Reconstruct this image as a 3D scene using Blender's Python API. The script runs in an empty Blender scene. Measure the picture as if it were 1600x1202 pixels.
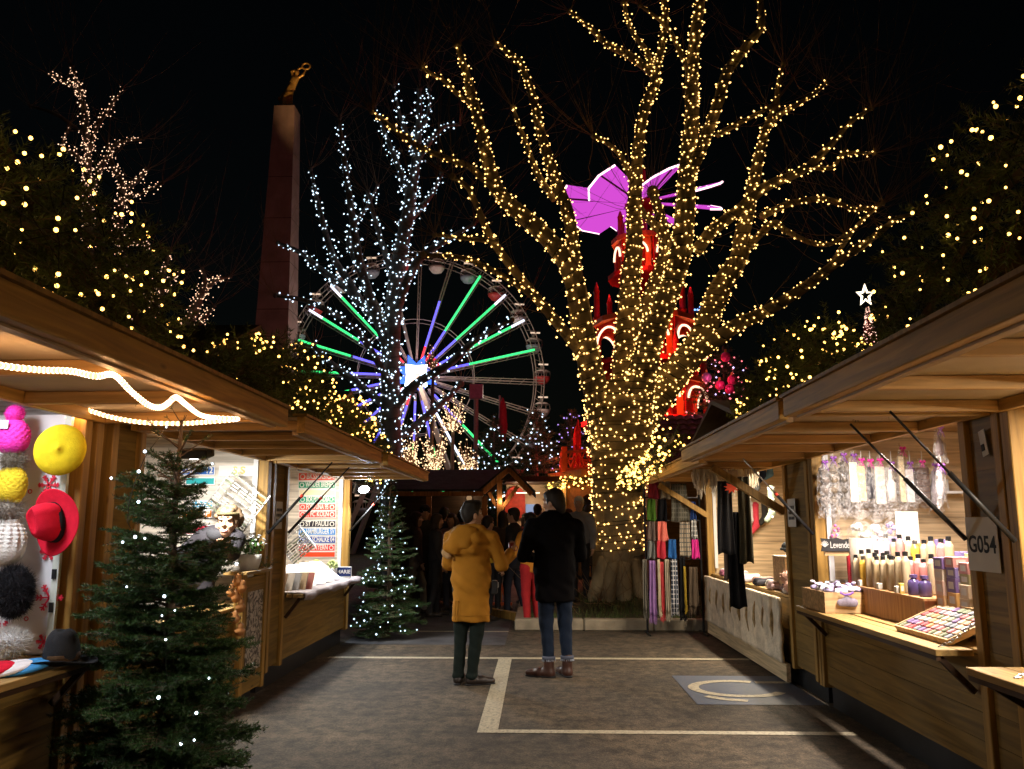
import bpy, math, random
import numpy as np
from mathutils import Matrix, Vector
R_ = math.radians
scene = bpy.context.scene
COL = scene.collection
rng = np.random.default_rng(11)
random.seed(5)

# ------------------------------------------------------------------ camera, world, sun, exposure
F, CX, CY, HZ, VX, EYE = 1300.0, 800.0, 601.0, 820.0, 840.0, 1.5
cam_d = bpy.data.cameras.new('camera'); cam = bpy.data.objects.new('camera', cam_d); COL.objects.link(cam)
cam_d.sensor_width = 36.0; cam_d.lens = 36.0 * F / 1600.0
cam_d.clip_start = 0.05; cam_d.clip_end = 1000
PITCH = math.atan((HZ - CY) / F); YAW = math.atan((VX - CX) / F * math.cos(PITCH))
cam.rotation_euler = (math.pi / 2 + PITCH, 0, YAW); cam.location = (0, 0, EYE)
scene.camera = cam
RC = np.array((Matrix.Rotation(YAW, 3, 'Z') @ Matrix.Rotation(math.pi / 2 + PITCH, 3, 'X')))

w = bpy.data.worlds.new('World'); scene.world = w; w.use_nodes = True
nt = w.node_tree; nt.nodes.clear()
sky = nt.nodes.new('ShaderNodeTexSky'); sky.sky_type = 'NISHITA'; sky.sun_disc = False
sky.sun_elevation = R_(4); sky.sun_rotation = R_(150)
bg = nt.nodes.new('ShaderNodeBackground'); bg.inputs[1].default_value = 0.0008
wo = nt.nodes.new('ShaderNodeOutputWorld')
nt.links.new(sky.outputs[0], bg.inputs[0]); nt.links.new(bg.outputs[0], wo.inputs[0])
sun_d = bpy.data.lights.new('moon', 'SUN'); sun_d.energy = 0.004; sun_d.angle = R_(0.5); sun_d.color = (1, .93, .85)
sun = bpy.data.objects.new('moon', sun_d); COL.objects.link(sun); sun.rotation_euler = (R_(55), 0, R_(-30)); sun.location = (0, 0, 40)
scene.view_settings.view_transform = 'Standard'; scene.view_settings.look = 'None'
scene.view_settings.exposure = 0.0; scene.view_settings.gamma = 1.0; scene.view_settings.use_curve_mapping = False
cy = scene.cycles
cy.use_denoising = True
try: cy.denoiser = 'OPENIMAGEDENOISE'
except Exception: pass
cy.max_bounces = 5; cy.diffuse_bounces = 3; cy.glossy_bounces = 2; cy.transmission_bounces = 4; cy.transparent_max_bounces = 8
cy.sample_clamp_indirect = 2.0; cy.sample_clamp_direct = 0.0
cy.caustics_reflective = False; cy.caustics_refractive = False
cy.use_light_tree = True
cy.use_adaptive_sampling = True; cy.adaptive_threshold = 0.02

# ------------------------------------------------------------------ pixel -> world helpers (photo pixels, 1600 wide)
def ray(px, py):
    return RC @ np.array(((px - CX) / F, (CY - py) / F, -1.0))
def at(px, py, Y):
    d = ray(px, py); t = Y / d[1]
    return np.array((0, 0, EYE)) + d * t
def atz(px, py, z):
    d = ray(px, py); t = (z - EYE) / d[2]
    return np.array((0, 0, EYE)) + d * t
def mpp(Y): return Y / F       # metres per photo pixel at depth Y

# ------------------------------------------------------------------ mesh builder
class MB:
    def __init__(s): s.V = []; s.T = []; s.Q = []; s.n = 0
    def raw(s, v, tris=None, quads=None):
        v = np.asarray(v, float).reshape(-1, 3)
        if tris is not None and len(tris): s.T.append(np.asarray(tris, int).reshape(-1, 3) + s.n)
        if quads is not None and len(quads): s.Q.append(np.asarray(quads, int).reshape(-1, 4) + s.n)
        s.V.append(v); s.n += len(v); return s
    def box(s, lo, hi):
        x0, y0, z0 = lo; x1, y1, z1 = hi
        if x0 > x1: x0, x1 = x1, x0
        if y0 > y1: y0, y1 = y1, y0
        if z0 > z1: z0, z1 = z1, z0
        v = [(x0,y0,z0),(x1,y0,z0),(x1,y1,z0),(x0,y1,z0),(x0,y0,z1),(x1,y0,z1),(x1,y1,z1),(x0,y1,z1)]
        return s.raw(v, None, [(0,3,2,1),(4,5,6,7),(0,1,5,4),(1,2,6,5),(2,3,7,6),(3,0,4,7)])
    def cbox(s, c, sz, M=None):
        h = np.array(sz, float) / 2
        v = np.array([(-1,-1,-1),(1,-1,-1),(1,1,-1),(-1,1,-1),(-1,-1,1),(1,-1,1),(1,1,1),(-1,1,1)], float) * h
        if M is not None: v = v @ np.asarray(M, float).T
        return s.raw(v + np.array(c, float), None, [(0,3,2,1),(4,5,6,7),(0,1,5,4),(1,2,6,5),(2,3,7,6),(3,0,4,7)])
    def beam(s, a, b, wd, hg, up=(0, 0, 1)):
        a = np.array(a, float); b = np.array(b, float); d = b - a; L = np.linalg.norm(d); d /= L
        u = np.array(up, float); sx = np.cross(d, u)
        if np.linalg.norm(sx) < 1e-4: sx = np.cross(d, (1, 0, 0))
        sx /= np.linalg.norm(sx); u = np.cross(sx, d)
        return s.cbox((a + b) / 2, (wd, L, hg), np.stack([sx, d, u], 1))
    def tube(s, P, r, sides=6, cap=True):
        P = np.asarray(P, float); n = len(P)
        r = np.full(n, r, float) if np.isscalar(r) else np.asarray(r, float)
        T = np.gradient(P, axis=0); T /= np.linalg.norm(T, axis=1)[:, None] + 1e-12
        ref = np.array((0, 0, 1.0)) if abs(T[0][2]) < .9 else np.array((1.0, 0, 0))
        U = np.empty_like(P); u = ref
        for i in range(n):
            u = u - T[i] * np.dot(u, T[i]); nu = np.linalg.norm(u)
            if nu < 1e-6: u = np.cross(T[i], (0.3, .5, .8)); nu = np.linalg.norm(u)
            u = u / nu; U[i] = u
        W = np.cross(T, U)
        a = np.arange(sides) * 2 * np.pi / sides
        v = P[:, None] + r[:, None, None] * (np.cos(a)[None, :, None] * U[:, None] + np.sin(a)[None, :, None] * W[:, None])
        i = np.arange(n - 1)[:, None] * sides; j = np.arange(sides)[None]; k = (np.arange(sides) + 1)[None] % sides
        q = np.stack([i + j, i + k, i + sides + k, i + sides + j], -1).reshape(-1, 4)
        tr = []
        if cap and sides > 2:
            for m in range(1, sides - 1):
                tr.append((0, m + 1, m)); b = (n - 1) * sides; tr.append((b, b + m, b + m + 1))
        return s.raw(v.reshape(-1, 3), tr, q)
    def lathe(s, prof, c=(0, 0, 0), seg=16, M=None, sx=1, sy=1):
        prof = np.asarray(prof, float); n = len(prof); a = np.arange(seg) * 2 * np.pi / seg
        v = np.stack([prof[:, :1] * np.cos(a) * sx, prof[:, :1] * np.sin(a) * sy, np.repeat(prof[:, 1:2], seg, 1)], -1).reshape(-1, 3)
        if M is not None: v = v @ np.asarray(M, float).T
        i = np.arange(n - 1)[:, None] * seg; j = np.arange(seg)[None]; k = (np.arange(seg) + 1)[None] % seg
        q = np.stack([i + j, i + k, i + seg + k, i + seg + j], -1).reshape(-1, 4)
        tr = []
        for m in range(1, seg - 1):
            if prof[0, 0] > 1e-5: tr.append((0, m + 1, m))
            if prof[-1, 0] > 1e-5: b = (n - 1) * seg; tr.append((b, b + m, b + m + 1))
        return s.raw(v + np.array(c, float), tr, q)
    def ball(s, c, r, seg=10, rings=6, sc=(1, 1, 1), M=None):
        t = np.linspace(-np.pi / 2, np.pi / 2, rings + 1)
        pr = np.stack([np.cos(t) * r, np.sin(t) * r * sc[2]], 1); pr[0, 0] = pr[-1, 0] = 1e-6
        return s.lathe(pr, c, seg, M, sc[0], sc[1])
    def extrude(s, pts, org, ux, uy, un, th):
        """flat outline (2-D, ccw) given thickness th along un"""
        pts = np.asarray(pts, float); n = len(pts); org = np.array(org, float)
        ux, uy, un = (np.array(q, float) for q in (ux, uy, un))
        a = org + pts[:, :1] * ux + pts[:, 1:2] * uy
        v = np.concatenate([a, a + un * th])
        from mathutils.geometry import tessellate_polygon
        tr = tessellate_polygon([[Vector((p[0], p[1], 0)) for p in pts]])
        t1 = [tuple(t) for t in tr]; t2 = [(n + c, n + b, n + a_) for a_, b, c in t1]
        q = [(i, (i + 1) % n, n + (i + 1) % n, n + i) for i in range(n)]
        return s.raw(v, t1 + t2, q)
    def build(s, name, mat, parent=None, smooth=False, local=False, bevel=0.0, link=True):
        me = bpy.data.meshes.new(name)
        V = np.concatenate(s.V) if s.V else np.zeros((0, 3))
        if parent is not None and not local: V = V - wloc(parent)
        T = np.concatenate(s.T) if s.T else np.zeros((0, 3), int)
        Q = np.concatenate(s.Q) if s.Q else np.zeros((0, 4), int)
        me.vertices.add(len(V)); me.vertices.foreach_set('co', V.astype(np.float32).ravel())
        idx = np.concatenate([T.ravel(), Q.ravel()]).astype(np.int32)
        me.loops.add(len(idx)); me.loops.foreach_set('vertex_index', idx)
        st = np.concatenate([np.arange(len(T)) * 3, len(T) * 3 + np.arange(len(Q)) * 4]).astype(np.int32)
        me.polygons.add(len(st)); me.polygons.foreach_set('loop_start', st)
        me.polygons.foreach_set('use_smooth', np.full(len(st), smooth, bool))
        me.update(calc_edges=True)
        if mat is not None: me.materials.append(mat)
        o = bpy.data.objects.new(name, me)
        if link: COL.objects.link(o)
        if parent is not None: o.parent = parent
        if bevel > 0:
            b = o.modifiers.new('bevel', 'BEVEL'); b.width = bevel; b.segments = 1; b.limit_method = 'ANGLE'; b.angle_limit = R_(40)
        return o

def wloc(o):
    l = np.zeros(3)
    while o is not None: l += np.array(o.location); o = o.parent
    return l
def tag(o, label=None, cat=None, group=None, kind=None):
    if label: o['label'] = label
    if cat: o['category'] = cat
    if group: o['group'] = group
    if kind: o['kind'] = kind
    return o
def thing(name, label, cat, loc=(0, 0, 0), rz=0.0, group=None):
    o = bpy.data.objects.new(name, None); COL.objects.link(o)
    o.empty_display_size = .1; o.location = tuple(float(q) for q in loc); o.rotation_euler = (0, 0, rz)
    return tag(o, label, cat, group)
def dup(root, loc, rz=None, label=None, group=None, scale=None, rot=None):
    r = root.copy(); COL.objects.link(r); r.location = tuple(float(q) for q in loc)
    if rz is not None: r.rotation_euler = (0, 0, rz)
    if rot is not None: r.rotation_euler = rot
    if scale is not None: r.scale = (scale,) * 3 if np.isscalar(scale) else scale
    if label: r['label'] = label
    if group: r['group'] = group
    for ch in list(root.children):
        c = ch.copy(); COL.objects.link(c); c.parent = r
        for g in ch.children:
            d = g.copy(); COL.objects.link(d); d.parent = c
    return r
def struct(o): o['kind'] = 'structure'; return o

# ------------------------------------------------------------------ materials
def mat_new(name):
    m = bpy.data.materials.new(name); m.use_nodes = True; n = m.node_tree
    return m, n, n.nodes['Principled BSDF'], n.links
_cache = {}
def mat(name, col, rough=.6, metal=0.0, var=.15, scale=8.0, bump=0.0, bscale=40.0, spec=.3, island=.0, trans=0.0):
    if name in _cache: return _cache[name]
    m, n, b, L = mat_new(name)
    tc = n.nodes.new('ShaderNodeTexCoord'); no = n.nodes.new('ShaderNodeTexNoise'); no.inputs['Scale'].default_value = scale
    no.inputs['Detail'].default_value = 5
    L.new(tc.outputs['Object'], no.inputs['Vector'])
    mx = n.nodes.new('ShaderNodeMix'); mx.data_type = 'RGBA'
    c = np.array(col)
    mx.inputs[6].default_value = (*np.clip(c * (1 - var), 0, 1), 1); mx.inputs[7].default_value = (*np.clip(c * (1 + var), 0, 1), 1)
    rp = n.nodes.new('ShaderNodeMapRange'); rp.inputs[1].default_value = .3; rp.inputs[2].default_value = .7
    L.new(no.outputs['Fac'], rp.inputs[0]); fac = rp.outputs[0]
    L.new(fac, mx.inputs[0]); colout = mx.outputs[2]
    if island > 0:
        g = n.nodes.new('ShaderNodeNewGeometry'); hs = n.nodes.new('ShaderNodeHueSaturation')
        mr = n.nodes.new('ShaderNodeMapRange'); mr.inputs[3].default_value = 1 - island; mr.inputs[4].default_value = 1 + island
        L.new(g.outputs['Random Per Island'], mr.inputs[0]); L.new(mr.outputs[0], hs.inputs['Value']); L.new(colout, hs.inputs['Color']); colout = hs.outputs[0]
    L.new(colout, b.inputs['Base Color'])
    b.inputs['Roughness'].default_value = rough; b.inputs['Metallic'].default_value = metal
    b.inputs['Specular IOR Level'].default_value = spec
    if trans: b.inputs['Transmission Weight'].default_value = trans
    if bump > 0:
        n2 = n.nodes.new('ShaderNodeTexNoise'); n2.inputs['Scale'].default_value = bscale; n2.inputs['Detail'].default_value = 4
        L.new(tc.outputs['Object'], n2.inputs['Vector'])
        bp = n.nodes.new('ShaderNodeBump'); bp.inputs['Strength'].default_value = bump; bp.inputs['Distance'].default_value = .01
        L.new(n2.outputs['Fac'], bp.inputs['Height']); L.new(bp.outputs[0], b.inputs['Normal'])
    _cache[name] = m; return m
def wood(name, col, axis=1, rough=.55, grain=1.0, island=.22):
    if name in _cache: return _cache[name]
    m, n, b, L = mat_new(name)
    tc = n.nodes.new('ShaderNodeTexCoord'); mp = n.nodes.new('ShaderNodeMapping')
    sc = [22 * grain] * 3; sc[axis] = 1.2 * grain
    mp.inputs['Scale'].default_value = sc
    geo = n.nodes.new('ShaderNodeNewGeometry')
    off = n.nodes.new('ShaderNodeVectorMath'); off.operation = 'ADD'
    cmb = n.nodes.new('ShaderNodeVectorMath'); cmb.operation = 'SCALE'; cmb.inputs[0].default_value = (7, 3, 5)
    L.new(geo.outputs['Random Per Island'], cmb.inputs['Scale'])
    L.new(tc.outputs['Object'], off.inputs[0]); L.new(cmb.outputs[0], off.inputs[1]); L.new(off.outputs[0], mp.inputs[0])
    no = n.nodes.new('ShaderNodeTexNoise'); no.inputs['Scale'].default_value = 1.0; no.inputs['Detail'].default_value = 6; no.inputs['Distortion'].default_value = 1.2
    L.new(mp.outputs[0], no.inputs['Vector'])
    cr = n.nodes.new('ShaderNodeValToRGB'); c = np.array(col)
    cr.color_ramp.elements[0].position = .3; cr.color_ramp.elements[0].color = (*(c * .55), 1)
    cr.color_ramp.elements[1].position = .7; cr.color_ramp.elements[1].color = (*np.clip(c * 1.25, 0, 1), 1)
    L.new(no.outputs['Fac'], cr.inputs[0])
    # knots and stains
    kn = n.nodes.new('ShaderNodeTexVoronoi'); kn.inputs['Scale'].default_value = 3.1
    mp2 = n.nodes.new('ShaderNodeMapping'); s2 = [2.4] * 3; s2[axis] = .9; mp2.inputs['Scale'].default_value = s2
    L.new(off.outputs[0], mp2.inputs[0]); L.new(mp2.outputs[0], kn.inputs['Vector'])
    kr = n.nodes.new('ShaderNodeMapRange'); kr.inputs[1].default_value = .03; kr.inputs[2].default_value = .1; kr.inputs[3].default_value = .35; kr.inputs[4].default_value = 1.0
    L.new(kn.outputs['Distance'], kr.inputs[0])
    mr = n.nodes.new('ShaderNodeMapRange'); mr.inputs[3].default_value = 1 - island; mr.inputs[4].default_value = 1 + island
    L.new(geo.outputs['Random Per Island'], mr.inputs[0])
    mu = n.nodes.new('ShaderNodeMath'); mu.operation = 'MULTIPLY'; L.new(kr.outputs[0], mu.inputs[0]); L.new(mr.outputs[0], mu.inputs[1])
    hs = n.nodes.new('ShaderNodeHueSaturation'); L.new(cr.outputs[0], hs.inputs['Color']); L.new(mu.outputs[0], hs.inputs['Value'])
    L.new(hs.outputs[0], b.inputs['Base Color']); b.inputs['Roughness'].default_value = rough; b.inputs['Specular IOR Level'].default_value = .25
    bp = n.nodes.new('ShaderNodeBump'); bp.inputs['Strength'].default_value = .35; bp.inputs['Distance'].default_value = .004
    L.new(no.outputs['Fac'], bp.inputs['Height']); L.new(bp.outputs[0], b.inputs['Normal'])
    _cache[name] = m; return m
def emit(name, col, strength, sample=True):
    if name in _cache: return _cache[name]
    m = bpy.data.materials.new(name); m.use_nodes = True; n = m.node_tree; n.nodes.clear()
    e = n.nodes.new('ShaderNodeEmission'); e.inputs[0].default_value = (*col, 1); e.inputs[1].default_value = strength
    o = n.nodes.new('ShaderNodeOutputMaterial'); n.links.new(e.outputs[0], o.inputs[0])
    try: m.cycles.emission_sampling = 'AUTO' if sample else 'NONE'
    except Exception: pass
    _cache[name] = m; return m

def area_light(name, loc, power, size, sizey, col, rot=(0, 0, 0), parent=None, spread=None):
    d = bpy.data.lights.new(name, 'AREA'); d.shape = 'RECTANGLE'; d.size = size; d.size_y = sizey; d.energy = power; d.color = col
    if spread: d.spread = spread
    o = bpy.data.objects.new(name, d); COL.objects.link(o); o.rotation_euler = rot
    if parent is not None: o.parent = parent; o.location = tuple(np.array(loc, float) - wloc(parent))
    else: o.location = loc
    return o
def point_light(name, loc, power, col, r=.05, parent=None):
    d = bpy.data.lights.new(name, 'POINT'); d.energy = power; d.color = col; d.shadow_soft_size = r
    o = bpy.data.objects.new(name, d); COL.objects.link(o)
    if parent is not None: o.parent = parent; o.location = tuple(np.array(loc, float) - wloc(parent))
    else: o.location = loc
    return o
def text(body, size, loc, rot, m, parent, name='lettering', extrude=.0015, align='CENTER', bold=.0, sx=1.0, fit=None):
    c = bpy.data.curves.new(name, 'FONT'); c.body = body; c.size = size; c.align_x = align; c.align_y = 'CENTER'
    c.extrude = extrude; c.offset = bold; c.resolution_u = 3
    tmp = bpy.data.objects.new('tmp_text', c); COL.objects.link(tmp); dg = bpy.context.evaluated_depsgraph_get(); me = bpy.data.meshes.new_from_object(tmp.evaluated_get(dg)); bpy.data.objects.remove(tmp); bpy.data.curves.remove(c)
    co = np.zeros(len(me.vertices) * 3); me.vertices.foreach_get('co', co); co = co.reshape(-1, 3)
    if fit: sx = min(1.15, fit / max(np.ptp(co[:, 0]), 1e-4))
    me.name = name; me.materials.clear(); me.materials.append(m); o = bpy.data.objects.new(name, me); COL.objects.link(o)
    o.parent = parent; o.location = tuple(np.array(loc, float) - wloc(parent)); o.rotation_euler = rot; o.scale = (sx, 1, 1)
    return o

def smooth_path(P, n=6):
    """Catmull-Rom through the rows of P (any width)"""
    P = np.asarray(P, float)
    if len(P) < 3: 
        t = np.linspace(0, 1, n + 1)[:, None]; return P[0] * (1 - t) + P[-1] * t
    Q = np.concatenate([[2 * P[0] - P[1]], P, [2 * P[-1] - P[-2]]]); out = []
    for i in range(1, len(Q) - 2):
        t = np.linspace(0, 1, n, endpoint=False)[:, None]
        a, b, c, d = Q[i - 1], Q[i], Q[i + 1], Q[i + 2]
        out.append(.5 * ((2 * b) + (-a + c) * t + (2 * a - 5 * b + 4 * c - d) * t ** 2 + (-a + 3 * b - 3 * c + d) * t ** 3))
    out.append(P[-1:]); return np.concatenate(out)

# common materials
W_POST = wood('post_wood', (.32, .185, .046), 2)
W_PLANK = wood('plank_wood', (.22, .134, .032), 1)
W_PLANKX = wood('plank_wood_across', (.30, .165, .065), 0)
W_IN = wood('inner_wood', (.40, .25, .11), 0)
W_AWN = wood('awning_wood', (.42, .25, .09), 0)
W_FASC = wood('fascia_wood', (.48, .28, .075), 1)
W_COUNT = wood('counter_wood', (.33, .21, .075), 1)
W_DARK = wood('dark_roof_wood', (.055, .028, .014), 1)
W_LIGHT = wood('light_crate_wood', (.55, .36, .18), 0)
PANEL = mat('awning_panel', (.46, .36, .23), .7, var=.2, scale=3)
WHITE = mat('white_paint', (.72, .73, .76), .6, var=.04)
PAPER = mat('paper', (.62, .60, .56), .7, var=.04)
BLACK = mat('black_plastic', (.015, .015, .016), .45, var=.3)
DARKM = mat('dark_metal', (.03, .03, .032), .4, .8)
STEEL = mat('steel', (.45, .45, .46), .35, 1.0)
INK = mat('ink', (.012, .012, .014), .7)
WIRE = mat('wire_green', (.008, .012, .008), .6)
BULB_W = emit('bulb_warm', (1.0, .55, .15), 5.2)
BULB_G = emit('bulb_garland', (1.0, .52, .10), 8.0)
BULB_P = emit('bulb_pinkish', (1.0, .58, .36), 2.6)
BULB_C = emit('bulb_cool', (.62, .82, 1.0), 3.0)
BULB_CW = emit('bulb_white_blue', (.75, .87, 1.0), 6.0)
# ------------------------------------------------------------------ ground
def asphalt():
    m, n, b, L = mat_new('asphalt')
    tc = n.nodes.new('ShaderNodeTexCoord')
    a = n.nodes.new('ShaderNodeTexNoise'); a.inputs['Scale'].default_value = .9; a.inputs['Detail'].default_value = 7; a.inputs['Roughness'].default_value = .65
    f = n.nodes.new('ShaderNodeTexNoise'); f.inputs['Scale'].default_value = 60; f.inputs['Detail'].default_value = 6; f.inputs['Roughness'].default_value = .8
    v = n.nodes.new('ShaderNodeTexVoronoi'); v.inputs['Scale'].default_value = 95
    m2 = n.nodes.new('ShaderNodeTexNoise'); m2.inputs['Scale'].default_value = 8.5; m2.inputs['Detail'].default_value = 8; m2.inputs['Roughness'].default_value = .75
    for q in (a, f, v): L.new(tc.outputs['Object'], q.inputs['Vector'])
    st = n.nodes.new('ShaderNodeMapping'); st.inputs['Scale'].default_value = (1, .8, 1); L.new(tc.outputs['Object'], st.inputs[0]); L.new(st.outputs[0], m2.inputs['Vector'])
    r1 = n.nodes.new('ShaderNodeValToRGB'); r1.color_ramp.elements[0].position = .35; r1.color_ramp.elements[0].color = (.026, .020, .0135, 1)
    r1.color_ramp.elements[1].position = .68; r1.color_ramp.elements[1].color = (.076, .056, .035, 1)
    L.new(a.outputs['Fac'], r1.inputs[0])
    def mult(col, fac, lo, hi, p0, p1):
        r = n.nodes.new('ShaderNodeMapRange'); r.inputs[1].default_value = p0; r.inputs[2].default_value = p1; r.inputs[3].default_value = lo; r.inputs[4].default_value = hi
        L.new(fac, r.inputs[0]); h = n.nodes.new('ShaderNodeHueSaturation'); L.new(col, h.inputs['Color']); L.new(r.outputs[0], h.inputs['Value']); return h.outputs[0]
    c = mult(r1.outputs[0], f.outputs['Fac'], .35, 1.65, .36, .64)
    c = mult(c, m2.outputs['Fac'], .35, 1.7, .38, .64)
    L.new(c, b.inputs['Base Color']); b.inputs['Roughness'].default_value = .8; b.inputs['Specular IOR Level'].default_value = .35
    bp = n.nodes.new('ShaderNodeBump'); bp.inputs['Strength'].default_value = .7; bp.inputs['Distance'].default_value = .006
    L.new(v.outputs['Distance'], bp.inputs['Height']); L.new(bp.outputs[0], b.inputs['Normal'])
    return m
def road_paint(name, col, wear=.5):
    m, n, b, L = mat_new(name)
    tc = n.nodes.new('ShaderNodeTexCoord')
    f = n.nodes.new('ShaderNodeTexNoise'); f.inputs['Scale'].default_value = 38; f.inputs['Detail'].default_value = 8; f.inputs['Roughness'].default_value = .75
    L.new(tc.outputs['Object'], f.inputs['Vector'])
    r = n.nodes.new('ShaderNodeValToRGB'); r.color_ramp.elements[0].position = wear - .16; r.color_ramp.elements[0].color = (.09, .08, .07, 1)
    r.color_ramp.elements[1].position = wear + .04; r.color_ramp.elements[1].color = (*col, 1)
    L.new(f.outputs['Fac'], r.inputs[0]); L.new(r.outputs[0], b.inputs['Base Color']); b.inputs['Roughness'].default_value = .65
    return m
M_ASPH = asphalt()
g = MB(); g.raw([(-250, -60, 0), (250, -60, 0), (250, 420, 0), (-250, 420, 0)], None, [(0, 1, 2, 3)])
struct(g.build('ground', M_ASPH))
PAINT = road_paint('road_paint', (.34, .30, .21), .50); PAINTB = road_paint('road_paint_blue', (.035, .05, .085), .46)
def rect(mb, x0, x1, y0, y1, z): mb.raw([(x0, y0, z), (x1, y0, z), (x1, y1, z), (x0, y1, z)], None, [(0, 1, 2, 3)])
def marking(x0, x1, y0, y1):
    mb = MB(); rect(mb, x0, x1, y0, y1, .004); struct(mb.build('road_marking', PAINT))
marking(-2.4, 2.38, 9.78, 9.90); marking(-1.9, -.42, 12.18, 12.26); marking(-.45, -.30, 6.50, 9.78); marking(-.45, 2.3, 6.40, 6.498)
mb = MB(); rect(mb, 1.34, 2.42, 7.42, 8.78, .004); struct(mb.build('road_marking', PAINTB))
def parking_symbol():
    mb = MB(); z = .008
    def strip(P, wd):
        P = np.array(P, float); T = np.gradient(P, axis=0); T /= np.linalg.norm(T, axis=1)[:, None]; N = np.stack([-T[:, 1], T[:, 0]], 1) * wd / 2
        v = np.concatenate([np.c_[P + N, np.full(len(P), z)], np.c_[P - N, np.full(len(P), z)]]); n = len(P)
        mb.raw(v, None, [(i, n + i, n + i + 1, i + 1) for i in range(n - 1)])
    t = np.linspace(R_(60), R_(330), 40)
    strip(np.stack([1.84 + .40 * np.cos(t), 8.12 + .36 * np.sin(t)], 1), .10)
    strip([(2.08, 8.42), (2.4, 8.42)], .10)
    strip([(1.48, 7.75), (1.62, 7.62), (1.80, 7.56)], .09)
    return mb.build('road_marking', PAINT)
struct(parking_symbol())
# asphalt repair strip and the joint between the two surfaces further back
M_ASPH2 = mat('asphalt_dark', (.05, .05, .055), .75, var=.5, scale=3, bump=.5, bscale=120)
mb = MB(); rect(mb, -2.5, -.42, 10.9, 40, .003); struct(mb.build('road_patch', M_ASPH2))

# planting bed with kerb
KERB = mat('kerb_stone', (.25, .21, .155), .8, var=.25, scale=6, bump=.5, bscale=60)
SOIL = mat('soil', (.06, .05, .025), .95, var=.5, scale=5, bump=1, bscale=25)
BX, BY = -.34, 12.35
mb = MB()
x = BX
while x < 5.0:
    mb.box((x + .004, BY, 0), (x + .99, BY + .22, .16)); x += 1.0
y = BY + .224
while y < 19:
    mb.box((BX + .002, y, 0), (BX + .16, y + .99, .157)); y += 1.0
struct(mb.build('kerb', KERB, bevel=.015))
mb = MB(); nx, ny = 40, 40
xs = np.linspace(BX + .15, 9, nx); ys = np.linspace(BY + .2, 22, ny); X, Y = np.meshgrid(xs, ys, indexing='ij')
Z = .12 + .03 * np.sin(X * 3.1) * np.cos(Y * 2.3) + .02 * np.sin(X * 7 + Y * 5); Z += .22 * np.exp(-((X - 1.42) ** 2 + (Y - 15) ** 2) / .9)
i, j = np.meshgrid(np.arange(nx - 1), np.arange(ny - 1), indexing='ij'); k = (i * ny + j).ravel()
mb.raw(np.stack([X, Y, Z], -1).reshape(-1, 3), None, np.stack([k, k + ny, k + ny + 1, k + 1], 1)); struct(mb.build('planting_bed', SOIL, smooth=True))
def bedz(x, y): return .12 + .03 * math.sin(x * 3.1) * math.cos(y * 2.3) + .02 * math.sin(x * 7 + y * 5) + .22 * math.exp(-((x - 1.42) ** 2 + (y - 15) ** 2) / .9)
N = 6000; gx = rng.uniform(BX + .2, 4.6, N); gy = BY + .25 + 4.5 * rng.uniform(0, 1, N) ** 1.3
keep = (np.sin(gx * 2.3 + 1) * np.sin(gy * 1.7) + rng.normal(0, .5, N)) > -.1; gx, gy = gx[keep], gy[keep]; N = len(gx)
gz = np.array([bedz(a, b) for a, b in zip(gx, gy)]); h = rng.uniform(.05, .13, N); an = rng.uniform(0, 6.28, N); ln = rng.normal(0, .035, (N, 2))
P = np.stack([gx, gy, gz], 1); dx = np.stack([np.cos(an), np.sin(an), 0 * an], 1) * .007
V = np.stack([P - dx, P + dx, P + np.c_[ln, h]], 1).reshape(-1, 3)
GRASS = mat('grass_blades', (.07, .09, .025), .7, var=.3, island=.5)
tag(MB().raw(V, np.arange(3 * N).reshape(-1, 3)).build('grass', GRASS), kind='stuff')
# low timber edging lying in the dark behind the two men
tb = thing('timber_beam', 'low timber edging beam lying on the ground beside the planting bed', 'beam', at(788, 925, 14.2) * (1, 1, 0))
mb = MB(); mb.beam((-1.15, 14.9, .06), (-.3, 13.6, .06), .12, .12); mb.build('edging', W_POST, tb)

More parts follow.
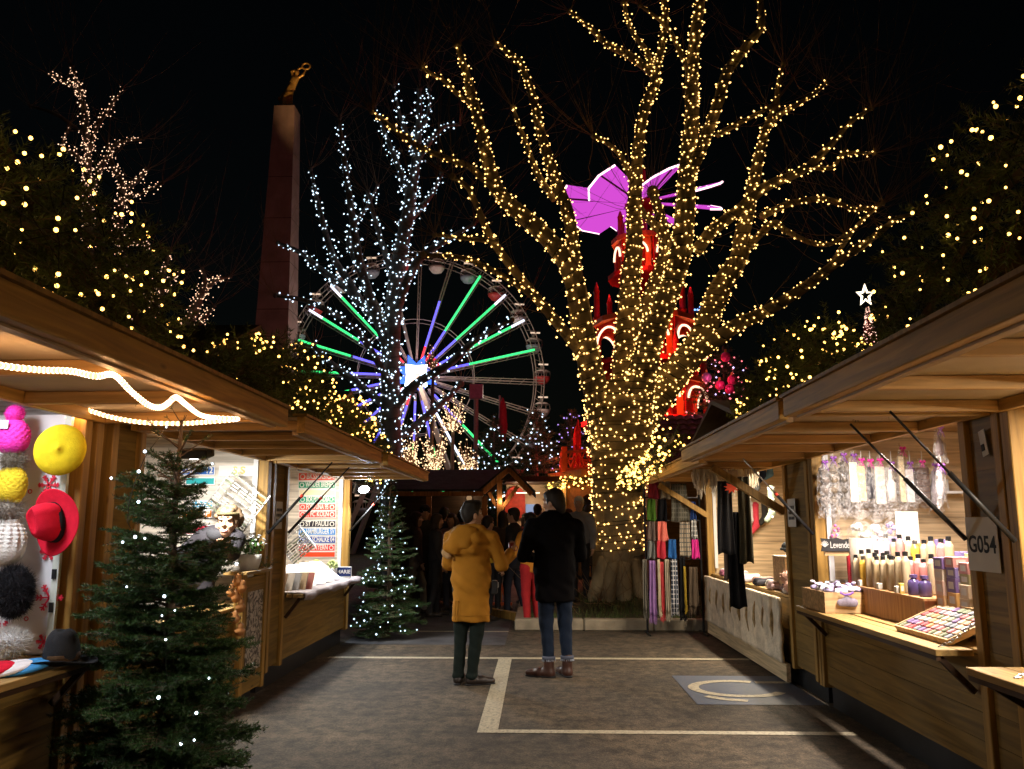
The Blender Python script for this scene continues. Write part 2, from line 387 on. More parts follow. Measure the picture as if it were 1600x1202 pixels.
# ------------------------------------------------------------------ market stalls
AWZ = 2.115
def planks(mb, axis, a0, a1, c, th, z0, z1, row=.155, gap=.004):
    """rows of boards: axis 0 runs along X at y=c.., axis 1 runs along Y at x=c.."""
    n = max(1, round((z1 - z0) / row)); h = (z1 - z0) / n
    for k in range(n):
        lo, hi = z0 + k * h + gap / 2, z0 + (k + 1) * h - gap / 2
        j = (k % 3 - 1) * .0006
        if axis == 1: mb.box((c, a0, lo), (c + th + j, a1, hi))
        else: mb.box((a0, c, lo), (a1, c + th + j, hi))
    q = .7 * th
    if axis == 1: mb.box((c + .15 * th, a0 + .003, z0 + .002), (c + .15 * th + q, a1 - .003, z1 - .002))
    else: mb.box((a0 + .003, c + .15 * th, z0 + .002), (a1 - .003, c + .15 * th + q, z1 - .002))
def stall(s, Y0, Y1, xf, label, near, far, name='market_stall', group='wooden chalets along the aisle', awn=1.06, inner=W_IN, shelf=.28, awnY=None, raf=5, z0=.2, front=True, depth=2.05, struts=(0, 1), apex=2.98):
    X = lambda d: s * (xf + d)
    st = thing(name, label, 'market stall', (X(0), (Y0 + Y1) / 2, 0), 0, group)
    oa, ob = Y0 + near, Y1 - far                      # opening from oa to ob
    m = MB(); m.box((X(.06), Y0 + .03, 0), (X(depth), Y1 - .03, z0)); m.build('plinth', BLACK, st)
    m = MB(); m.box((X(.06), Y0 + .05, z0 + .002), (X(depth - .05), Y1 - .05, z0 + .03)); m.build('floor_board', W_COUNT, st)
    if front:
        m = MB(); planks(m, 1, oa, ob, min(X(0), X(.035)), .035, z0, .8); m.build('front_panel', W_PLANK, st)
    for nm, a, b in (('near', Y0, oa), ('far', ob, Y1)):
        if b - a > .12:
            m = MB(); planks(m, 1, a + .075, b - .075, min(X(.0), X(.035)), .035, z0, AWZ - .01); m.build('side_panel', W_PLANK, st)
        for yy in ((a, a + .075), (b - .075, b)) if b - a > .12 else ((a, b),):
            m = MB(); m.box((X(-.03), yy[0] + .002, z0 - .03), (X(.06), yy[1] - .002, AWZ - .004)); m.build('corner_post', W_POST, st, bevel=.004)
    # inner white edge of the opening
    for yy in ((oa + .001, oa + .018), (ob - .018, ob - .001)):
        m = MB(); m.box((X(.062), yy[0], .9), (X(.105), yy[1], AWZ - .02)); m.build('jamb_trim', WHITE, st)
    m = MB(); planks(m, 1, Y0 + .04, Y1 - .04, min(X(depth - .04), X(depth)), .04, z0, AWZ + .19); m.build('back_wall', inner if inner is not W_IN else wood('inner_wood_back', (.55, .36, .17), 1), st)
    for yy in (Y0, Y1 - .04):
        m = MB(); planks(m, 0, min(X(.062), X(depth)), max(X(.062), X(depth)), yy, .04, z0, AWZ + .19); m.build('end_wall', inner, st)
    m = MB(); m.box((X(.07), Y0, AWZ + .192), (X(depth), Y1, AWZ + .21)); m.build('ceiling', W_IN, st)
    m = MB(); m.box((X(-.028), Y0 + .004, AWZ + .004), (X(.068), Y1 - .004, AWZ + .12)); m.build('lintel', W_POST, st)
    # counter boards
    m = MB()
    if shelf:
        for a, b in ((-shelf, -shelf / 2 - .003), (-shelf / 2 + .003, -.036)): m.box((X(a), oa + .02, .795), (X(b), ob - .02, .83))
    m.box((X(.0), oa + .001, .803), (X(.55), ob - .001, .828)); m.build('counter', W_COUNT, st, bevel=.003)
    if shelf:
        m = MB()
        for yy in (oa + .08, ob - .08): m.beam((X(-.02), yy, .6), (X(-shelf + .04), yy, .785), .035, .03)
        m.box((X(-shelf + .005), oa + .03, .77), (X(-shelf + .03), ob - .03, .793)); m.build('shelf_bracket', W_DARK, st)
    # flap awning
    ya, yb = awnY or (Y0 + .05, Y1 - .02)
    aw = MB(); aw.box((X(-.03), ya + .01, AWZ + .01), (X(-awn + .03), yb - .01, AWZ + .028)); aw = aw.build('awning', PANEL, st)
    m = MB(); m.box((X(-awn), ya, AWZ - .070), (X(-awn + .05), yb, AWZ + .030)); m.build('fascia', W_FASC, aw, bevel=.004)
    m = MB(); m.box((X(-awn + .052), ya + .05, AWZ - .078), (X(-awn + .09), yb - .05, AWZ + .008)); m.build('inner_batten', wood('batten_wood', (.5, .33, .17), 1), aw)
    m = MB(); m.box((X(-awn - .014), ya - .01, AWZ + .031), (X(-awn + .075), yb + .01, AWZ + .047)); m.build('drip_edge', W_POST, aw)
    m = MB(); m.box((X(-.031), ya + .01, AWZ - .05), (X(-.07), yb - .01, AWZ + .008)); m.build('hinge_rail', W_FASC, aw)
    for k in range(raf):
        yy = ya + .045 + (yb - ya - .09) * k / (raf - 1)
        m = MB(); m.box((X(-.072), yy - .022, AWZ - .05), (X(-awn + .05), yy + .022, AWZ + .008)); m.build('rafter', W_AWN, aw, bevel=.003)
    for k in struts:
        yy, q = ((oa - .02), 1) if k == 0 else ((ob + .02), -1)
        a = np.array((X(-.045), yy, 1.42)); b = np.array((X(-.62), yy + q * .03, AWZ - .05)); mid = a + (b - a) * .52
        m = MB(); m.tube([a, mid], .014, 8); gs = m.build('gas_strut', BLACK, aw, smooth=True)
        m = MB(); m.tube([mid, b], .007, 6); m.build('piston_rod', STEEL if s > 0 and k == 1 and Y0 > 4 else DARKM, gs, smooth=True)
        if s > 0 and not (k == 1 and name == 'market_stall' and Y0 > 4): continue
        m = MB(); m.tube([mid - (b - a) * .01, mid + (b - a) * .02], .0155, 8); m.build('red_collar', mat('red_plastic', (.5, .04, .02), .5), gs)
    # roof
    ym = (Y0 + Y1) / 2; ez = AWZ + .2; apex = max(apex, ez + .02)
    m = MB()
    for a, b in ((Y0 - .06, ym), (Y1 + .06, ym)):
        y0_, y1_ = a, b
        v = []
        for d in (-.36, depth + .1):
            for (yy, zz) in ((y0_, ez), (y1_, apex)): v += [(X(d), yy, zz), (X(d), yy, zz + .05)]
        m.raw(v, None, [(0, 2, 6, 4), (1, 5, 7, 3), (0, 1, 3, 2), (4, 6, 7, 5), (0, 4, 5, 1), (2, 3, 7, 6)])
    m.build('roof', W_DARK, st)
    m = MB(); m.extrude([(Y0 + .02, AWZ + .125), (Y1 - .02, AWZ + .125), (Y1 - .02, ez + .0), (ym, apex - .03), (Y0 + .02, ez + .0)], (X(.0), 0, 0), (0, 1, 0), (0, 0, 1), (s, 0, 0), .03)
    m.build('gable_board', W_DARK, st)
    return st
W_INL = wood('inner_wood_white', (.60, .55, .49), 0, island=.06); W_INR = wood('inner_wood_pale', (.58, .44, .28), 0, island=.12)
L1 = stall(-1, 1.5, 4.66, 2.5, 'hat stall at the left edge of the aisle with a rope light under its awning', .1, .2, inner=wood('inner_white_board', (.72, .72, .76), 0, island=.03), shelf=.22, struts=(), awn=1.09)
L2 = stall(-1, 4.76, 7.70, 2.5, 'sign stall behind the dark fir tree, with a smiling vendor leaning out', .42, .10, inner=W_INL, shelf=0, awnY=(4.95, 7.45), struts=(1,), awn=1.10)
L3 = stall(-1, 7.78, 11.1, 2.5, 'sign stall with football club plates, beyond the plank post on the left row', .50, .12, inner=W_INL, shelf=.2, awnY=(7.68, 10.55), awn=1.12)
R1 = stall(1, 1.3, 4.315, 2.4, 'stall cut off by the right edge, its raised awning nearest the camera', .1, .085, inner=W_INL, awn=1.13, struts=(1,), shelf=.36)
R2 = stall(1, 4.33, 7.40, 2.4, 'cosmetics stall with lotion bottles and hanging cellophane bags, marked G054', .42, .12, awn=1.13, inner=W_INR, struts=(0, 1), shelf=.24, apex=2.42)
R3 = stall(1, 7.5, 12.1, 2.42, 'scarf stall with a shaggy white fur skirt below its counter', .75, .10, inner=W_INR, shelf=.0, awnY=(7.48, 11.2), awn=.98, struts=(), apex=2.9)

# ceiling lamps in the stalls
TUBE_E = emit('lamp_tube_white', (1.0, .93, .88), 14, False)
def strip_light(s, xf, Ya, Yb, d, label, power, col, z=AWZ + .12, tilt=0.0, sz=.12):
    x = s * (xf + d); t = thing('strip_light', label, 'lamp', (x, (Ya + Yb) / 2, z), 0, 'strip lights inside the stalls')
    m = MB(); m.box((x - .05, Ya, z + .0), (x + .05, Yb, z + .034)); m.build('housing', WHITE, t)
    m = MB(); m.tube([(x, Ya + .05, z - .022), (x, Yb - .05, z - .022)], .02, 8); m.build('lamp_tube', emit('lamp_tube_%d' % int(col[2] * 100), col, 14, False), t, smooth=True)
    area_light('lamp_light', (x, (Ya + Yb) / 2, z - .05), power, sz, Yb - Ya, col, (0, s * tilt, 0), t)
    return t
strip_light(-1, 2.5, 2.6, 4.1, .25, 'cool strip light under the ceiling of the hat stall', 24, (.93, .95, 1.0), tilt=.15)
strip_light(-1, 2.5, 8.6, 10.7, .25, 'white strip light under the ceiling of the football sign stall', 76, (1.0, .91, .76), tilt=.15)
strip_light(1, 2.4, 2.0, 3.7, .30, 'white strip light in the stall at the right edge', 150, (1.0, .84, .66), tilt=.15, z=AWZ - .03)
strip_light(1, 2.4, 4.9, 6.6, .22, 'pinkish white strip light above the lotion bottles', 150, (1.0, .86, .74), tilt=.15)
strip_light(1, 2.42, 8.3, 11.0, .35, 'white strip light inside the scarf stall', 160, (1.0, .84, .62), tilt=.15)
def flood(loc, label, power, col, rot, cat='floodlight'):
    t = thing('flood_light', label, cat, loc)
    l = np.array(loc, float); Mx = np.array(Matrix.Rotation(rot[2], 3, 'Z') @ Matrix.Rotation(rot[0], 3, 'X'))
    m = MB(); m.cbox(l, (.24, .17, .07), Mx); m.build('housing', BLACK, t, bevel=.008)
    n = Mx @ np.array((0, 0, -1.0))
    m = MB(); m.lathe([(.001, -.041), (.055, -.040), (.07, -.036), (.001, -.034)], l, 20, Mx); m.build('lamp_face', emit('flood_face', (.9, .96, 1.0), 30, False), t)
    m = MB(); m.tube([l + Mx @ np.array((-.13, 0, 0)), l + Mx @ np.array((-.13, 0, .1)), l + Mx @ np.array((.13, 0, .1)), l + Mx @ np.array((.13, 0, 0))], .008, 5); m.build('bracket', DARKM, t)
    a = area_light('lamp_light', l + n * .05, power, .2, .13, col, (rot[0], 0, rot[2]), t); return t
flood((-2.72, 6.55, 2.06), 'black floodlight under the ceiling of the sign stall behind the fir', 80, (1.0, .95, .85), (R_(12), 0, R_(0)))
fl = flood(at(568, 762, 10.9), 'glaring white floodlight under the far end of the left awnings', 42, (.88, .95, 1.0), (R_(-42), 0, R_(25)))
# ------------------------------------------------------------------ fairy lights
_bulb = {}
def bulb_mesh(m, r, big):
    k = (m.name, round(r, 4), big)
    if k not in _bulb:
        b = MB()
        if big: b.ball((0, 0, 0), r, 8, 6)
        else: b.raw(np.array([(1,0,0),(-1,0,0),(0,1,0),(0,-1,0),(0,0,1),(0,0,-1)], float) * r, [(0,2,4),(2,1,4),(1,3,4),(3,0,4),(2,0,5),(1,2,5),(3,1,5),(0,3,5)])
        o = b.build('bulb', m, smooth=big, link=False); _bulb[k] = o.data; bpy.data.objects.remove(o)
    return _bulb[k]
def visible_order(P):
    d = P - np.array((0, 0, EYE)); c = d @ RC; px = CX + F * c[:, 0] / -c[:, 2]; py = CY - F * c[:, 1] / -c[:, 2]
    out = (px < 0) | (px > 1600) | (py < 0) | (py > 1202) | (c[:, 2] > 0)
    return np.argsort(np.linalg.norm(d, axis=1) + out * 1000)
def fairy(label, P, m, r, group, wire=None, wire_r=.004, big=False, name='fairy_lights', rvar=.35, cap=100):
    P = np.asarray(P, float); t = thing(name, label, 'light string', P.mean(0), 0, group); l0 = P.mean(0)
    if wire:
        w_ = MB()
        for q in wire: w_.tube(q, wire_r, 3, cap=False)
        w_.build('wire', WIRE, t)
    order = visible_order(P); me = bulb_mesh(m, r, big)
    for i in order[:cap]:
        o = bpy.data.objects.new('bulb', me); COL.objects.link(o); o.parent = t; o.location = P[i] - l0
        o.scale = (float(rng.uniform(1 - rvar, 1 + rvar)),) * 3
    rest = P[order[cap:]]
    if len(rest):
        n = len(me.vertices); co = np.zeros(n * 3); me.vertices.foreach_get('co', co); co = co.reshape(-1, 3)
        s_ = rng.uniform(1 - rvar, 1 + rvar, len(rest)); V = (rest[:, None] + co[None] * s_[:, None, None]).reshape(-1, 3)
        b = MB(); tr = [p.vertices[:] for p in me.polygons if len(p.vertices) == 3]; qd = [p.vertices[:] for p in me.polygons if len(p.vertices) == 4]
        off = (np.arange(len(rest)) * n)[:, None, None]
        b.raw(V, (np.array(tr)[None] + off).reshape(-1, 3) if tr else None, (np.array(qd)[None] + off).reshape(-1, 4) if qd else None)
        tag(b.build('bulbs', m, t, smooth=big), kind='stuff')
    return t

# ------------------------------------------------------------------ bare pollarded trees (limbs traced, then given depth)
def px_limb(pts, Y0, dy, n=5):
    """pts: photo px, py, width in px -> smooth world polyline + radii, depth running Y0 -> Y0+dy"""
    pts = np.asarray(pts, float); L = np.r_[0, np.cumsum(np.hypot(*np.diff(pts[:, :2], axis=0).T))]; L /= L[-1]
    W = []
    for (x_, y_, w_), t in zip(pts, L):
        Yd = Y0 + dy * t; p = at(x_, y_, Yd); W.append((*p, w_ * mpp(Yd) / 2))
    S = smooth_path(np.array(W), n); return S[:, :3], np.maximum(S[:, 3], .012)
def helix(P, r, pitch, off, phase=0, step=.1):
    seg = np.linalg.norm(np.diff(P, axis=0), axis=1); s = np.r_[0, np.cumsum(seg)]; tot = s[-1]
    # the number of turns per metre stays, so thin limbs get tight wraps
    S = []; c = 0; ang = phase
    while c < tot:
        i = min(np.searchsorted(s, c, 'right') - 1, len(seg) - 1); f = (c - s[i]) / max(seg[i], 1e-6)
        p = P[i] * (1 - f) + P[i + 1] * f; rr = r[i] * (1 - f) + r[i + 1] * f + off
        T = (P[i + 1] - P[i]) / max(seg[i], 1e-6); U = np.cross(T, (0.13, 1, .2)); U /= np.linalg.norm(U); W = np.cross(T, U)
        S.append(p + rr * (math.cos(ang) * U + math.sin(ang) * W))
        da = step / math.hypot(rr, pitch / 6.283); ang += da; c += da * pitch / 6.283
    return np.array(S)
BARK = mat('bark', (.31, .245, .15), .85, var=.45, scale=2.2, bump=.8, bscale=22)
BARKD = mat('bark_grey', (.14, .12, .10), .9, var=.4, scale=2, bump=.7, bscale=18)
TWIG = mat('twig', (.26, .16, .085), .85, var=.3)
def shoots(mb, tip, dirv, n, L, spread=.7, r=.006):
    for _ in range(n):
        d = np.array(dirv) * .5 + rng.normal(0, spread, 3) * (1, 1, .6) + (0, 0, .35); d /= np.linalg.norm(d); l = L * rng.uniform(.5, 1.15)
        k = 5; t = np.linspace(0, 1, k)[:, None]; P = tip + d * t * l + np.array((0, 0, 1.0)) * (t ** 2) * l * .45 + rng.normal(0, .03, (k, 3)) * t
        mb.tube(P, np.linspace(r, r * .35, k), 3, cap=False)
        if rng.random() < .6:
            q = P[2]; d2 = d + rng.normal(0, .5, 3) + (0, 0, .3); d2 /= np.linalg.norm(d2)
            mb.tube(np.array([q, q + d2 * l * .25, q + d2 * l * .45 + (0, 0, .08 * l)]), np.linspace(r * .6, r * .3, 3), 3, cap=False)
def bare_tree(label, limbs, Y, base, bark, pitch, bulb_m, bulb_r, light_label, step, shoot=(9, 1.4), name='bare_tree', group='bare trees wrapped in fairy lights', nstr=1, jit=.02, sides=9, skip_below=None, twig_r=.006, wire_r=.004):
    t = thing(name, label, 'tree', base, 0, group)
    tr = MB(); cr = MB(); wires = []; bulbs = []
    for pts, y0, dy, wrap in limbs:
        P, r = px_limb(pts, Y + y0, dy)
        tr.tube(P, r, sides if r[0] > .1 else 6)
        if shoot and r[-1] < .12:
            d = P[-1] - P[-3]; d /= np.linalg.norm(d)
            tr.ball(P[-1], r[-1] * 1.7, 7, 5)
            shoots(cr, P[-1], d, shoot[0], shoot[1], r=twig_r)
            for i in range(3, len(P) - 1, 3):
                if r[i] < .13 and rng.random() < .6: shoots(cr, P[i], rng.normal(0, .4, 3), 2, shoot[1] * .7, r=twig_r * .8)
        if wrap:
            for k in range(nstr):
                H = helix(P, r, pitch * rng.uniform(.85, 1.15), .006 + wire_r, rng.uniform(0, 6.28))
                if len(H) < 4: continue
                wires.append(H)
                seg = np.r_[0, np.cumsum(np.linalg.norm(np.diff(H, axis=0), axis=1))]; c = rng.uniform(0, step)
                while c < seg[-1]:
                    i = np.searchsorted(seg, c, 'right') - 1; i = min(i, len(H) - 2); f = (c - seg[i]) / max(seg[i + 1] - seg[i], 1e-6)
                    p = H[i] * (1 - f) + H[i + 1] * f
                    j = np.searchsorted(np.linspace(0, 1, len(P)), seg[i] / seg[-1]); j = min(j, len(P) - 1)
                    bulbs.append(p + (p - P[j]) / (np.linalg.norm(p - P[j]) + 1e-6) * bulb_r * 1.1 + rng.normal(0, jit, 3) + (0, 0, rng.normal(0, .075) * min(1, r[j] / .35))); c += step * rng.uniform(.6, 1.4)
    bulbs = np.array(bulbs)
    if skip_below is not None: bulbs = bulbs[bulbs[:, 2] > skip_below]; wires = [q[q[:, 2] > skip_below - .1] for q in wires]; wires = [q for q in wires if len(q) > 4]
    tr.build('trunk', bark, t, smooth=True); cr.build('crown', TWIG, t)
    fairy(light_label, bulbs, bulb_m, bulb_r, 'fairy lights wrapped round the trees', wires, wire_r)
    return t

YB = 15.0
big0 = [  # (px, py, width px), depth offset, depth run, wrapped
 ([(967,962,118),(967,938,94),(966,905,84),(965,850,79),(965,780,80),(967,700,92),(970,645,112),(972,600,84)], 0, 0, True),
 ([(952,690,46),(928,600,44),(911,520,40),(897,440,36),(872,392,32),(832,350,30),(784,307,27),(766,266,24),(749,196,20),(731,126,16),(714,70,10)], -.2, -1.4, True),
 ([(784,307,15),(735,262,13),(710,252,12),(665,234,11),(630,213,10),(605,192,8),(581,175,6)], -1.2, -.9, True),
 ([(912,560,20),(885,522,20),(850,480,18),(798,416,16),(766,370,14),(749,332,12),(731,294,10),(707,276,8)], -.5, -1.8, True),
 ([(778,377,10),(742,374,9),(679,367,6)], -1.8, -.6, True),
 ([(848,474,14),(800,440,12),(756,416,11),(717,402,9),(661,398,7)], -1.3, -1.2, True),
 ([(740,165,11),(712,145,10),(696,128,9),(658,106,6)], -1.5, -.3, True),
 ([(900,430,24),(888,335,22),(867,280,20),(846,210,17),(829,140,14),(811,98,12),(787,77,10),(775,70,8)], -.3, .9, True),
 ([(866,312,13),(840,272,12),(819,217,10),(801,168,7)], .2, .6, True),
 ([(968,660,48),(975,600,46),(980,520,42),(985,440,36),(991,380,30),(991,319,26),(1000,206,20),(1010,161,19),(1024,122,17),(984,88,14),(950,70,12),(920,42,10),(890,18,7)], .2, 1.6, True),
 ([(1012,160,14),(1030,90,13),(1040,20,12),(1030,-40,10)], 1.4, .4, True),
 ([(1026,124,12),(1010,80,11),(985,45,9),(975,5,8)], 1.6, .5, True),
 ([(990,290,11),(972,247,10),(950,225,8),(927,213,6)], 1.0, -.6, True),
 ([(990,655,58),(1003,590,50),(1016,534,44),(1036,480,40),(1060,412,38),(1070,337,36),(1074,262,30),(1081,187,27),(1081,112,24),(1089,37,20),(1100,-30,15)], -.3, -.5, True),
 ([(1076,275,24),(1100,222,22),(1122,161,20),(1137,112,19),(1171,67,16),(1190,37,14),(1184,-20,10)], -.6, -1.2, True),
 ([(1120,212,10),(1160,190,9),(1203,168,6)], -.9, -.7, True),
 ([(1082,130,10),(1062,80,9),(1040,40,8),(1000,8,6)], -.7, -.5, True),
 ([(985,640,40),(995,560,34),(1014,470,28),(1040,400,26),(1032,340,20),(1020,300,14)], .8, 1.8, True),
 ([(985,600,30),(1060,420,22),(1040,370,18),(1000,330,12)], 1.2, .6, True),
 ([(1000,655,62),(1046,595,52),(1093,534,44),(1122,457,38),(1154,404,33),(1158,373,28),(1171,319,24),(1186,244,19),(1197,202,15),(1212,165,12),(1216,131,9),(1224,101,6)], .1, .6, True),
 ([(1086,395,22),(1112,362,22),(1152,330,20),(1197,292,18),(1254,266,15),(1299,225,12),(1329,191,9),(1362,169,6)], -.4, -1.6, True),
 ([(1190,338,13),(1235,318,12),(1291,311,10),(1329,326,8),(1359,326,6)], .4, .8, True),
 ([(1156,402,15),(1179,375,14),(1209,349,13),(1227,360,11),(1265,379,9),(1295,382,8),(1321,367,6)], .5, -.8, True),
 ([(1200,200,11),(1220,178,10),(1250,161,9),(1272,146,7),(1291,131,6)], .7, .6, True),
 ([(1262,262,10),(1300,262,8),(1320,240,7),(1366,240,5)], -1.3, .5, True),
 ([(1045,592,24),(1100,545,28),(1150,509,25),(1192,489,22),(1254,451,19),(1308,410,16),(1358,376,13),(1400,343,9),(1425,335,6)], 0, -2.4, True),
 ([(945,872,20),(940,893,26),(933,920,27),(922,950,22)], -.33, -.15, False), ([(975,880,22),(973,898,28),(975,925,28),(978,955,22)], -.42, -.2, False), ([(990,876,20),(994,895,24),(999,925,25),(1008,952,20)], -.3, -.15, False), ([(958,880,20),(956,898,24),(952,925,25),(948,955,20)], -.42, -.2, False),
 ([(1290,425,8),(1340,352,7),(1380,318,5)], -1.4, -.4, True),
]
big = [([(a, b, c * (1 if i == 0 else .92)) for a, b, c in P_], u, v_, w_) for i, (P_, u, v_, w_) in enumerate(big0)]
tb = at(967, 940, YB)
bare_tree('huge bare plane tree with many thick limbs wrapped in warm lights', big, YB, (tb[0], YB, .2), BARK, .25, BULB_W, .0162,
          'warm white fairy lights wound round every limb of the huge plane tree', .128, shoot=(16, 1.9), nstr=2, skip_below=1.05, name='plane_tree', wire_r=.006)
# root flare
blue = [
 ([(612,905,40),(611,760,34),(611,700,33),(610,600,31),(612,520,29),(620,430,26),(638,330,21),(650,250,15),(655,180,10),(655,140,6)], 0, 0, True),
 ([(612,560,18),(580,470,16),(560,400,14),(545,300,11),(535,230,8),(530,185,5)], 0, -1.2, True),
 ([(604,520,15),(570,480,13),(540,450,12),(500,420,10),(470,395,8),(435,380,5)], 0, 1, True),
 ([(575,490,13),(545,440,12),(520,400,11),(500,330,8),(485,265,5)], .3, -.6, True),
 ([(610,600,12),(560,520,11),(500,480,9),(470,468,8),(430,462,5)], -.3, -1.2, True),
 ([(615,500,16),(640,430,14),(660,400,13),(690,380,10),(740,350,5)], 0, -1.4, True),
 ([(635,350,11),(670,310,9),(690,272,5)], 0, .7, True),
 ([(648,260,9),(668,228,8),(690,200,7),(718,194,4)], 0, -.6, True),
 ([(640,310,11),(622,260,10),(608,225,8),(585,168,4)], 0, .8, True),
 ([(650,235,8),(628,190,7),(615,135,4)], 0, -.7, True),
 ([(652,215,7),(668,180,6),(672,140,4)], 0, .5, True),
 ([(612,640,16),(650,600,15),(700,570,13),(745,530,10),(800,500,5)], 0, -1.6, True),
 ([(612,690,14),(650,665,13),(690,630,11),(720,600,7)], .2, 1.0, True),
 ([(608,640,13),(560,600,12),(520,570,10),(490,540,6)], 0, .8, True),
 ([(560,420,10),(545,370,9),(575,320,6),(590,290,4)], -.3, .6, True),
 ([(618,450,11),(600,390,10),(585,340,8),(575,300,5)], .2, -.8, True),
]
tb = at(611, 905, 22.0)
bare_tree('bare tree wrapped in cool blue-white lights in front of the big wheel', blue, 22.0, (tb[0], 22.0, 0), BARKD, .30, BULB_C, .0235,
          'cool blue-white fairy lights wound round the tree before the big wheel', .16, shoot=(8, 1.8), nstr=2, jit=.06, sides=8)
l1 = [
 ([(150,560,20),(140,400,16),(137,313,14),(137,246,13),(133,184,11),(125,142,8),(112,104,5)], 0, 0, True),
 ([(127,148,8),(105,128,7),(76,116,4)], 0, .5, True),
 ([(138,240,10),(150,200,9),(170,171,7),(191,138,4)], 0, -.5, True),
 ([(140,300,10),(158,262,9),(183,225,7),(224,217,4)], 0, .6, True),
 ([(138,262,8),(115,240,7),(98,228,5),(104,205,4)], 0, -.6, True),
 ([(200,560,17),(196,470,15),(190,400,14),(187,350,13),(190,290,11),(176,258,8),(168,228,5)], -.6, 0, True),
 ([(190,300,8),(212,285,7),(230,265,4)], -.6, .5, True),
 ([(190,310,8),(225,300,6),(254,286,4)], -.6, -.5, True),
 ([(188,385,9),(212,378,7),(238,388,4)], -.5, .6, True),
 ([(137,215,6),(90,180,6),(48,166,4)], .3, .8, False),
]
bare_tree('bare tree with pinkish lights rising behind the garland of the hat stall', l1, 20.0, (at(150, 820, 20.)[0], 20, 0), BARKD, .24, BULB_P, .0155,
          'pinkish white fairy lights on the tree behind the hat stall', .115, shoot=(7, 1.8), nstr=3, jit=.045, sides=7)
l2 = [
 ([(240,560,15),(240,490,13),(250,446,11),(266,392,5)], 0, 0, True),
 ([(243,478,10),(228,455,8),(214,440,4)], 0, .6, True), ([(246,470,10),(262,440,8),(278,428,4)], 0, -.5, True),
]
bare_tree('small bare tree with pinkish lights between the hat stall and the column', l2, 24.0, (at(240, 820, 24.)[0], 24, 0), BARKD, .22, BULB_P, .019,
          'pinkish fairy lights on the small tree left of the column', .15, nstr=2, shoot=(6, 2.2), jit=.06, sides=7)
l3 = [
 ([(262,620,22),(278,545,20),(303,488,17),(320,440,8),(316,420,4)], 0, 0, True),
 ([(308,470,9),(335,440,7),(360,432,4)], 0, .6, True), ([(300,520,9),(325,490,7),(335,478,4)], 0, -.5, True),
]
bare_tree('leaning bare tree with pinkish lights just left of the stone column', l3, 25.0, (at(255, 820, 25.)[0], 25, 0), BARKD, .22, BULB_P, .019,
          'pinkish fairy lights on the leaning tree beside the column', .12, nstr=2, shoot=(8, 3.0), jit=.07, sides=7)

# ------------------------------------------------------------------ needles, fir trees, garlands
NEEDLE = mat('fir_needles', (.034, .085, .022), .5, var=.3, scale=3, island=.55, spec=.4)
NEEDLE2 = mat('garland_needles', (.075, .11, .03), .5, var=.3, scale=3, island=.5, spec=.4)
FIRWOOD = mat('fir_wood', (.12, .085, .06), .85, var=.3)
def needles(mb, A, B, dens, ln, wd, fwd=.75, flat=0.35):
    A = np.asarray(A, float); B = np.asarray(B, float); L = np.linalg.norm(B - A, axis=1); n = np.maximum(3, (L * dens).astype(int))
    I = np.repeat(np.arange(len(A)), n); N = len(I); t = rng.uniform(0.02, 1.02, N)[:, None]
    D = (B - A)[I] / L[I][:, None]; P = A[I] * (1 - t) + B[I] * t
    q = rng.normal(0, 1, (N, 3)); q[:, 2] = q[:, 2] * (1 - flat) + .25; q -= D * (q * D).sum(1)[:, None]; q /= np.linalg.norm(q, axis=1)[:, None] + 1e-9
    dr = D * fwd + q; dr /= np.linalg.norm(dr, axis=1)[:, None]
    s = np.cross(dr, rng.normal(0, 1, (N, 3))); s /= np.linalg.norm(s, axis=1)[:, None] + 1e-9
    l = ln * rng.uniform(.7, 1.2, N)[:, None]
    V = np.stack([P - s * wd / 2, P + s * wd / 2, P + dr * l * .6 + s * wd * .4, P + dr * l, P + dr * l * .6 - s * wd * .4], 1).reshape(-1, 3)
    b = np.arange(N)[:, None] * 5
    mb.raw(V, np.concatenate([b + [0, 1, 2], b + [0, 2, 4], b + [4, 2, 3]]))
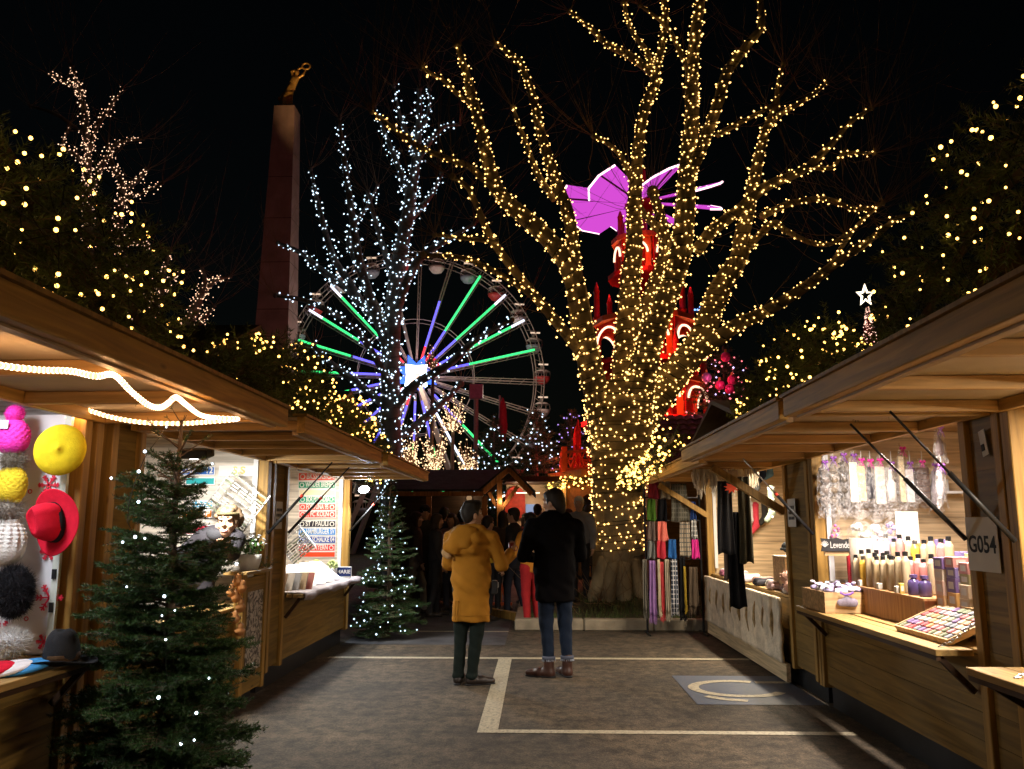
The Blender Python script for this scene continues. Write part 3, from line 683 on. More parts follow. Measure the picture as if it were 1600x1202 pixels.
def fir_tree(label, base, h, R, whorls, nb, dens, ln, wd, bare_top=.0, rz=0, name='fir_tree', group=None, z0=.12, tw=7, prof=.85, needle=NEEDLE, sparse=False):
    base = np.array(base, float); t = thing(name, label, 'fir tree', base, 0, group)
    tr = MB(); tr.tube([base, base + (.01, 0, h * .4), base + (-.01, .005, h * .75), base + (0, 0, h)], [h * .02, h * .015, h * .009, h * .004], 8)
    br = MB(); ne = MB(); A = []; B = []; tips = []
    for wv in range(whorls):
        f = (wv + .3) / whorls; z = z0 + (h - z0) * f ** .92; Lw = R * (1 - f) ** prof * (1.0 if f > .06 else .8) + .05 * h * (1 - f) + .02
        k = max(4, int(nb * (1 - .45 * f)))
        if sparse and f > .86:
            if wv % 2: continue
            k = 5
        for b in range(k):
            an = 6.283 * (b + rng.uniform(-.35, .35)) / k + wv * 1.9 + rz; el = R_(-18 + 58 * f ** 1.2 + rng.uniform(-10, 10)); L = Lw * rng.uniform(.72, 1.18)
            if sparse and .60 < f < .86 and math.cos(an) > .2: L *= .62
            o = np.array((math.cos(an), math.sin(an), 0)); zz = z + rng.uniform(-.5, .5) * h / whorls
            m = 6; tt = np.linspace(0, 1, m)[:, None]
            P = base + (0, 0, zz) + o * (L * math.cos(el)) * tt + np.array((0, 0, 1.0)) * (L * math.sin(el) * tt + (.10 - .05 * f) * L * (tt ** 2 - tt * .6))
            br.tube(P, np.linspace(.004 + .008 * L, .0015, m), 4, cap=False)
            i0 = 1 if L > .15 else 0
            for q in range(i0, m - 1): A.append(P[q]); B.append(P[q + 1])
            tips.append(P[-1])
            side = np.cross(o, (0, 0, 1)); nt_ = max(2, int(tw * L / R + 2))
            for q in range(nt_ if not (sparse and f > .88) else int(rng.integers(0, 2))):
                u = .2 + .78 * (q + rng.uniform(0, .6)) / nt_; p = P[0] + (P[-1] - P[0]) * u; i_ = min(int(u * (m - 1)), m - 2); fr = u * (m - 1) - i_; p = P[i_] * (1 - fr) + P[i_ + 1] * fr
                for sd in (-1, 1):
                    l2 = L * (.52 - .30 * u) * rng.uniform(.7, 1.25); d = o * .72 + side * sd * .75 + np.array((0, 0, rng.uniform(-.22, .2))); d /= np.linalg.norm(d)
                    e = p + d * l2 + np.array((0, 0, .06 * l2)); A.append(p); B.append(e); br.tube([p, e], [.003, .0012], 3, cap=False); tips.append(e)
                    if l2 > .12:
                        for s3 in (-1, 1):
                            p3 = p + (e - p) * rng.uniform(.35, .6); d3 = d * .8 + np.cross(d, (0, 0, 1)) * s3 * .6; A.append(p3); B.append(p3 + d3 * l2 * .42); tips.append(B[-1])
    # the leader
    A.append(base + (0, 0, h * .93)); B.append(base + (0, 0, h))
    A = np.array(A); B = np.array(B)
    if bare_top: k = (A[:, 2] - base[2] < h * (1 - bare_top)) | (np.linalg.norm((A - base)[:, :2], axis=1) > .08); A, B = A[k], B[k]
    needles(ne, A, B, dens, ln, wd)
    tr.build('trunk', FIRWOOD, t, smooth=True); br.build('branches', FIRWOOD, t); ne.build('needles', needle, t)
    return t, np.array(tips)
def pick(tips, n, out=.02, seed=1, front=None):
    r2 = np.random.default_rng(seed); I = r2.permutation(len(tips)); got = []
    for i in I:
        if front is not None and not front(tips[i]): continue
        if all(np.linalg.norm(tips[i] - q) > out for q in got): got.append(tips[i])
        if len(got) >= n: break
    return np.array(got)
FX = at(268, 900, 4.35); FX[2] = 0
t, tips = fir_tree('tall dark fir tree in the left foreground between the two stalls', FX, 2.05, .33, 29, 11, 640, .020, .0028, bare_top=.16, tw=8, prof=.30, sparse=True)
want = [(203,703),(216,730),(363,728),(195,851),(222,790),(168,752),(253,684),(213,842),(376,882),(377,896),(260,935),(275,952),(255,963),(257,1004),(266,1088),(252,1087),(306,1112),(283,1163),(307,1162),(224,842),(330,1060),(200,920)]
pts = []
for (a, b) in want:
    d = tips - np.array((0, 0, EYE)); c = d @ RC; px = CX + F * c[:, 0] / -c[:, 2]; py = CY - F * c[:, 1] / -c[:, 2]
    e = np.hypot(px - a, py - b) + (tips[:, 1] - (FX[1] - .4)) * 30; pts.append(tips[np.argmin(e)] + (0, -.012, .004))
pts = np.array(pts); I = np.argsort(pts[:, 2])
fairy('few blue-white bulbs strung through the tall dark foreground fir', pts, BULB_CW, .0065, 'fairy lights on the fir trees', [smooth_path(pts[I][::3], 4)], .002, big=True)
t, tips = fir_tree('bushy green fir tree with white lights at the far end of the left stalls', (at(598, 985, 11.2)[0], 11.55, 0), 2.12, .38, 20, 10, 330, .022, .004, tw=6, prof=.7)
P = pick(tips, 90, .06, 3, lambda q: q[1] < 11.6)
fairy('small white bulbs on the bushy fir at the far end of the left stalls', P + (0, -.015, 0), BULB_C, .0115, 'fairy lights on the fir trees')
for k, (a, top, Yf, Rr, lb) in enumerate(((772, 652, 28, .85, 'dark fir with white bulbs left of the bigger lit fir beyond the hut'), (838, 640, 27, 1.05, 'bigger dark fir with dense white bulbs beyond the hut gable'))):
    tp = at(a, top, Yf); t, tips = fir_tree(lb, (tp[0], Yf, 0), tp[2], Rr, 26, 9, 40, .09, .012, tw=4, prof=.55, z0=1.5)
    P = pick(tips, 95, .1, 5 + k, lambda q: q[1] < Yf + .1 and q[2] > 2)
    fairy(lb.replace('dark fir with', 'string of').replace('white bulbs', 'white bulbs on the fir'), P, BULB_C, .03, 'fairy lights on the fir trees')
def garland(label, path, rad, n, ln, light_label, nb, br, seed, dens=190, twl=.2, bm=BULB_G, droop=.25, grp='fir garlands along the stall roofs', capn=100, big=True, wd=.005):
    P = smooth_path(np.array(path, float), 8); r2 = np.random.default_rng(seed); c = P[:, :3].mean(0)
    t = thing('fir_garland', label, 'garland', c, 0, grp)
    rad_ = P[:, 3] * rad if P.shape[1] > 3 else np.full(len(P), rad); P = P[:, :3]
    seg = np.r_[0, np.cumsum(np.linalg.norm(np.diff(P, axis=0), axis=1))]
    u = r2.uniform(0, seg[-1], n); C = np.stack([np.interp(u, seg, P[:, k]) for k in range(3)], 1); rr = np.interp(u, seg, rad_)
    d = r2.normal(0, 1, (n, 3)); d /= np.linalg.norm(d, axis=1)[:, None]; q = r2.uniform(.25, 1, n) ** .6
    A = C + d * (rr * q)[:, None] * .75; dd = d * .8 + r2.normal(0, .5, (n, 3)) - (0, 0, droop); dd /= np.linalg.norm(dd, axis=1)[:, None]
    B = A + dd * (twl * r2.uniform(.5, 1.2, n))[:, None]
    m = MB(); needles(m, A, B, dens, ln, wd); m.build('needles', NEEDLE2, t)
    w_ = MB(); w_.tube(P, .02, 6)
    for a_, b_ in zip(A[::2], B[::2]): w_.tube([a_, b_], [.004, .002], 3, cap=False)
    w_.build('branches', FIRWOOD, t)
    # bulbs sit in short runs on the outside of the garland
    u = []; 
    while len(u) < nb:
        s0 = r2.uniform(0, seg[-1]); th = r2.uniform(0, 6.28)
        for k in range(r2.integers(3, 7)): u.append((s0 + k * .09, th + k * r2.normal(0, .35)))
    u = np.array(u[:nb]); C = np.stack([np.interp(u[:, 0], seg, P[:, k]) for k in range(3)], 1); rr = np.interp(u[:, 0], seg, rad_)
    T = P[-1] - P[0]; T /= np.linalg.norm(T); U = np.cross(T, (0, 0, 1)); U /= np.linalg.norm(U); W = np.cross(U, T)
    S = C + (np.cos(u[:, 1])[:, None] * U + np.sin(u[:, 1])[:, None] * W) * (rr * r2.uniform(.85, 1.12, nb))[:, None] + r2.normal(0, .02, (nb, 3))
    fairy(light_label, S, bm, br, 'fairy lights on the garlands', [smooth_path(S[i:i + 4], 3) for i in range(0, len(S) - 4, 5)], .0025, big=big, rvar=.3, cap=capn)
xl = -2.05; xr = 2.0
garland('thick fir garland on the gable of the hat stall', [(xl,1.8,2.55,.8),(xl,2.5,2.62,1),(xl,3.1,2.68,1.1),(xl,3.5,2.72,1.1),(xl,3.85,2.68,1.05),(xl,4.1,2.54,.85),(xl,4.32,2.38,.55)], .27, 900, .045, 'warm bulbs in the garland of the hat stall', 230, .0072, 21)
garland('thick fir garland on the gable of the sign stall behind the foreground fir', [(xl,4.95,2.36,.7),(xl,5.6,2.54,1),(xl,6.3,2.68,1.1),(xl,6.9,2.74,1.1),(xl,7.4,2.66,1),(xl,7.9,2.42,.7)], .25, 800, .045, 'warm bulbs in the garland of the sign stall behind the foreground fir', 240, .0085, 22)
garland('fir garland on the gable of the football sign stall', [(xl,8.1,2.5,.7),(xl,8.8,2.62,1),(xl,9.4,2.54,1),(xl,10.0,2.40,.9),(xl,10.7,2.22,.7)], .25, 500, .05, 'warm bulbs in the garland of the football sign stall', 170, .0115, 23, dens=130)
garland('thick fir garland on the gable of the stall at the right edge', [(xr,1.8,2.72,.8),(xr,2.4,2.86,1),(xr,3.1,2.94,1.1),(xr,3.56,2.88,1.1),(xr,3.95,2.70,1.1),(xr,4.3,2.53,1),(xr,4.7,2.36,.7)], .27, 900, .045, 'warm bulbs in the garland of the stall at the right edge', 250, .0072, 24)
garland('thick fir garland on the gable of the cosmetics stall', [(xr,5.0,2.34,.6),(xr,5.6,2.58,1),(xr,6.2,2.72,1),(xr,6.8,2.66,1.05),(xr,7.3,2.52,.9),(xr,7.75,2.34,.6)], .26, 800, .045, 'warm bulbs in the garland of the cosmetics stall', 260, .009, 25)
garland('sparse fir garland bright with bulbs along the scarf stall awning edge', [(1.22,7.3,2.26,1),(1.20,8.2,2.22,.8),(1.2,9.2,2.12,.7),(1.2,10.2,2.12,.9),(1.2,11.3,2.12,1)], .13, 260, .035, 'dense warm bulbs along the scarf stall awning edge', 190, .0125, 26, dens=150, twl=.12)
# ------------------------------------------------------------------ stone column with gilded figure
STONE = mat('pink_stone', (.36, .24, .20), .8, var=.25, scale=1.2, bump=.3, bscale=14)
GOLD = mat('gilded_bronze', (.75, .42, .10), .4, .45, var=.35, scale=4, bump=.5, bscale=9)
YO = 38.0; tp = at(449, 172, YO); ob = thing('stone_obelisk', 'tall tapering stone column behind the bare trees', 'monument', (tp[0], YO, 0))
def course(z): return 1.02 + (.50 - 1.02) * z / tp[2]
m = MB(); zs = [0, 2.2, 4.6, 7.0, 9.2, 11.4, 13.7, 15.9, 18.0, tp[2]]
for a, b in zip(zs[:-1], zs[1:]):
    ha, hb = course(a), course(b); g_ = .018
    for (x0, x1) in ((-1, -.34), (-.33, .36), (.37, 1)):
        v = [(tp[0] + x0 * ha, YO - ha, a + g_), (tp[0] + x1 * ha, YO - ha, a + g_), (tp[0] + x1 * ha, YO + ha, a + g_), (tp[0] + x0 * ha, YO + ha, a + g_),
             (tp[0] + x0 * hb, YO - hb, b - g_), (tp[0] + x1 * hb, YO - hb, b - g_), (tp[0] + x1 * hb, YO + hb, b - g_), (tp[0] + x0 * hb, YO + hb, b - g_)]
        m.raw(v, None, [(0, 3, 2, 1), (4, 5, 6, 7), (0, 1, 5, 4), (1, 2, 6, 5), (2, 3, 7, 6), (3, 0, 4, 7)])
m.build('shaft', STONE, ob)
m = MB(); v = []
for z, k in ((0, .99), (tp[2] - .03, .97)): h_ = course(z) * k; v += [(tp[0] - h_, YO - h_, z), (tp[0] + h_, YO - h_, z), (tp[0] + h_, YO + h_, z), (tp[0] - h_, YO + h_, z)]
m.raw(v, None, [(0, 3, 2, 1), (4, 5, 6, 7), (0, 1, 5, 4), (1, 2, 6, 5), (2, 3, 7, 6), (3, 0, 4, 7)]); m.build('core', mat('dark_joint', (.08, .05, .045), .9), ob)
m = MB(); m.box((tp[0] - 2.2, YO - 2.2, 0), (tp[0] + 2.2, YO + 2.2, 1.0)); m.box((tp[0] - 1.5, YO - 1.5, 1.0), (tp[0] + 1.5, YO + 1.5, 1.9)); m.build('pedestal', STONE, ob, bevel=.05)
stl = thing('spot_light', 'small floodlight at the foot of the stone column', 'floodlight', (tp[0] + 4, YO - 9, 0))
m = MB(); m.cbox((tp[0] + 4, YO - 9, .25), (.5, .35, .4)); m.build('housing', BLACK, stl, bevel=.03)
sd = bpy.data.lights.new('column_spot', 'SPOT'); sd.energy = 280; sd.color = (1, .58, .55); sd.spot_size = R_(75); sd.spot_blend = .9; sd.shadow_soft_size = .1
so = bpy.data.objects.new('column_spot', sd); COL.objects.link(so); so.parent = stl; so.location = (0, 0, .5)
so.rotation_euler = Vector((-4, 9, 11)).to_track_quat('-Z', 'Y').to_euler()
sd2 = bpy.data.lights.new('statue_spot', 'SPOT'); sd2.energy = 14000; sd2.color = (1, .62, .26); sd2.spot_size = R_(7.0); sd2.spot_blend = 1.0; sd2.shadow_soft_size = .1
so2 = bpy.data.objects.new('statue_spot', sd2); COL.objects.link(so2); so2.parent = stl; so2.location = (.3, 0, .5)
so2.rotation_euler = Vector((-4.2, 9, tp[2] + 1.7)).to_track_quat('-Z', 'Y').to_euler()

STATUE_HOOK = (tp.copy(), YO)

# ------------------------------------------------------------------ big wheel
YW = 42.0; wc = at(650, 590, YW); RW = 205 * mpp(YW)
FRAME = mat('wheel_frame', (.46, .38, .33), .45, .3, var=.1)
LG = emit('tube_green', (.05, 1.0, .24), 1.7, False); LB = emit('tube_blue', (.13, .11, 1.0), 2.2, False); LR = emit('tube_red', (1, .05, .07), 1.8, False); LWH = emit('tube_pale', (.75, .8, 1.0), 2.4, False)
wh = thing('ferris_wheel', 'lit ferris wheel with green and blue light tubes behind the blue-lit tree', 'ferris wheel', (wc[0], YW, 0))
wrot = R_(9)
def wp(r, a, d=0):
    x = r * math.cos(a); return np.array((wc[0] + x * math.cos(wrot) - d * math.sin(wrot), YW + x * math.sin(wrot) + d * math.cos(wrot), wc[2] + r * math.sin(a)))
m = MB()
NS = 24; angs = [R_(15 * k - 1) for k in range(NS)]
for d in (-.42, .42):
    for r in (RW, RW - .42): m.tube([wp(r, a, d) for a in np.linspace(0, 2 * np.pi, 97)], .026, 4, cap=False)
    m.tube([wp(RW * .45, a, d) for a in np.linspace(0, 2 * np.pi, 61)], .02, 4, cap=False)
for k in range(96):
    a = 2 * np.pi * k / 96; m.tube([wp(RW, a, -.42), wp(RW - .42, a + .033, -.42)], .016, 3); m.tube([wp(RW, a, -.42), wp(RW, a + .033, .42)], .016, 3)
m.build('rim', FRAME, wh)
lit = {1: 'wg', 2: 'wg', 3: 'wg', 4: 'wg', 5: 'b', 9: 'wg', 10: 'g', 11: 'g', 12: 'g', 13: 'g', 14: 'b', 15: 'b', 16: 'b', 17: 'b', 18: 'g', 19: 'g', 20: 'bw', 21: 'g'}
for k, a in enumerate(angs):
    m = MB()
    for d in (-.4, .4):
        for off in (-.011, .011): m.tube([wp(.9, a + off * 3, d), wp(RW - .05, a + off, d)], .022, 4)
        for q in range(9):
            r0 = 1.2 + q * .6; m.tube([wp(r0, a - .02, d), wp(r0 + .3, a + .02, d)], .012, 3)
    sp = m.build('spoke', FRAME, wh)
    if k in lit:
        segs = {'wg': ((.14, .20, LR), (.20, .42, LB), (.42, .95, LG)), 'g': ((.2, .5, LB), (.52, .93, LG)), 'b': ((.14, .24, LR), (.24, .62, LB)), 'bw': ((.3, .95, LWH),)}[lit[k]]
        if k in (2, 3, 9, 10): segs = segs + ((.85, .96, LWH),)
        for a0, a1, mm in segs:
            if mm is LWH and len(segs) > 2: a0 = .84
            t_ = MB(); t_.tube([wp(RW * a0, a, -.5), wp(RW * a1, a, -.5)], .052 if mm is not LWH else .056, 6); t_.build('light_tube', mm, sp)
m = MB(); M3 = np.array(Matrix.Rotation(wrot, 3, 'Z'))
m.lathe([(.01, -.6), (.6, -.6), (.7, -.3), (.7, .3), (.6, .6), (.01, .6)], wp(0, 0), 20, M3 @ np.array(Matrix.Rotation(math.pi / 2, 3, 'X'))); m.build('hub', FRAME, wh, smooth=True)
m = MB(); m.extrude([((.80 if k % 2 else .50) * math.cos(k * math.pi / 4), (.80 if k % 2 else .50) * math.sin(k * math.pi / 4)) for k in range(8)], wp(0, 0, -.66), M3 @ np.array((1., 0, 0)), (0, 0, 1), M3 @ np.array((0, 1., 0)), .05); sc_ = m.build('light_screen', emit('screen_white', (.8, .9, 1.0), 6, False), wh)
m = MB(); m.extrude([((1.15 if k % 2 else .62) * math.cos(k * math.pi / 8), (1.15 if k % 2 else .62) * math.sin(k * math.pi / 8)) for k in range(16)], wp(0, 0, -.60), M3 @ np.array((1., 0, 0)), (0, 0, 1), M3 @ np.array((0, 1., 0)), .04); m.build('screen_border', emit('screen_blue', (.05, .15, 1.0), 2.2, False), sc_)
for sd_ in (-1, 1):
    for d in (-1.1, 1.1):
        m = MB(); m.beam(wp(0, 0, d), (wc[0] + sd_ * 3.4, YW + d * 1.6, 0), .22, .22); m.build('support_leg', FRAME, wh)
GON = mat('gondola_white', (.75, .66, .62), .4, var=.1); GRED = mat('gondola_red', (.55, .06, .06), .4, var=.1); GBLU = mat('gondola_blue', (.3, .36, .45), .4, var=.1)
for k in range(24):
    a = R_(15 * k + 6.5)
    if k % 24 in (7, 19): pass
    p = wp(RW, a, 0); q = p - (0, 0, .62)
    g_ = MB(); g_.lathe([(.02, -.36), (.24, -.31), (.40, -.12), (.44, .02), (.41, .03), (.36, -.1), (.22, -.26), (.02, -.30)], q, 14)
    go = g_.build('gondola', GRED if k % 3 == 0 else (GBLU if k % 3 == 1 else GON), wh, smooth=True)
    g_ = MB(); g_.lathe([(.02, .46), (.26, .41), (.40, .32), (.38, .30), (.02, .42)], q, 14); g_.build('gondola_roof', GON, go, smooth=True)
    g_ = MB()
    for e in range(6): ee = e * math.pi / 3; g_.tube([q + (.42 * math.cos(ee), .42 * math.sin(ee), .0), q + (.40 * math.cos(ee), .40 * math.sin(ee), .32)], .018, 3)
    g_.tube([wp(RW + .0, a, -.55), wp(RW, a, .55)], .05, 5); g_.tube([q + (0, 0, .45), p], .03, 4)
    g_.build('gondola_bars', FRAME, go)
    g_ = MB(); g_.cbox(wp(RW - .02, a, -.5) + (0, 0, 0), (.5, .07, .07), M3); g_.build('gondola_lamp', emit('gondola_glow', (1, .70, .5), .9, False), go)
point_light('wheel_glow', wp(0, 0, -2.6), 420, (1, .8, .68), .5, wh)
point_light('wheel_glow', wp(5, R_(-20), -4.0), 260, (1, .75, .6), .5, wh)
pl = thing('flag_pole', 'tall grey lamp mast with a box on top in front of the wheel', 'pole', (at(744, 700, 33)[0], 33, 0))
b_ = at(744, 620, 33); m = MB(); m.tube([(b_[0], 33, 0), (b_[0], 33, b_[2])], .09, 8); m.build('mast', mat('mast_grey', (.3, .22, .26), .5), pl)
m = MB(); m.cbox((b_[0], 33, b_[2] + .2), (.55, .3, .6)); m.build('lamp_box', mat('mast_box', (.28, .12, .25), .5), pl, bevel=.03)
m = None
pt = thing('pennant_mast', 'thin mast with a furled red pennant behind the small lit firs', 'flag', (at(781, 700, 34)[0], 34, 0)); b_ = at(781, 618, 34)
m = MB(); m.tube([(b_[0], 34, 0), (b_[0], 34, b_[2])], .04, 6); m.build('mast', mat('mast_grey', (.3, .22, .26), .5), pt)
m = MB(); m.lathe([(.03, 0), (.14, -.3), (.2, -1.2), (.1, -1.9), (.02, -2.0)], b_ - (-.12, 0, .1), 8, None, 1, .5); m.build('pennant', mat('pennant_red', (.35, .02, .05), .6), pt, smooth=True)

# ------------------------------------------------------------------ giant lit christmas pyramid behind the plane tree
YP = 25.0; pc = at(1010, 600, YP); PX = pc[0]
RED = mat('pyramid_red', (.55, .025, .02), .5, var=.2); REDW = mat('pyramid_orange', (.62, .16, .03), .5, var=.2); GILT = mat('pyramid_gilt', (.7, .4, .1), .5)
py_ = thing('christmas_pyramid', 'giant red lit wooden pyramid with pink windmill blades behind the plane tree', 'christmas pyramid', (PX, YP, 0))
def zat(py): return 1.5 + (HZ - py) * mpp(YP) * 1.0
def ringboard(mb, r0, r1, z0, z1, seg=12): mb.lathe([(r0, z0), (r1, z0), (r1, z1), (r0, z1), (r0, z0)], (PX, YP, 0), seg)
def arch_pts(wd, h, t, n=10):
    r = wd / 2; ri = r - t; a = np.linspace(0, np.pi, n)
    o = [(-r, 0)] + [(-r, h - r)][:0] + [(r * -math.cos(x), h - r + r * math.sin(x)) for x in a] + [(r, 0)]
    i = [(ri, 0)] + [(ri * math.cos(x), h - r + ri * math.sin(x)) for x in a] + [(-ri, 0)]
    return o + i
ARCHE = emit('arch_line', (1.0, .62, .38), 2.6, False)
def tier(z0, z1, R, n, rot, glow, pw, figs=True):
    m = MB(); ringboard(m, .02, R + .25, z0 - .14, z0); tr = m.build('platform', RED, py_)
    wd = 2 * R * math.sin(math.pi / n) * .96; h = z1 - z0 - .15
    for k in range(n):
        a = rot + 2 * math.pi * k / n; o = np.array((PX + R * math.cos(math.pi / n) * math.cos(a), YP + R * math.cos(math.pi / n) * math.sin(a), z0 + .003)); ux = np.array((-math.sin(a), math.cos(a), 0)); un = np.array((math.cos(a), math.sin(a), 0))
        b_ = MB(); b_.extrude([(-wd / 2, 0), (-wd / 2 + .17, 0)] + [((wd / 2 - .17) * -math.cos(x), h * .55 + (h * .32) * math.sin(x)) for x in np.linspace(0, math.pi, 9)] + [(wd / 2 - .17, 0), (wd / 2, 0), (wd / 2, h), (-wd / 2, h)][0:], o, ux, (0, 0, 1), un, .07)
        ar = b_.build('arch_panel', RED if k % 2 else REDW, py_)
        b_ = MB(); b_.tube([o + un * .1 + ux * ((wd / 2 - .1) * -math.cos(x)) + np.array((0, 0, h * .5 + h * .36 * math.sin(x))) for x in np.linspace(0, math.pi, 12)], .035, 5); b_.build('light_line', ARCHE, ar)
    m = MB(); ringboard(m, .02, R + .12, z1 - .15, z1); m.build('cornice', REDW, py_)
    if figs:
        for k in range(n):
            a = rot + 2 * math.pi * (k + .5) / n; q = np.array((PX + R * .6 * math.cos(a), YP + R * .6 * math.sin(a), z0 + .003)); hh = h * .62
            b_ = MB(); b_.lathe([(.001, 0), (.2 * hh, 0), (.16 * hh, .3 * hh), (.2 * hh, .62 * hh), (.08 * hh, .74 * hh), (.11 * hh, .82 * hh), (.09 * hh, .95 * hh), (.001, hh)], q, 9); b_.build('figurine', GILT if k % 2 else RED, tr, smooth=True)
    point_light('tier_lamp', (PX, YP, z1 - .4), pw, glow, .15, py_)
    for k in range(n):   # spots under each ledge wash the next arches
        if k % 2 == 0:
            a = rot + 2 * math.pi * k / n; point_light('ledge_lamp', (PX + (R + .7) * math.cos(a), YP + (R + .7) * math.sin(a), z0 + .25), pw * .35, (1, .10, .05), .08, py_)
def candles(z, R, n, rot, h):
    for k in range(n):
        a = rot + 2 * math.pi * k / n; q = (PX + R * math.cos(a), YP + R * math.sin(a), z)
        b_ = MB(); b_.lathe([(.1, 0), (.13, .08), (.09, .1), (.085, h * .72), (.10, h * .74), (.075, h * .8), (.04, h * .93), (.001, h)], q, 9); b_.build('candle_post', RED, py_, smooth=True)
# base: a mulled wine bar under the pyramid
m = MB()
for k in range(8):
    a = R_(22.5 + 45 * k); m = MB(); m.cbox((PX + 2.65 * math.cos(a), YP + 2.65 * math.sin(a), 1.45), (.22, .22, 2.9), np.array(Matrix.Rotation(a, 3, 'Z'))); m.build('bar_post', W_POST, py_)
m = MB(); ringboard(m, 2.4, 2.6, .1, 1.05, 8); m.build('bar_front', wood('bar_orange_wood', (.5, .22, .06), 2), py_)
m = MB(); m.lathe([(.9, .1), (.9, 2.8)], (PX, YP, 0), 12); m.build('bar_core', mat('bar_core_orange', (.6, .28, .08), .7, var=.3, scale=2), py_)
for k in range(8):
    a = R_(45 * k); wd = 1.75; o = np.array((PX + 2.5 * math.cos(a), YP + 2.5 * math.sin(a), 1.06)); ux = np.array((-math.sin(a), math.cos(a), 0)); un = np.array((math.cos(a), math.sin(a), 0))
    b_ = MB(); hw = .95; h = 1.7
    b_.extrude([(-hw, 0), (-hw + .25, 0)] + [((hw - .25) * -math.cos(x), .6 + .7 * math.sin(x)) for x in np.linspace(0, math.pi, 11)] + [(hw - .25, 0), (hw, 0), (hw, h), (-hw, h)], o, ux, (0, 0, 1), un, .06); b_.build('bar_arch', mat('bar_arch_orange', (.62, .22, .05), .6, var=.2), py_)
m = MB(); ringboard(m, .02, 3.0, 2.8, 3.0, 8); m.build('bar_roof', W_POST, py_)
for k in range(4): a = R_(200 + 45 * k); point_light('bar_lamp', (PX + 2.85 * math.cos(a), YP + 2.85 * math.sin(a), 2.62), 34, (1, .5, .16), .1, py_)
# balcony with lattice railing and candles
m = MB()
for k in range(8):
    a0, a1 = R_(22.5 + 45 * k), R_(67.5 + 45 * k); A = np.array((PX + 2.75 * math.cos(a0), YP + 2.75 * math.sin(a0), 3.0)); B = np.array((PX + 2.75 * math.cos(a1), YP + 2.75 * math.sin(a1), 3.0))
    for z in (.06, .55): m.beam(A + (0, 0, z), B + (0, 0, z), .07, .07)
    for q in range(8):
        f0, f1 = q / 8, (q + 1) / 8; m.beam(A + (B - A) * f0 + (0, 0, .08), A + (B - A) * f1 + (0, 0, .53), .03, .03); m.beam(A + (B - A) * f0 + (0, 0, .53), A + (B - A) * f1 + (0, 0, .08), .032, .03)
    m.cbox(A + (0, 0, .35), (.16, .16, .72))
m.build('balcony_railing', REDW, py_)
candles(3.0, 2.3, 8, R_(22), 1.55)
for k in range(5): a = R_(150 + 45 * k); point_light('balcony_lamp', (PX + 3.15 * math.cos(a), YP + 3.15 * math.sin(a), 3.35), 26, (1, .09, .06), .08, py_)
tier(zat(662), zat(600), 1.75, 8, 0.1, (1, .35, .08), 230)
candles(zat(600), 1.75, 8, R_(22), 1.3)
tier(zat(570), zat(500), 1.45, 6, .45, (1, .3, .1), 200)
candles(zat(500), 1.5, 6, R_(10), 1.2)
tier(zat(425), zat(365), .85, 6, .2, (1, .12, .08), 110)
candles(zat(365), .75, 6, R_(20), .9)
m = MB(); m.tube([(PX, YP, 0), (PX, YP, zat(245))], .16, 8); m.build('axle', RED, py_)
hubz = zat(303)
m = MB(); m.lathe([(.01, -.25), (.5, -.2), (.55, .1), (.3, .3), (.01, .35)], (PX, YP, hubz), 14); m.build('blade_hub', RED, py_, smooth=True)
BLADE = emit('blade_magenta_glow', (.82, .09, .80), .85, True); EDGE = emit('blade_edge', (1.0, .62, .72), 3.0, False); SPOTE = emit('blade_spot', (1, .6, .95), 1.6, False)  # blades are no lamps: their spotlit magenta is put in as emission
BLADE_BACK = mat('blade_red', (.6, .08, .05), .5)
for k in range(8):
    a = 2 * math.pi * k / 8 + .2; d = np.array((math.cos(a), math.sin(a), 0)); s_ = np.array((-math.sin(a), math.cos(a), 0)); c_ = s_ * math.cos(R_(27)) + np.array((0, 0, 1)) * math.sin(R_(27)); n_ = np.cross(d, c_)
    o = np.array((PX, YP, hubz + .05)); pts_ = [(.5, -.28), (1.95, -.86), (2.45, -.55), (2.62, -.05), (2.5, .48), (.5, .3)]
    b_ = MB(); b_.extrude(pts_, o, d, c_, n_, .03); bl = b_.build('windmill_blade', BLADE, py_)
    b_ = MB(); b_.tube([o + d * p + c_ * q + n_ * .015 for p, q in pts_[1:5]], .032, 5); b_.build('light_line', EDGE, bl)
    b_ = MB(); b_.tube([o + d * .3 - n_ * .04, o + d * 2.6 - n_ * .04], .03, 5); b_.build('blade_spar', mat('spar_dark', (.05, .01, .04), .6), bl)
    b_ = MB(); [b_.lathe([(.001, -.01), (.05, 0), (.001, .01)], o + d * r_ + c_ * q_ + n_ * .03, 8) for r_, q_ in ((1.2, .05), (1.6, -.15), (1.9, .2), (2.2, -.05))]; b_.build('spot_bulbs', SPOTE, bl)
# garland with lights round the bar roof
P = [(PX + 2.95 * math.cos(a), YP + 2.95 * math.sin(a), 2.68) for a in np.linspace(R_(170), R_(330), 12)]
garland('fir garland round the roof edge of the pyramid bar', [(*p, 1) for p in P], .17, 500, .06, 'warm bulbs in the garland round the pyramid bar', 230, .027, 31, dens=60, twl=.2, grp='fir garlands on the bar', big=False, wd=.01)

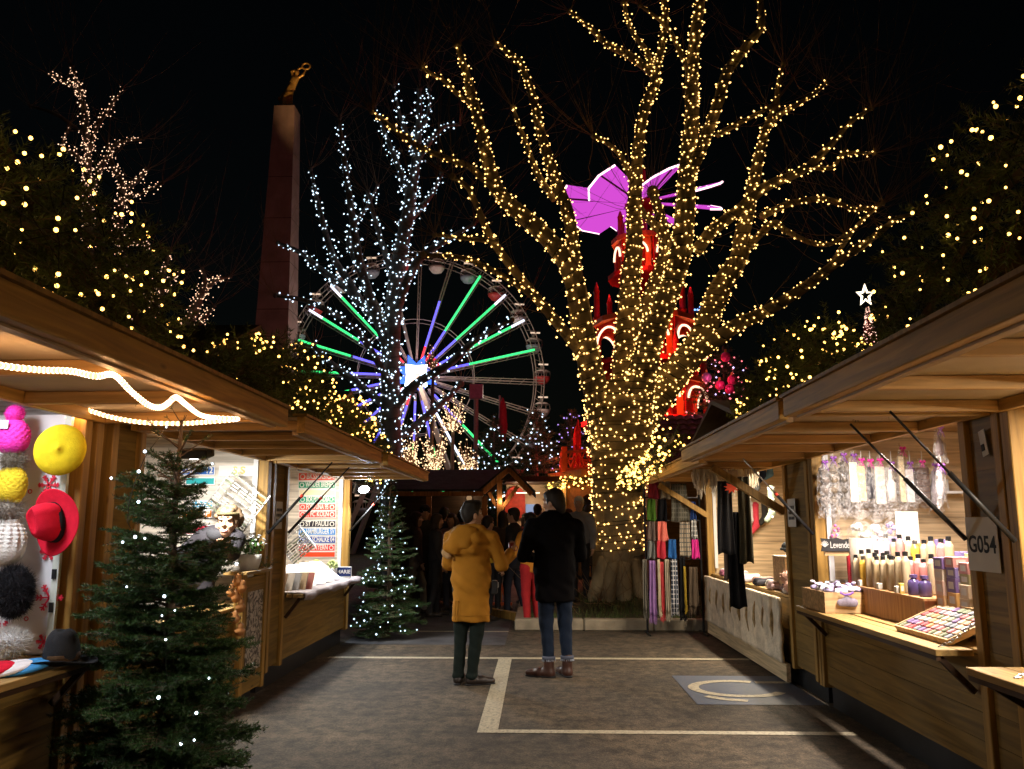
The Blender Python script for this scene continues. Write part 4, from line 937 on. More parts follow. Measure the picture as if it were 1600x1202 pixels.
# decorated red and pink tree behind the tiled hut
tp = at(1130, 540, 22.5); t, tips = fir_tree('dark fir with pink and red baubles right of the pyramid', (tp[0], 22.5, 0), tp[2], 1.35, 26, 10, 45, .08, .012, tw=4, prof=.6, z0=2.0)
P = pick(tips, 150, .1, 8, lambda q: q[1] < 22.6 and q[2] > 3.6); I = rng.permutation(len(P))
fairy('pink and red bulbs on the dark fir right of the pyramid', P[I[:85]], emit('bulb_pinkred', (1, .18, .2), 3.2), .026, 'fairy lights on the fir trees')
fairy('small violet bulbs on the dark fir right of the pyramid', P[I[85:120]], emit('bulb_violet', (.6, .5, 1), 3.0), .024, 'fairy lights on the fir trees')
BAUB = mat('bauble_pink', (.75, .06, .22), .25, .2, var=.1); BAUV = mat('bauble_lilac', (.5, .25, .5), .25, .2, var=.1)
proto = None
for k, (a, b) in enumerate(((1134, 558), (1144, 594), (1140, 608), (1118, 640), (1150, 640), (1125, 602), (1140, 646), (1104, 590))):
    q = at(a, b, 21.3); z = thing('bauble', ['round pink bauble near the top of the pink-lit fir', 'round pink bauble on the right edge of the pink-lit fir', 'dull pink bauble just under another on the right of the fir', 'large lilac bauble low on the left of the pink-lit fir', 'large pink bauble low on the right of the pink-lit fir', 'red-pink bauble in the middle of the pink-lit fir', 'dark red bauble lowest on the pink-lit fir', 'lilac bauble beside the red candle of the pyramid'][k], 'bauble', q)
    b_ = MB(); b_.ball(q, .17 if k in (3, 4) else .13, 14, 10); b_.build('ball', BAUV if k in (3, 7) else BAUB, z, smooth=True)
    b_ = MB(); b_.tube([q + (0, 0, .12), q + (0, 0, .2)], .03, 6); b_.build('cap', GILT, z)
point_light('fir_glow', at(1120, 600, 20.6), 22, (1, .15, .3), .1, py_)
# small lit cone with a star far right
YS = 45.0; tp = at(1355, 480, YS); bs = at(1357, 538, YS)
cn = thing('light_cone_tree', 'tall red lit cone tree topped by a white star above the right stalls', 'light tree', (tp[0], YS, 0))
m = MB(); m.lathe([(.42, bs[2]), (.06, tp[2])], (tp[0], YS, 0), 16); m.build('cone', mat('cone_red', (.25, .01, .015), .6), cn)
m = MB(); m.tube([(tp[0], YS, 0), (tp[0], YS, bs[2] + .05)], .12, 8); m.build('mast', mat('mast_grey', (.3, .22, .26), .5), cn)
st_ = at(1352, 462, YS); pts_ = [((.46 if k % 2 == 0 else .2) * math.sin(k * math.pi / 5), (.62 if k % 2 == 0 else .22) * math.cos(k * math.pi / 5)) for k in range(10)][::-1]
m = MB(); m.tube([st_ + (x_, 0, z_) for x_, z_ in pts_ + pts_[:1]], .07, 5); m.build('star', emit('star_white', (1, .85, .62), 3, False), cn)
P = []
for k in range(170): f = rng.uniform(0, 1); a = rng.uniform(3.0, 6.5); r_ = .44 * (1 - f) + .07 * f; P.append((tp[0] + r_ * math.cos(a), YS + r_ * math.sin(a), bs[2] + (tp[2] - bs[2]) * f))
P = np.array(P); fairy('warm and white bulbs dotted over the red cone tree', P, emit('bulb_cone', (1, .6, .45), 2.6), .03, 'fairy lights on the fir trees')
# golden light bushes in front of the wheel
def light_bush(label, llabel, c, rad, n, Yd, bm, r, seed):
    r2 = np.random.default_rng(seed); q = at(c[0], c[1], Yd); rx, rz = rad[0] * mpp(Yd), rad[1] * mpp(Yd)
    t = thing('bare_shrub', label, 'shrub', (q[0], Yd, 0), 0, 'shrubs covered in tiny golden lights')
    tips_ = []
    tr = MB(); tr.tube([(q[0], Yd, 0), (q[0] + .05, Yd, q[2] - rz * .7)], [.1, .06], 7); tr.build('trunk', BARKD, t, smooth=True)
    cr = MB(); o = np.array((q[0] + .05, Yd, q[2] - rz * .7))
    for k in range(26):
        d = r2.normal(0, 1, 3); d /= np.linalg.norm(d); e = q + d * (rx, rx * .8, rz) * r2.uniform(.55, 1); P = smooth_path(np.array([o, o * .45 + e * .55 + (0, 0, -.15 * rz), e]), 6); cr.tube(P, np.linspace(.03, .006, len(P)), 4, cap=False)
        for u in r2.uniform(.15, 1, max(1, n // 26)): i = int(u * (len(P) - 1)); tips_.append(P[i] + r2.normal(0, .07 * rx, 3))
    cr.build('crown', TWIG, t); fairy(llabel, np.array(tips_), bm, r, 'fairy lights on the shrubs')
GLD = emit('bulb_gold', (1, .66, .36), 2.4)
light_bush('shrub with golden lights below the hub of the big wheel, left clump', 'golden lights on the left shrub below the wheel hub', (640, 690), (28, 62), 420, 29, GLD, .025, 1)
light_bush('shrub with golden lights below the hub of the big wheel, right clump', 'golden lights on the right shrub below the wheel hub', (678, 692), (28, 58), 420, 29.5, GLD, .025, 2)
light_bush('rounded shrub crown with golden lights just right of the wheel hub', 'golden lights on the rounded crown right of the wheel hub', (706, 640), (34, 42), 330, 30, GLD, .025, 3)
light_bush('low shrub with golden lights behind the hut roof', 'golden lights on the low shrub behind the hut roof', (732, 710), (24, 34), 220, 30, GLD, .025, 4)
light_bush('thin shrub with golden and red lights left of the wheel hub spokes', 'tiny golden lights on the thin shrub above the wheel hub', (675, 560), (20, 28), 70, 31, GLD, .02, 5)
# violet lit fir stub and red post beside the balcony
tp = at(893, 640, 29); t, tips = fir_tree('dark fir with violet bulbs behind the red balcony', (tp[0], 29, 0), tp[2], 1.0, 20, 8, 40, .09, .012, tw=4, prof=.6, z0=2)
P = pick(tips, 60, .12, 12, lambda q: q[1] < 29.1 and q[2] > 2.2); fairy('violet and blue bulbs on the fir behind the red balcony', P, emit('bulb_violet2', (.55, .35, 1), 1.6), .028, 'fairy lights on the fir trees')

# ------------------------------------------------------------------ huts behind the plane tree and across the path
ORANGE_W = wood('hut_wood', (.42, .17, .05), 2)
YH = 16.5; ap = at(795, 733, YH); lf = at(756, 768, YH); rf = at(829, 771, YH)
hu = thing('timber_hut', 'dark roofed timber hut with an open gable over its post, behind the men', 'hut', (ap[0], YH, 0))
m = MB(); m.beam(ap, lf + (-.02, 0, -.02), .1, .1); m.beam(ap, rf + (.02, 0, -.02), .1, .1); m.build('gable_rafters', ORANGE_W, hu)
px_ = ap[0] - .18
m = MB(); m.box((px_ - .05, YH - .05, 0), (px_ + .05, YH + .05, ap[2] - .22)); m.build('post', ORANGE_W, hu)
m = MB(); m.beam((px_, YH, 1.75), (lf[0] + .1, YH, lf[2] - .02), .07, .07); m.beam((px_, YH, 1.75), (rf[0] - .25, YH, rf[2] + .14), .07, .07); m.build('braces', ORANGE_W, hu)
m = MB(); m.raw([ap + (0, -.1, .05), ap + (0, 3.2, .05), rf + (.1, 3.2, 0), rf + (.1, -.1, 0), ap + (0, -.1, .09), ap + (0, 3.2, .09), rf + (.1, 3.2, .04), rf + (.1, -.1, .04)], None, [(0, 1, 2, 3), (4, 7, 6, 5), (0, 3, 7, 4), (3, 2, 6, 7)])
m.raw([ap + (0, -.1, .05), ap + (0, 3.2, .05), lf + (-.1, 3.2, 0), lf + (-.1, -.1, 0), ap + (0, -.1, .09), ap + (0, 3.2, .09), lf + (-.1, 3.2, .04), lf + (-.1, -.1, .04)], None, [(0, 3, 2, 1), (4, 5, 6, 7), (0, 4, 7, 3), (3, 7, 6, 2)])
ROOF_D = mat('dark_shingle', (.025, .03, .03), .85, var=.4, scale=6, bump=.8, bscale=18)
l0 = at(600, 768, YH); l1_ = at(612, 734, YH + 1.6)
m.raw([(l0[0], YH - .05, lf[2] + .04), (lf[0] + .0, YH - .05, lf[2] + .04), (ap[0], YH + 1.7, ap[2] + .1), (l0[0], YH + 1.7, ap[2] + .1), (l0[0], YH - .05, lf[2]), (lf[0], YH - .05, lf[2]), (ap[0], YH + 1.7, ap[2] + .06), (l0[0], YH + 1.7, ap[2] + .06)], None, [(0, 1, 2, 3), (4, 7, 6, 5), (0, 4, 5, 1), (1, 5, 6, 2)])
m.build('roof', ROOF_D, hu)
m = MB(); m.box((l0[0], YH - .1, lf[2] - .09), (lf[0], YH - .03, lf[2] - .005)); m.build('eave_board', ORANGE_W, hu)
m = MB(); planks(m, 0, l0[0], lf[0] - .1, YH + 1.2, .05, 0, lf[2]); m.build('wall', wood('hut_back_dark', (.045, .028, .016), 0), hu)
for xx in (l0[0] + .9, l0[0] + 2.0):
    m = MB(); m.box((xx - .05, YH - .08, 0), (xx + .05, YH + .02, lf[2] - .1)); m.build('post', ORANGE_W, hu)
hl = thing('lamp_bar', 'short white lamp bar glowing under the gable of the timber hut', 'lamp', at(784, 778, YH + .3)); q = wloc(hl); m = MB(); m.beam(q + (-.10, 0, -.05), q + (.06, 0, .05), .03, .03); m.build('tube', emit('stand_lamp', (1, .8, .55), 3, False), hl); m = MB(); m.beam(q + (-.10, .03, -.03), q + (.06, .03, .07), .05, .02); m.build('housing', WHITE, hl); point_light('lamp_light', q + (0, -.35, -.08), 9, (1, .72, .42), .06, hl)
hl = thing('crowd_fill_lamp', 'small added fill lamp on the dark hut wall, lighting the crowd', 'lamp', (l0[0] + 1.6, YH + 1.1, 2.05)); q = wloc(hl); m = MB(); m.ball(q, .06, 10, 8); m.build('globe', emit('fill_globe', (1, .6, .3), .35, False), hl, smooth=True); m = MB(); m.tube([q, q + (0, .1, .05)], .02, 6); m.build('arm', DARKM, hl); point_light('lamp_light', q + (0, -.25, 0), 5, (1, .62, .35), .06, hl)  # lamp added to lift the crowd out of the dark
tb_ = thing('standing_table', 'small red painted trestle beside the post of the timber hut', 'trestle', at(785, 905, 15.8) * (1, 1, 0) + (0, 0, 0)); q = wloc(tb_)
m = MB(); m.beam(q + (-.15, 0, .75), q + (.1, 0, .06), .06, .05); m.beam(q + (-.35, 0, .06), q + (.18, 0, .06), .06, .05); m.beam(q + (-.15, .02, .75), q + (-.33, .02, .06), .05, .05); m.build('frame', mat('trestle_red', (.45, .09, .03), .6), tb_)
m = MB(); m.box(q + (-.5, -.25, .76), q + (.25, .25, .80)); m.build('top', ORANGE_W, tb_, bevel=.01)
# lit food stand far behind, between the hut gable and the right man
YF = 24.0
fs = thing('food_stand', 'brightly lit food stand with a red arch seen through the hut gable', 'food stand', (at(818, 800, YF)[0], YF, 0)); a0 = at(788, 800, YF)[0]; a1 = at(872, 800, YF)[0]
m = MB(); m.box((a0, YF, .0), (a1, YF + .1, 1.0)); m.build('counter_front', ORANGE_W, fs); m = MB(); m.box((a0, YF + 1.5, .0), (a1, YF + 1.6, 2.7)); m.build('wall', mat('stand_cream', (.55, .42, .28), .7, var=.3, scale=3), fs)
m = MB(); m.box((a0 - .1, YF - .3, 2.7), (a1 + .1, YF + 1.7, 2.85)); m.build('roof', W_DARK, fs)
ca = at(805, 778, YF + 1.45); m = MB(); m.extrude([(.30 * math.cos(x), .1 + .34 * math.sin(x)) for x in np.linspace(0, math.pi, 14)] + [(-.30, -.5), (.30, -.5)], (ca[0], YF + 1.44, ca[2] - .1), (1, 0, 0), (0, 0, 1), (0, -1, 0), .05); m.build('arch_board', mat('stand_red', (.5, .05, .03), .6, var=.3), fs)
m = MB(); q = at(832, 797, YF + 1.3); m.box(q + (-.2, -.02, -.17), q + (.2, .02, .17)); m.build('menu_screen', emit('menu_glow', (.55, .68, 1.0), .5, False), fs)
m = MB(); q = at(833, 797, YF + .9); m.beam(q + (-.5, 0, .5), q + (.2, 0, .5), .03, .03); m.build('lamp_bar', emit('stand_lamp', (1, .8, .55), 3, False), fs)
point_light('stand_lamp_light', at(815, 768, YF + .6), 26, (1, .72, .45), .1, fs)
# tiled roof hut on the right, behind the scarf stall
YT = 18.0; hx0 = at(1014, 700, YT)[0]
th = thing('tiled_roof_hut', 'hut with a brown tiled roof and plank gable behind the scarf stall', 'hut', (hx0 + 2.5, YT + 1.2, 0))
eb = at(1014, 722, YT)[2]; rg = at(1045, 652, YT + 1.5)[2]
TILE = mat('roof_tile', (.10, .05, .035), .7, var=.4, scale=4)
m = MB(); planks(m, 1, YT + .1, YT + 2.9, hx0 + .15, .05, 0, eb, .2); m.extrude([(YT + .05, eb), (YT + 2.95, eb), (YT + 1.5, rg - .06)], (hx0 + .15, 0, 0), (0, 1, 0), (0, 0, 1), (1, 0, 0), .05); m.build('gable_wall', wood('gable_red_wood', (.30, .13, .08), 1), th)
m = MB(); m.box((hx0 + .2, YT + .1, 0), (hx0 + 5, YT + .15, eb)); m.build('front_wall', wood('hut_back_wood', (.22, .13, .06), 0), th)
m = MB()
for k in range(9):
    f0, f1 = k / 9, (k + 1) / 9
    for sgn in (1, -1):
        y0_ = YT - .15 + 1.65 * f0 if sgn > 0 else YT + 3.15 - 1.65 * f0; y1_ = YT - .15 + 1.65 * f1 if sgn > 0 else YT + 3.15 - 1.65 * f1
        z0_, z1_ = eb - .08 + (rg - eb + .08) * f0, eb - .08 + (rg - eb + .08) * f1
        for q in range(24):
            xa, xb = hx0 + q * .21, hx0 + (q + 1) * .21; pr = [(xa + (xb - xa) * u, .035 * math.sin(math.pi * u)) for u in np.linspace(0, 1, 5)]
            v = [(x_, y0_, z0_ + h_ + .05) for x_, h_ in pr] + [(x_, y1_, z1_ + h_ + .02) for x_, h_ in pr] + [(x_, y0_, z0_ - .0) for x_, h_ in pr]
            m.raw(v, None, [(i, i + 1, i + 6, i + 5) for i in range(4)] + [(i + 10, i + 11, i + 1, i) for i in range(4)])
m.build('roof', TILE, th)
m = MB(); m.beam((hx0 - .02, YT - .2, eb - .12), (hx0 - .02, YT + 1.5, rg + .02), .1, .12); m.beam((hx0 - .02, YT + 3.2, eb - .12), (hx0 - .02, YT + 1.5, rg + .02), .1, .12); m.build('barge_board', W_DARK, th)
P = np.array([np.array((hx0 - .1, YT - .25, eb - .1)) * (1 - u) + np.array((hx0 - .1, YT + 1.5, rg + .08)) * u + rng.normal(0, .03, 3) for u in np.linspace(0, 1, 26)])
fairy('warm bulbs along the barge board of the tiled hut', P, BULB_W, .024, 'fairy lights on the huts', [P], .004)
# bright blue sign above the stalls seen through the branches
bsn = thing('blue_light_sign', 'small cluster of blue light dots high behind the right branches', 'light decoration', at(1098, 478, 40))
m = MB(); q = at(1098, 478, 40)
for a_ in range(9):
    for b_ in range(4):
        if a_ > b_ * 2: m.ball(q + ((a_ - 4) * .13, 0, (b_ - 1.5) * .13), .05, 6, 4)
m.build('light_dots', emit('dots_blue', (.2, .4, 1), 3, False), bsn); m = MB(); m.box(q + (-.7, .1, -.35), q + (.7, .14, .35)); m.build('board', DARKM, bsn); m = MB(); m.tube([(q[0], 40.2, 0), (q[0], 40.2, q[2])], .08, 6); m.build('pole', DARKM, bsn)
# ------------------------------------------------------------------ people: smooth-union bodies polygonised with surface nets
class SDF:
    def __init__(s): s.P = []
    def cap(s, a, b, ra, rb, k=.03, flat=None, sub=False):
        """tapered capsule; flat=(axis vector, factor) squashes the section along that axis"""
        s.P.append(('c', np.array(a, float), np.array(b, float), ra, rb, k, flat, sub)); return s
    def ell(s, c, r, k=.03, M=None, sub=False):
        s.P.append(('e', np.array(c, float), np.array(r, float), M, 0, k, None, sub)); return s
    def cut(s, z): s.P.append(('z', z, 0, 0, 0, 0, None, True)); return s
    def mesh(s, h, noise=0.0):
        lo = np.full(3, 9e9); hi = -lo
        for p in s.P:
            if p[7]: continue
            if p[0] == 'c': q = np.stack([p[1], p[2]]); m = max(p[3], p[4]) * 1.05
            else: q = p[1][None]; m = p[2].max()
            lo = np.minimum(lo, q.min(0) - m); hi = np.maximum(hi, q.max(0) + m)
        lo -= 3 * h; hi += 3 * h; n = np.ceil((hi - lo) / h).astype(int) + 1
        D = np.full(n, 10.0, np.float32)
        ax = [lo[i] + h * np.arange(n[i]) for i in range(3)]
        for t, p1, p2, r1, r2, k, flat, sub in s.P:
            if t == 'z': D[:, :, ax[2] < p1] = np.maximum(D[:, :, ax[2] < p1], (p1 - ax[2][ax[2] < p1])); continue
            if t == 'c': q = np.stack([p1, p2]); m = max(r1, r2) * 1.1 + k * 1.5 + 2 * h
            else: q = p1[None]; m = p2.max() + k * 1.5 + 2 * h
            i0 = np.maximum(((q.min(0) - m - lo) / h).astype(int), 0); i1 = np.minimum(((q.max(0) + m - lo) / h).astype(int) + 2, n)
            X, Y, Z = np.meshgrid(*[ax[i][i0[i]:i1[i]] for i in range(3)], indexing='ij', sparse=False)
            G = np.stack([X, Y, Z], -1)
            if t == 'c':
                if flat is not None:
                    f = np.array(flat[0], float); f /= np.linalg.norm(f); e = 1 / flat[1] - 1
                    tr = lambda v: v + (v @ f)[..., None] * f * e
                    G = tr(G); a, b = tr(p1[None])[0], tr(p2[None])[0]
                else: a, b = p1, p2
                ba = b - a; pa = G - a; hh = np.clip((pa @ ba) / max(ba @ ba, 1e-9), 0, 1)
                d = np.linalg.norm(pa - hh[..., None] * ba, axis=-1) - (r1 + (r2 - r1) * hh)
                if flat is not None: d = d * max(flat[1], .6)
            else:
                L = G - p1
                if r1 is not None: L = L @ np.asarray(r1)
                k0 = np.linalg.norm(L / p2, axis=-1); k1 = np.linalg.norm(L / p2 ** 2, axis=-1); d = k0 * (k0 - 1) / np.maximum(k1, 1e-6)
            S = D[i0[0]:i1[0], i0[1]:i1[1], i0[2]:i1[2]]
            if sub:
                S[...] = np.maximum(S, -d)
            else:
                hh = np.clip(.5 + .5 * (S - d) / k, 0, 1); S[...] = S * (1 - hh) + d * hh - k * hh * (1 - hh)
        if noise:
            X, Y, Z = np.meshgrid(*ax, indexing='ij', sparse=True)
            D = D + noise * (np.sin(X * 23 + Z * 17 + 1.3 * np.sin(Y * 19)) * np.sin(Z * 29 + Y * 21 + X * 7) + .6 * np.sin(Z * 47 + X * 31) * np.sin(Y * 41 - Z * 13)).astype(np.float32)
        N = D < 0; c = [(0,0,0),(1,0,0),(0,1,0),(1,1,0),(0,0,1),(1,0,1),(0,1,1),(1,1,1)]
        sl = lambda A, o: A[o[0]:A.shape[0] - 1 + o[0], o[1]:A.shape[1] - 1 + o[1], o[2]:A.shape[2] - 1 + o[2]]
        cnt = sum(sl(N, o).astype(np.int8) for o in c); cells = np.argwhere((cnt > 0) & (cnt < 8)); idx = -np.ones(np.array(D.shape) - 1, int)
        idx[tuple(cells.T)] = np.arange(len(cells)); acc = np.zeros((len(cells), 3)); w_ = np.zeros(len(cells))
        val = [D[tuple((cells + o).T)] for o in c]
        for i in range(8):
            for j in range(i + 1, 8):
                df = np.array(c[j]) - np.array(c[i])
                if np.abs(df).sum() != 1: continue
                a, b = val[i], val[j]; mk = (a < 0) != (b < 0); t = a[mk] / (a[mk] - b[mk])
                acc[mk] += np.array(c[i]) + t[:, None] * df; w_[mk] += 1
        V = lo + h * (cells + acc / w_[:, None]); Q = []
        for a in range(3):
            b, c_ = (a + 1) % 3, (a + 2) % 3; s0 = [slice(None)] * 3; s1 = [slice(None)] * 3; s0[a] = slice(0, -1); s1[a] = slice(1, None)
            A, B = N[tuple(s0)], N[tuple(s1)]; E = np.argwhere(A != B); E = E[(E[:, b] > 0) & (E[:, c_] > 0)]
            if not len(E): continue
            sg = A[tuple(E.T)]; eb = np.zeros(3, int); eb[b] = 1; ec = np.zeros(3, int); ec[c_] = 1
            g_ = lambda e: idx[tuple(np.minimum(e, np.array(idx.shape) - 1).T)]
            q = np.stack([g_(E - eb - ec), g_(E - ec), g_(E), g_(E - eb)], 1); q[~sg] = q[~sg][:, ::-1]; Q.append(q[(q >= 0).all(1)])
        return V, np.concatenate(Q)
    def build(s, name, m, parent, h, noise=0.0):
        V, Q = s.mesh(h, noise); b = MB(); b.raw(V, None, Q); return b.build(name, m, parent, smooth=True, local=True)

def cloth(name, col, rough=.85, bump=.35, bscale=28):
    return mat(name, col, rough, var=.14, scale=7, bump=bump, bscale=bscale, spec=.15 if max(col) > .012 else .02)
SKIN = mat('skin', (.52, .30, .20), .5, var=.08, scale=14, spec=.35); SKIN2 = mat('skin_tan', (.42, .24, .15), .5, var=.08, scale=14)
EYE = EYE
def person(label, x, y, facing, H=1.75, coat=(.03, .03, .035), legs=(.02, .025, .04), hair=(.02, .014, .01), shoe=(.02, .015, .012), coat_len=.48, hair_kind='short',
           skin=None, head_yaw=0, head_pitch=0, armL=None, armR=None, feet=None, stride=0, h=.02, hood=None, hat=None, scarf=None, bulk=1.0, group='people at the market', hands=True, z=0, lean=(0, 0), sleeve=True, cuffs=None, noise=.0, face=True, extra=None, torso_only=False, boots=False, drop=0):
    """built facing +Y in its own frame (x to its right hand side is +X), then turned"""
    t = thing('person', label, 'person', (x, y, z), facing, group); S = H / 1.75; skin = skin or SKIN
    C = lambda *p: np.array(p, float) * S
    lx, ly = lean; dz_ = drop
    sh_z, hip_z, ch_z = 1.44, .94, 1.24
    off = lambda zz: np.array((lx, ly, -dz_)) * max(0, (zz - .9) / .85) * S
    P = lambda x_, y_, z_: C(x_, y_, z_) + off(z_)
    ft = feet or [(-.105, .0 + stride, 0, -6), (.105, 0 - stride, 0, 6)]
    hipL, hipR = P(-.095, 0, hip_z - .02), P(.095, 0, hip_z - .02)
    ank = [C(f[0] - .04 * math.sin(R_(f[3])), f[1] - .04 * math.cos(R_(f[3])), .085) for f in ft]
    kn = [(np.array(a) + b) / 2 + C(0, .025 + abs(stride) * .12, .015) for a, b in zip((hipL, hipR), ank)]
    shL, shR = P(-.185 * bulk, -.005, sh_z - .035), P(.185 * bulk, -.005, sh_z - .035)
    aL = armL or [(-.25, .0, 1.13), (-.235, .10, .88)]; aR = armR or [(.25, .0, 1.13), (.235, .10, .88)]
    elL, wrL = P(*aL[0]), P(*aL[1]); elR, wrR = P(*aR[0]), P(*aR[1])
    hc = P(0, .015, 1.635); nk = P(0, -.005, 1.47)
    Rh = np.array(Matrix.Rotation(head_yaw, 3, 'Z') @ Matrix.Rotation(head_pitch, 3, 'X'))
    hp = lambda a, b, c: hc + Rh @ C(a, b, c)
    b = SDF()
    # torso, neck, head
    b.cap(P(0, 0, .98), P(0, .0, 1.33), .12 * S, .135 * S, .05, ((0, 1, 0), .72)).cap(shL * .9 + shR * .1, shR * .9 + shL * .1, .062 * S, .062 * S, .06)
    b.cap(nk - C(0, 0, .05), nk + C(0, .012, .09), .058 * S, .052 * S, .04)
    b.ell(hp(0, -.01, .025), np.array((.077, .097, .105)) * S, .03, Rh).ell(hp(0, .025, -.05), np.array((.058, .068, .072)) * S, .03, Rh).ell(hp(0, .058, -.092), np.array((.028, .03, .022)) * S, .03, Rh)
    b.cap(hp(0, .092, .022), hp(0, .113, -.018), .010 * S, .0155 * S, .014)
    b.ell(hp(-.014, .098, -.022), np.array((.010, .011, .009)) * S, .008, Rh).ell(hp(.014, .098, -.022), np.array((.010, .011, .009)) * S, .008, Rh)
    b.cap(hp(-.05, .078, .045), hp(.05, .078, .045), .014 * S, .014 * S, .02)
    for s_ in (-1, 1):
        b.ell(hp(s_ * .078, -.005, -.005), np.array((.012, .022, .034)) * S, .012, Rh); b.ell(hp(s_ * .045, .068, -.022), np.array((.026, .022, .022)) * S, .02, Rh)
        b.ell(hp(s_ * .033, .098, .022), np.array((.014, .012, .009)) * S, .008, Rh, sub=True)
    b.cap(hp(-.02, .083, -.062), hp(.02, .083, -.062), .009 * S, .009 * S, .008).cap(hp(-.018, .08, -.073), hp(.018, .08, -.073), .009 * S, .009 * S, .006)
    for sh, el, wr in ((shL, elL, wrL), (shR, elR, wrR)): b.cap(sh, el, .046 * S, .039 * S, .03).cap(el, wr, .038 * S, .026 * S, .02)
    if not torso_only:
        for hp_, k_, a_ in ((hipL, kn[0], ank[0]), (hipR, kn[1], ank[1])): b.cap(hp_, k_, .078 * S, .052 * S, .04).cap(k_, a_, .05 * S, .034 * S, .03)
    if hands:
        for el, wr, sd, info in ((elL, wrL, -1, aL), (elR, wrR, 1, aR)):
            d = wr - el; d /= np.linalg.norm(d); curl = info[2] if len(info) > 2 else .5; up = np.array(info[3] if len(info) > 3 else (-sd * .8, .5, 0.1)); up = up - d * (up @ d); up /= np.linalg.norm(up); sx = np.cross(d, up)
            pc_ = wr + d * .075 * S; b.cap(wr + d * .015 * S, wr + d * .02 * S, .024 * S, .024 * S, .02).cap(wr + d * .035 * S, pc_, .030 * S, .036 * S, .02, (up, .5))
            for q, (l_, o_) in enumerate(((.074, -.029), (.084, -.010), (.079, .010), (.062, .028))):
                p0 = pc_ + d * .012 * S + sx * o_ * S; a1 = .35 * curl; a2 = 1.2 * curl; a3 = 1.9 * curl
                p1 = p0 + (d * math.cos(a1) + up * math.sin(a1)) * l_ * .45 * S; p2 = p1 + (d * math.cos(a2) + up * math.sin(a2)) * l_ * .33 * S; p3 = p2 + (d * math.cos(a3) + up * math.sin(a3)) * l_ * .25 * S
                b.cap(p0, p1, .0095 * S, .009 * S, .006).cap(p1, p2, .009 * S, .0085 * S, .004).cap(p2, p3, .0085 * S, .0075 * S, .004)
            sgn = -1 if sd < 0 else 1
            q0 = wr + d * .035 * S - sx * .026 * S; q1 = q0 + (d * .55 - sx * .75 + up * .4) * .042 * S; q2 = q1 + (d * .85 - sx * .1 + up * .45) * .034 * S
            b.cap(q0, q1, .013 * S, .0105 * S, .012).cap(q1, q2, .0105 * S, .0085 * S, .005)
    b.build('body', skin, t, min(h, .0085) if hands and h < .015 else h)
    # eyes
    if face:
        EW = mat('eye_white', (.75, .73, .7), .3, var=.03); EP = mat('eye_dark', (.02, .012, .01), .2, var=.05)
        for s_ in (-1, 1):
            e = MB(); e.ball(hp(s_ * .033, .0825, .021), .0105 * S, 10, 8); eo = e.build('eye', EW, t, smooth=True, local=True); e = MB(); e.ball(hp(s_ * .033, .0875, .021), .0066 * S, 10, 8); e.build('pupil', EP, eo, smooth=True, local=True)
            e = MB(); e.cap = None; e.tube([hp(s_ * .016, .098, .050), hp(s_ * .034, .096, .055), hp(s_ * .052, .085, .045)], np.array((.003, .0035, .0015)) * S, 5); e.build('eyebrow', mat('hair_%d' % int(hair[0] * 1000), hair, .6), t, local=True)
        e = SDF(); e.cap(hp(-.02, .09, -.0665), hp(.02, .09, -.0665), .0052 * S, .0052 * S, .004); e.build('lips', mat('lips', (.42, .14, .12), .45), t, .004 if h < .015 else .008)
    # hair
    HM = mat('hair_%d' % int(hair[0] * 1000), hair, .55, var=.35, scale=30, bump=.7, bscale=70)
    if hair_kind:
        q = SDF(); q.ell(hp(0, -.022, .045), np.array((.088, .100, .105)) * S, .02, Rh).ell(hp(0, .03, .085), np.array((.07, .066, .045)) * S, .03, Rh)
        for s_ in (-1, 1): q.cap(hp(s_ * .076, .012, .03), hp(s_ * .076, .016, -.005), .012 * S, .008 * S, .02)
        if hair_kind == 'short': q.ell(hp(0, -.06, -.025), np.array((.068, .045, .07)) * S, .03, Rh)
        elif hair_kind == 'tuft': q.ell(hp(0, -.06, -.02), np.array((.066, .045, .06)) * S, .03, Rh).ell(hp(.0, .055, .118), np.array((.068, .055, .036)) * S, .03, Rh).ell(hp(.02, -.02, .125), np.array((.06, .06, .03)) * S, .03, Rh)
        elif hair_kind == 'slick': q.ell(hp(0, -.07, -.02), np.array((.07, .05, .075)) * S, .03, Rh).cap(hp(0, -.085, -.04), hp(0, -.085, -.10), .045 * S, .03 * S, .03)
        elif hair_kind == 'long':
            q.cap(hp(0, -.06, 0), hp(0, -.075, -.20), .07 * S, .075 * S, .04, (Rh @ np.array((0, 1, 0)), .6))
            for s_ in (-1, 1): q.cap(hp(s_ * .072, -.01, .02), hp(s_ * .07, .0, -.19), .03 * S, .032 * S, .03)
        elif hair_kind == 'curly':
            r2 = np.random.default_rng(4)
            for _ in range(46):
                a = r2.uniform(0, 6.28); e_ = r2.uniform(-.35, 1.4); d = np.array((math.cos(a) * math.cos(e_), math.sin(a) * math.cos(e_), math.sin(e_)))
                if d[1] > .45 and d[2] < .62: continue
                q.ell(hp(*(d * (.105, .112, .115) + (0, -.015, .03))), np.full(3, r2.uniform(.02, .034)) * S, .006)
        q.ell(hp(0, .12, -.03), np.array((.05, .05, .085)) * S, .01, Rh, sub=True)
        q.build('hair', HM, t, h * .8, .0025 if h < .015 else 0)
    # clothes
    CM = cloth('coat_%d_%d_%d' % tuple(int(v * 1000) for v in coat), coat); FL = ((0, 1, 0), .74)
    k = SDF(); hem = coat_len
    k.cap(P(0, .0, hem + .04), P(0, .0, 1.0), .165 * S * bulk, .158 * S * bulk, .05, FL).cap(P(0, 0, 1.0), P(0, -.005, 1.33), .158 * S * bulk, .172 * S * bulk, .06, FL)
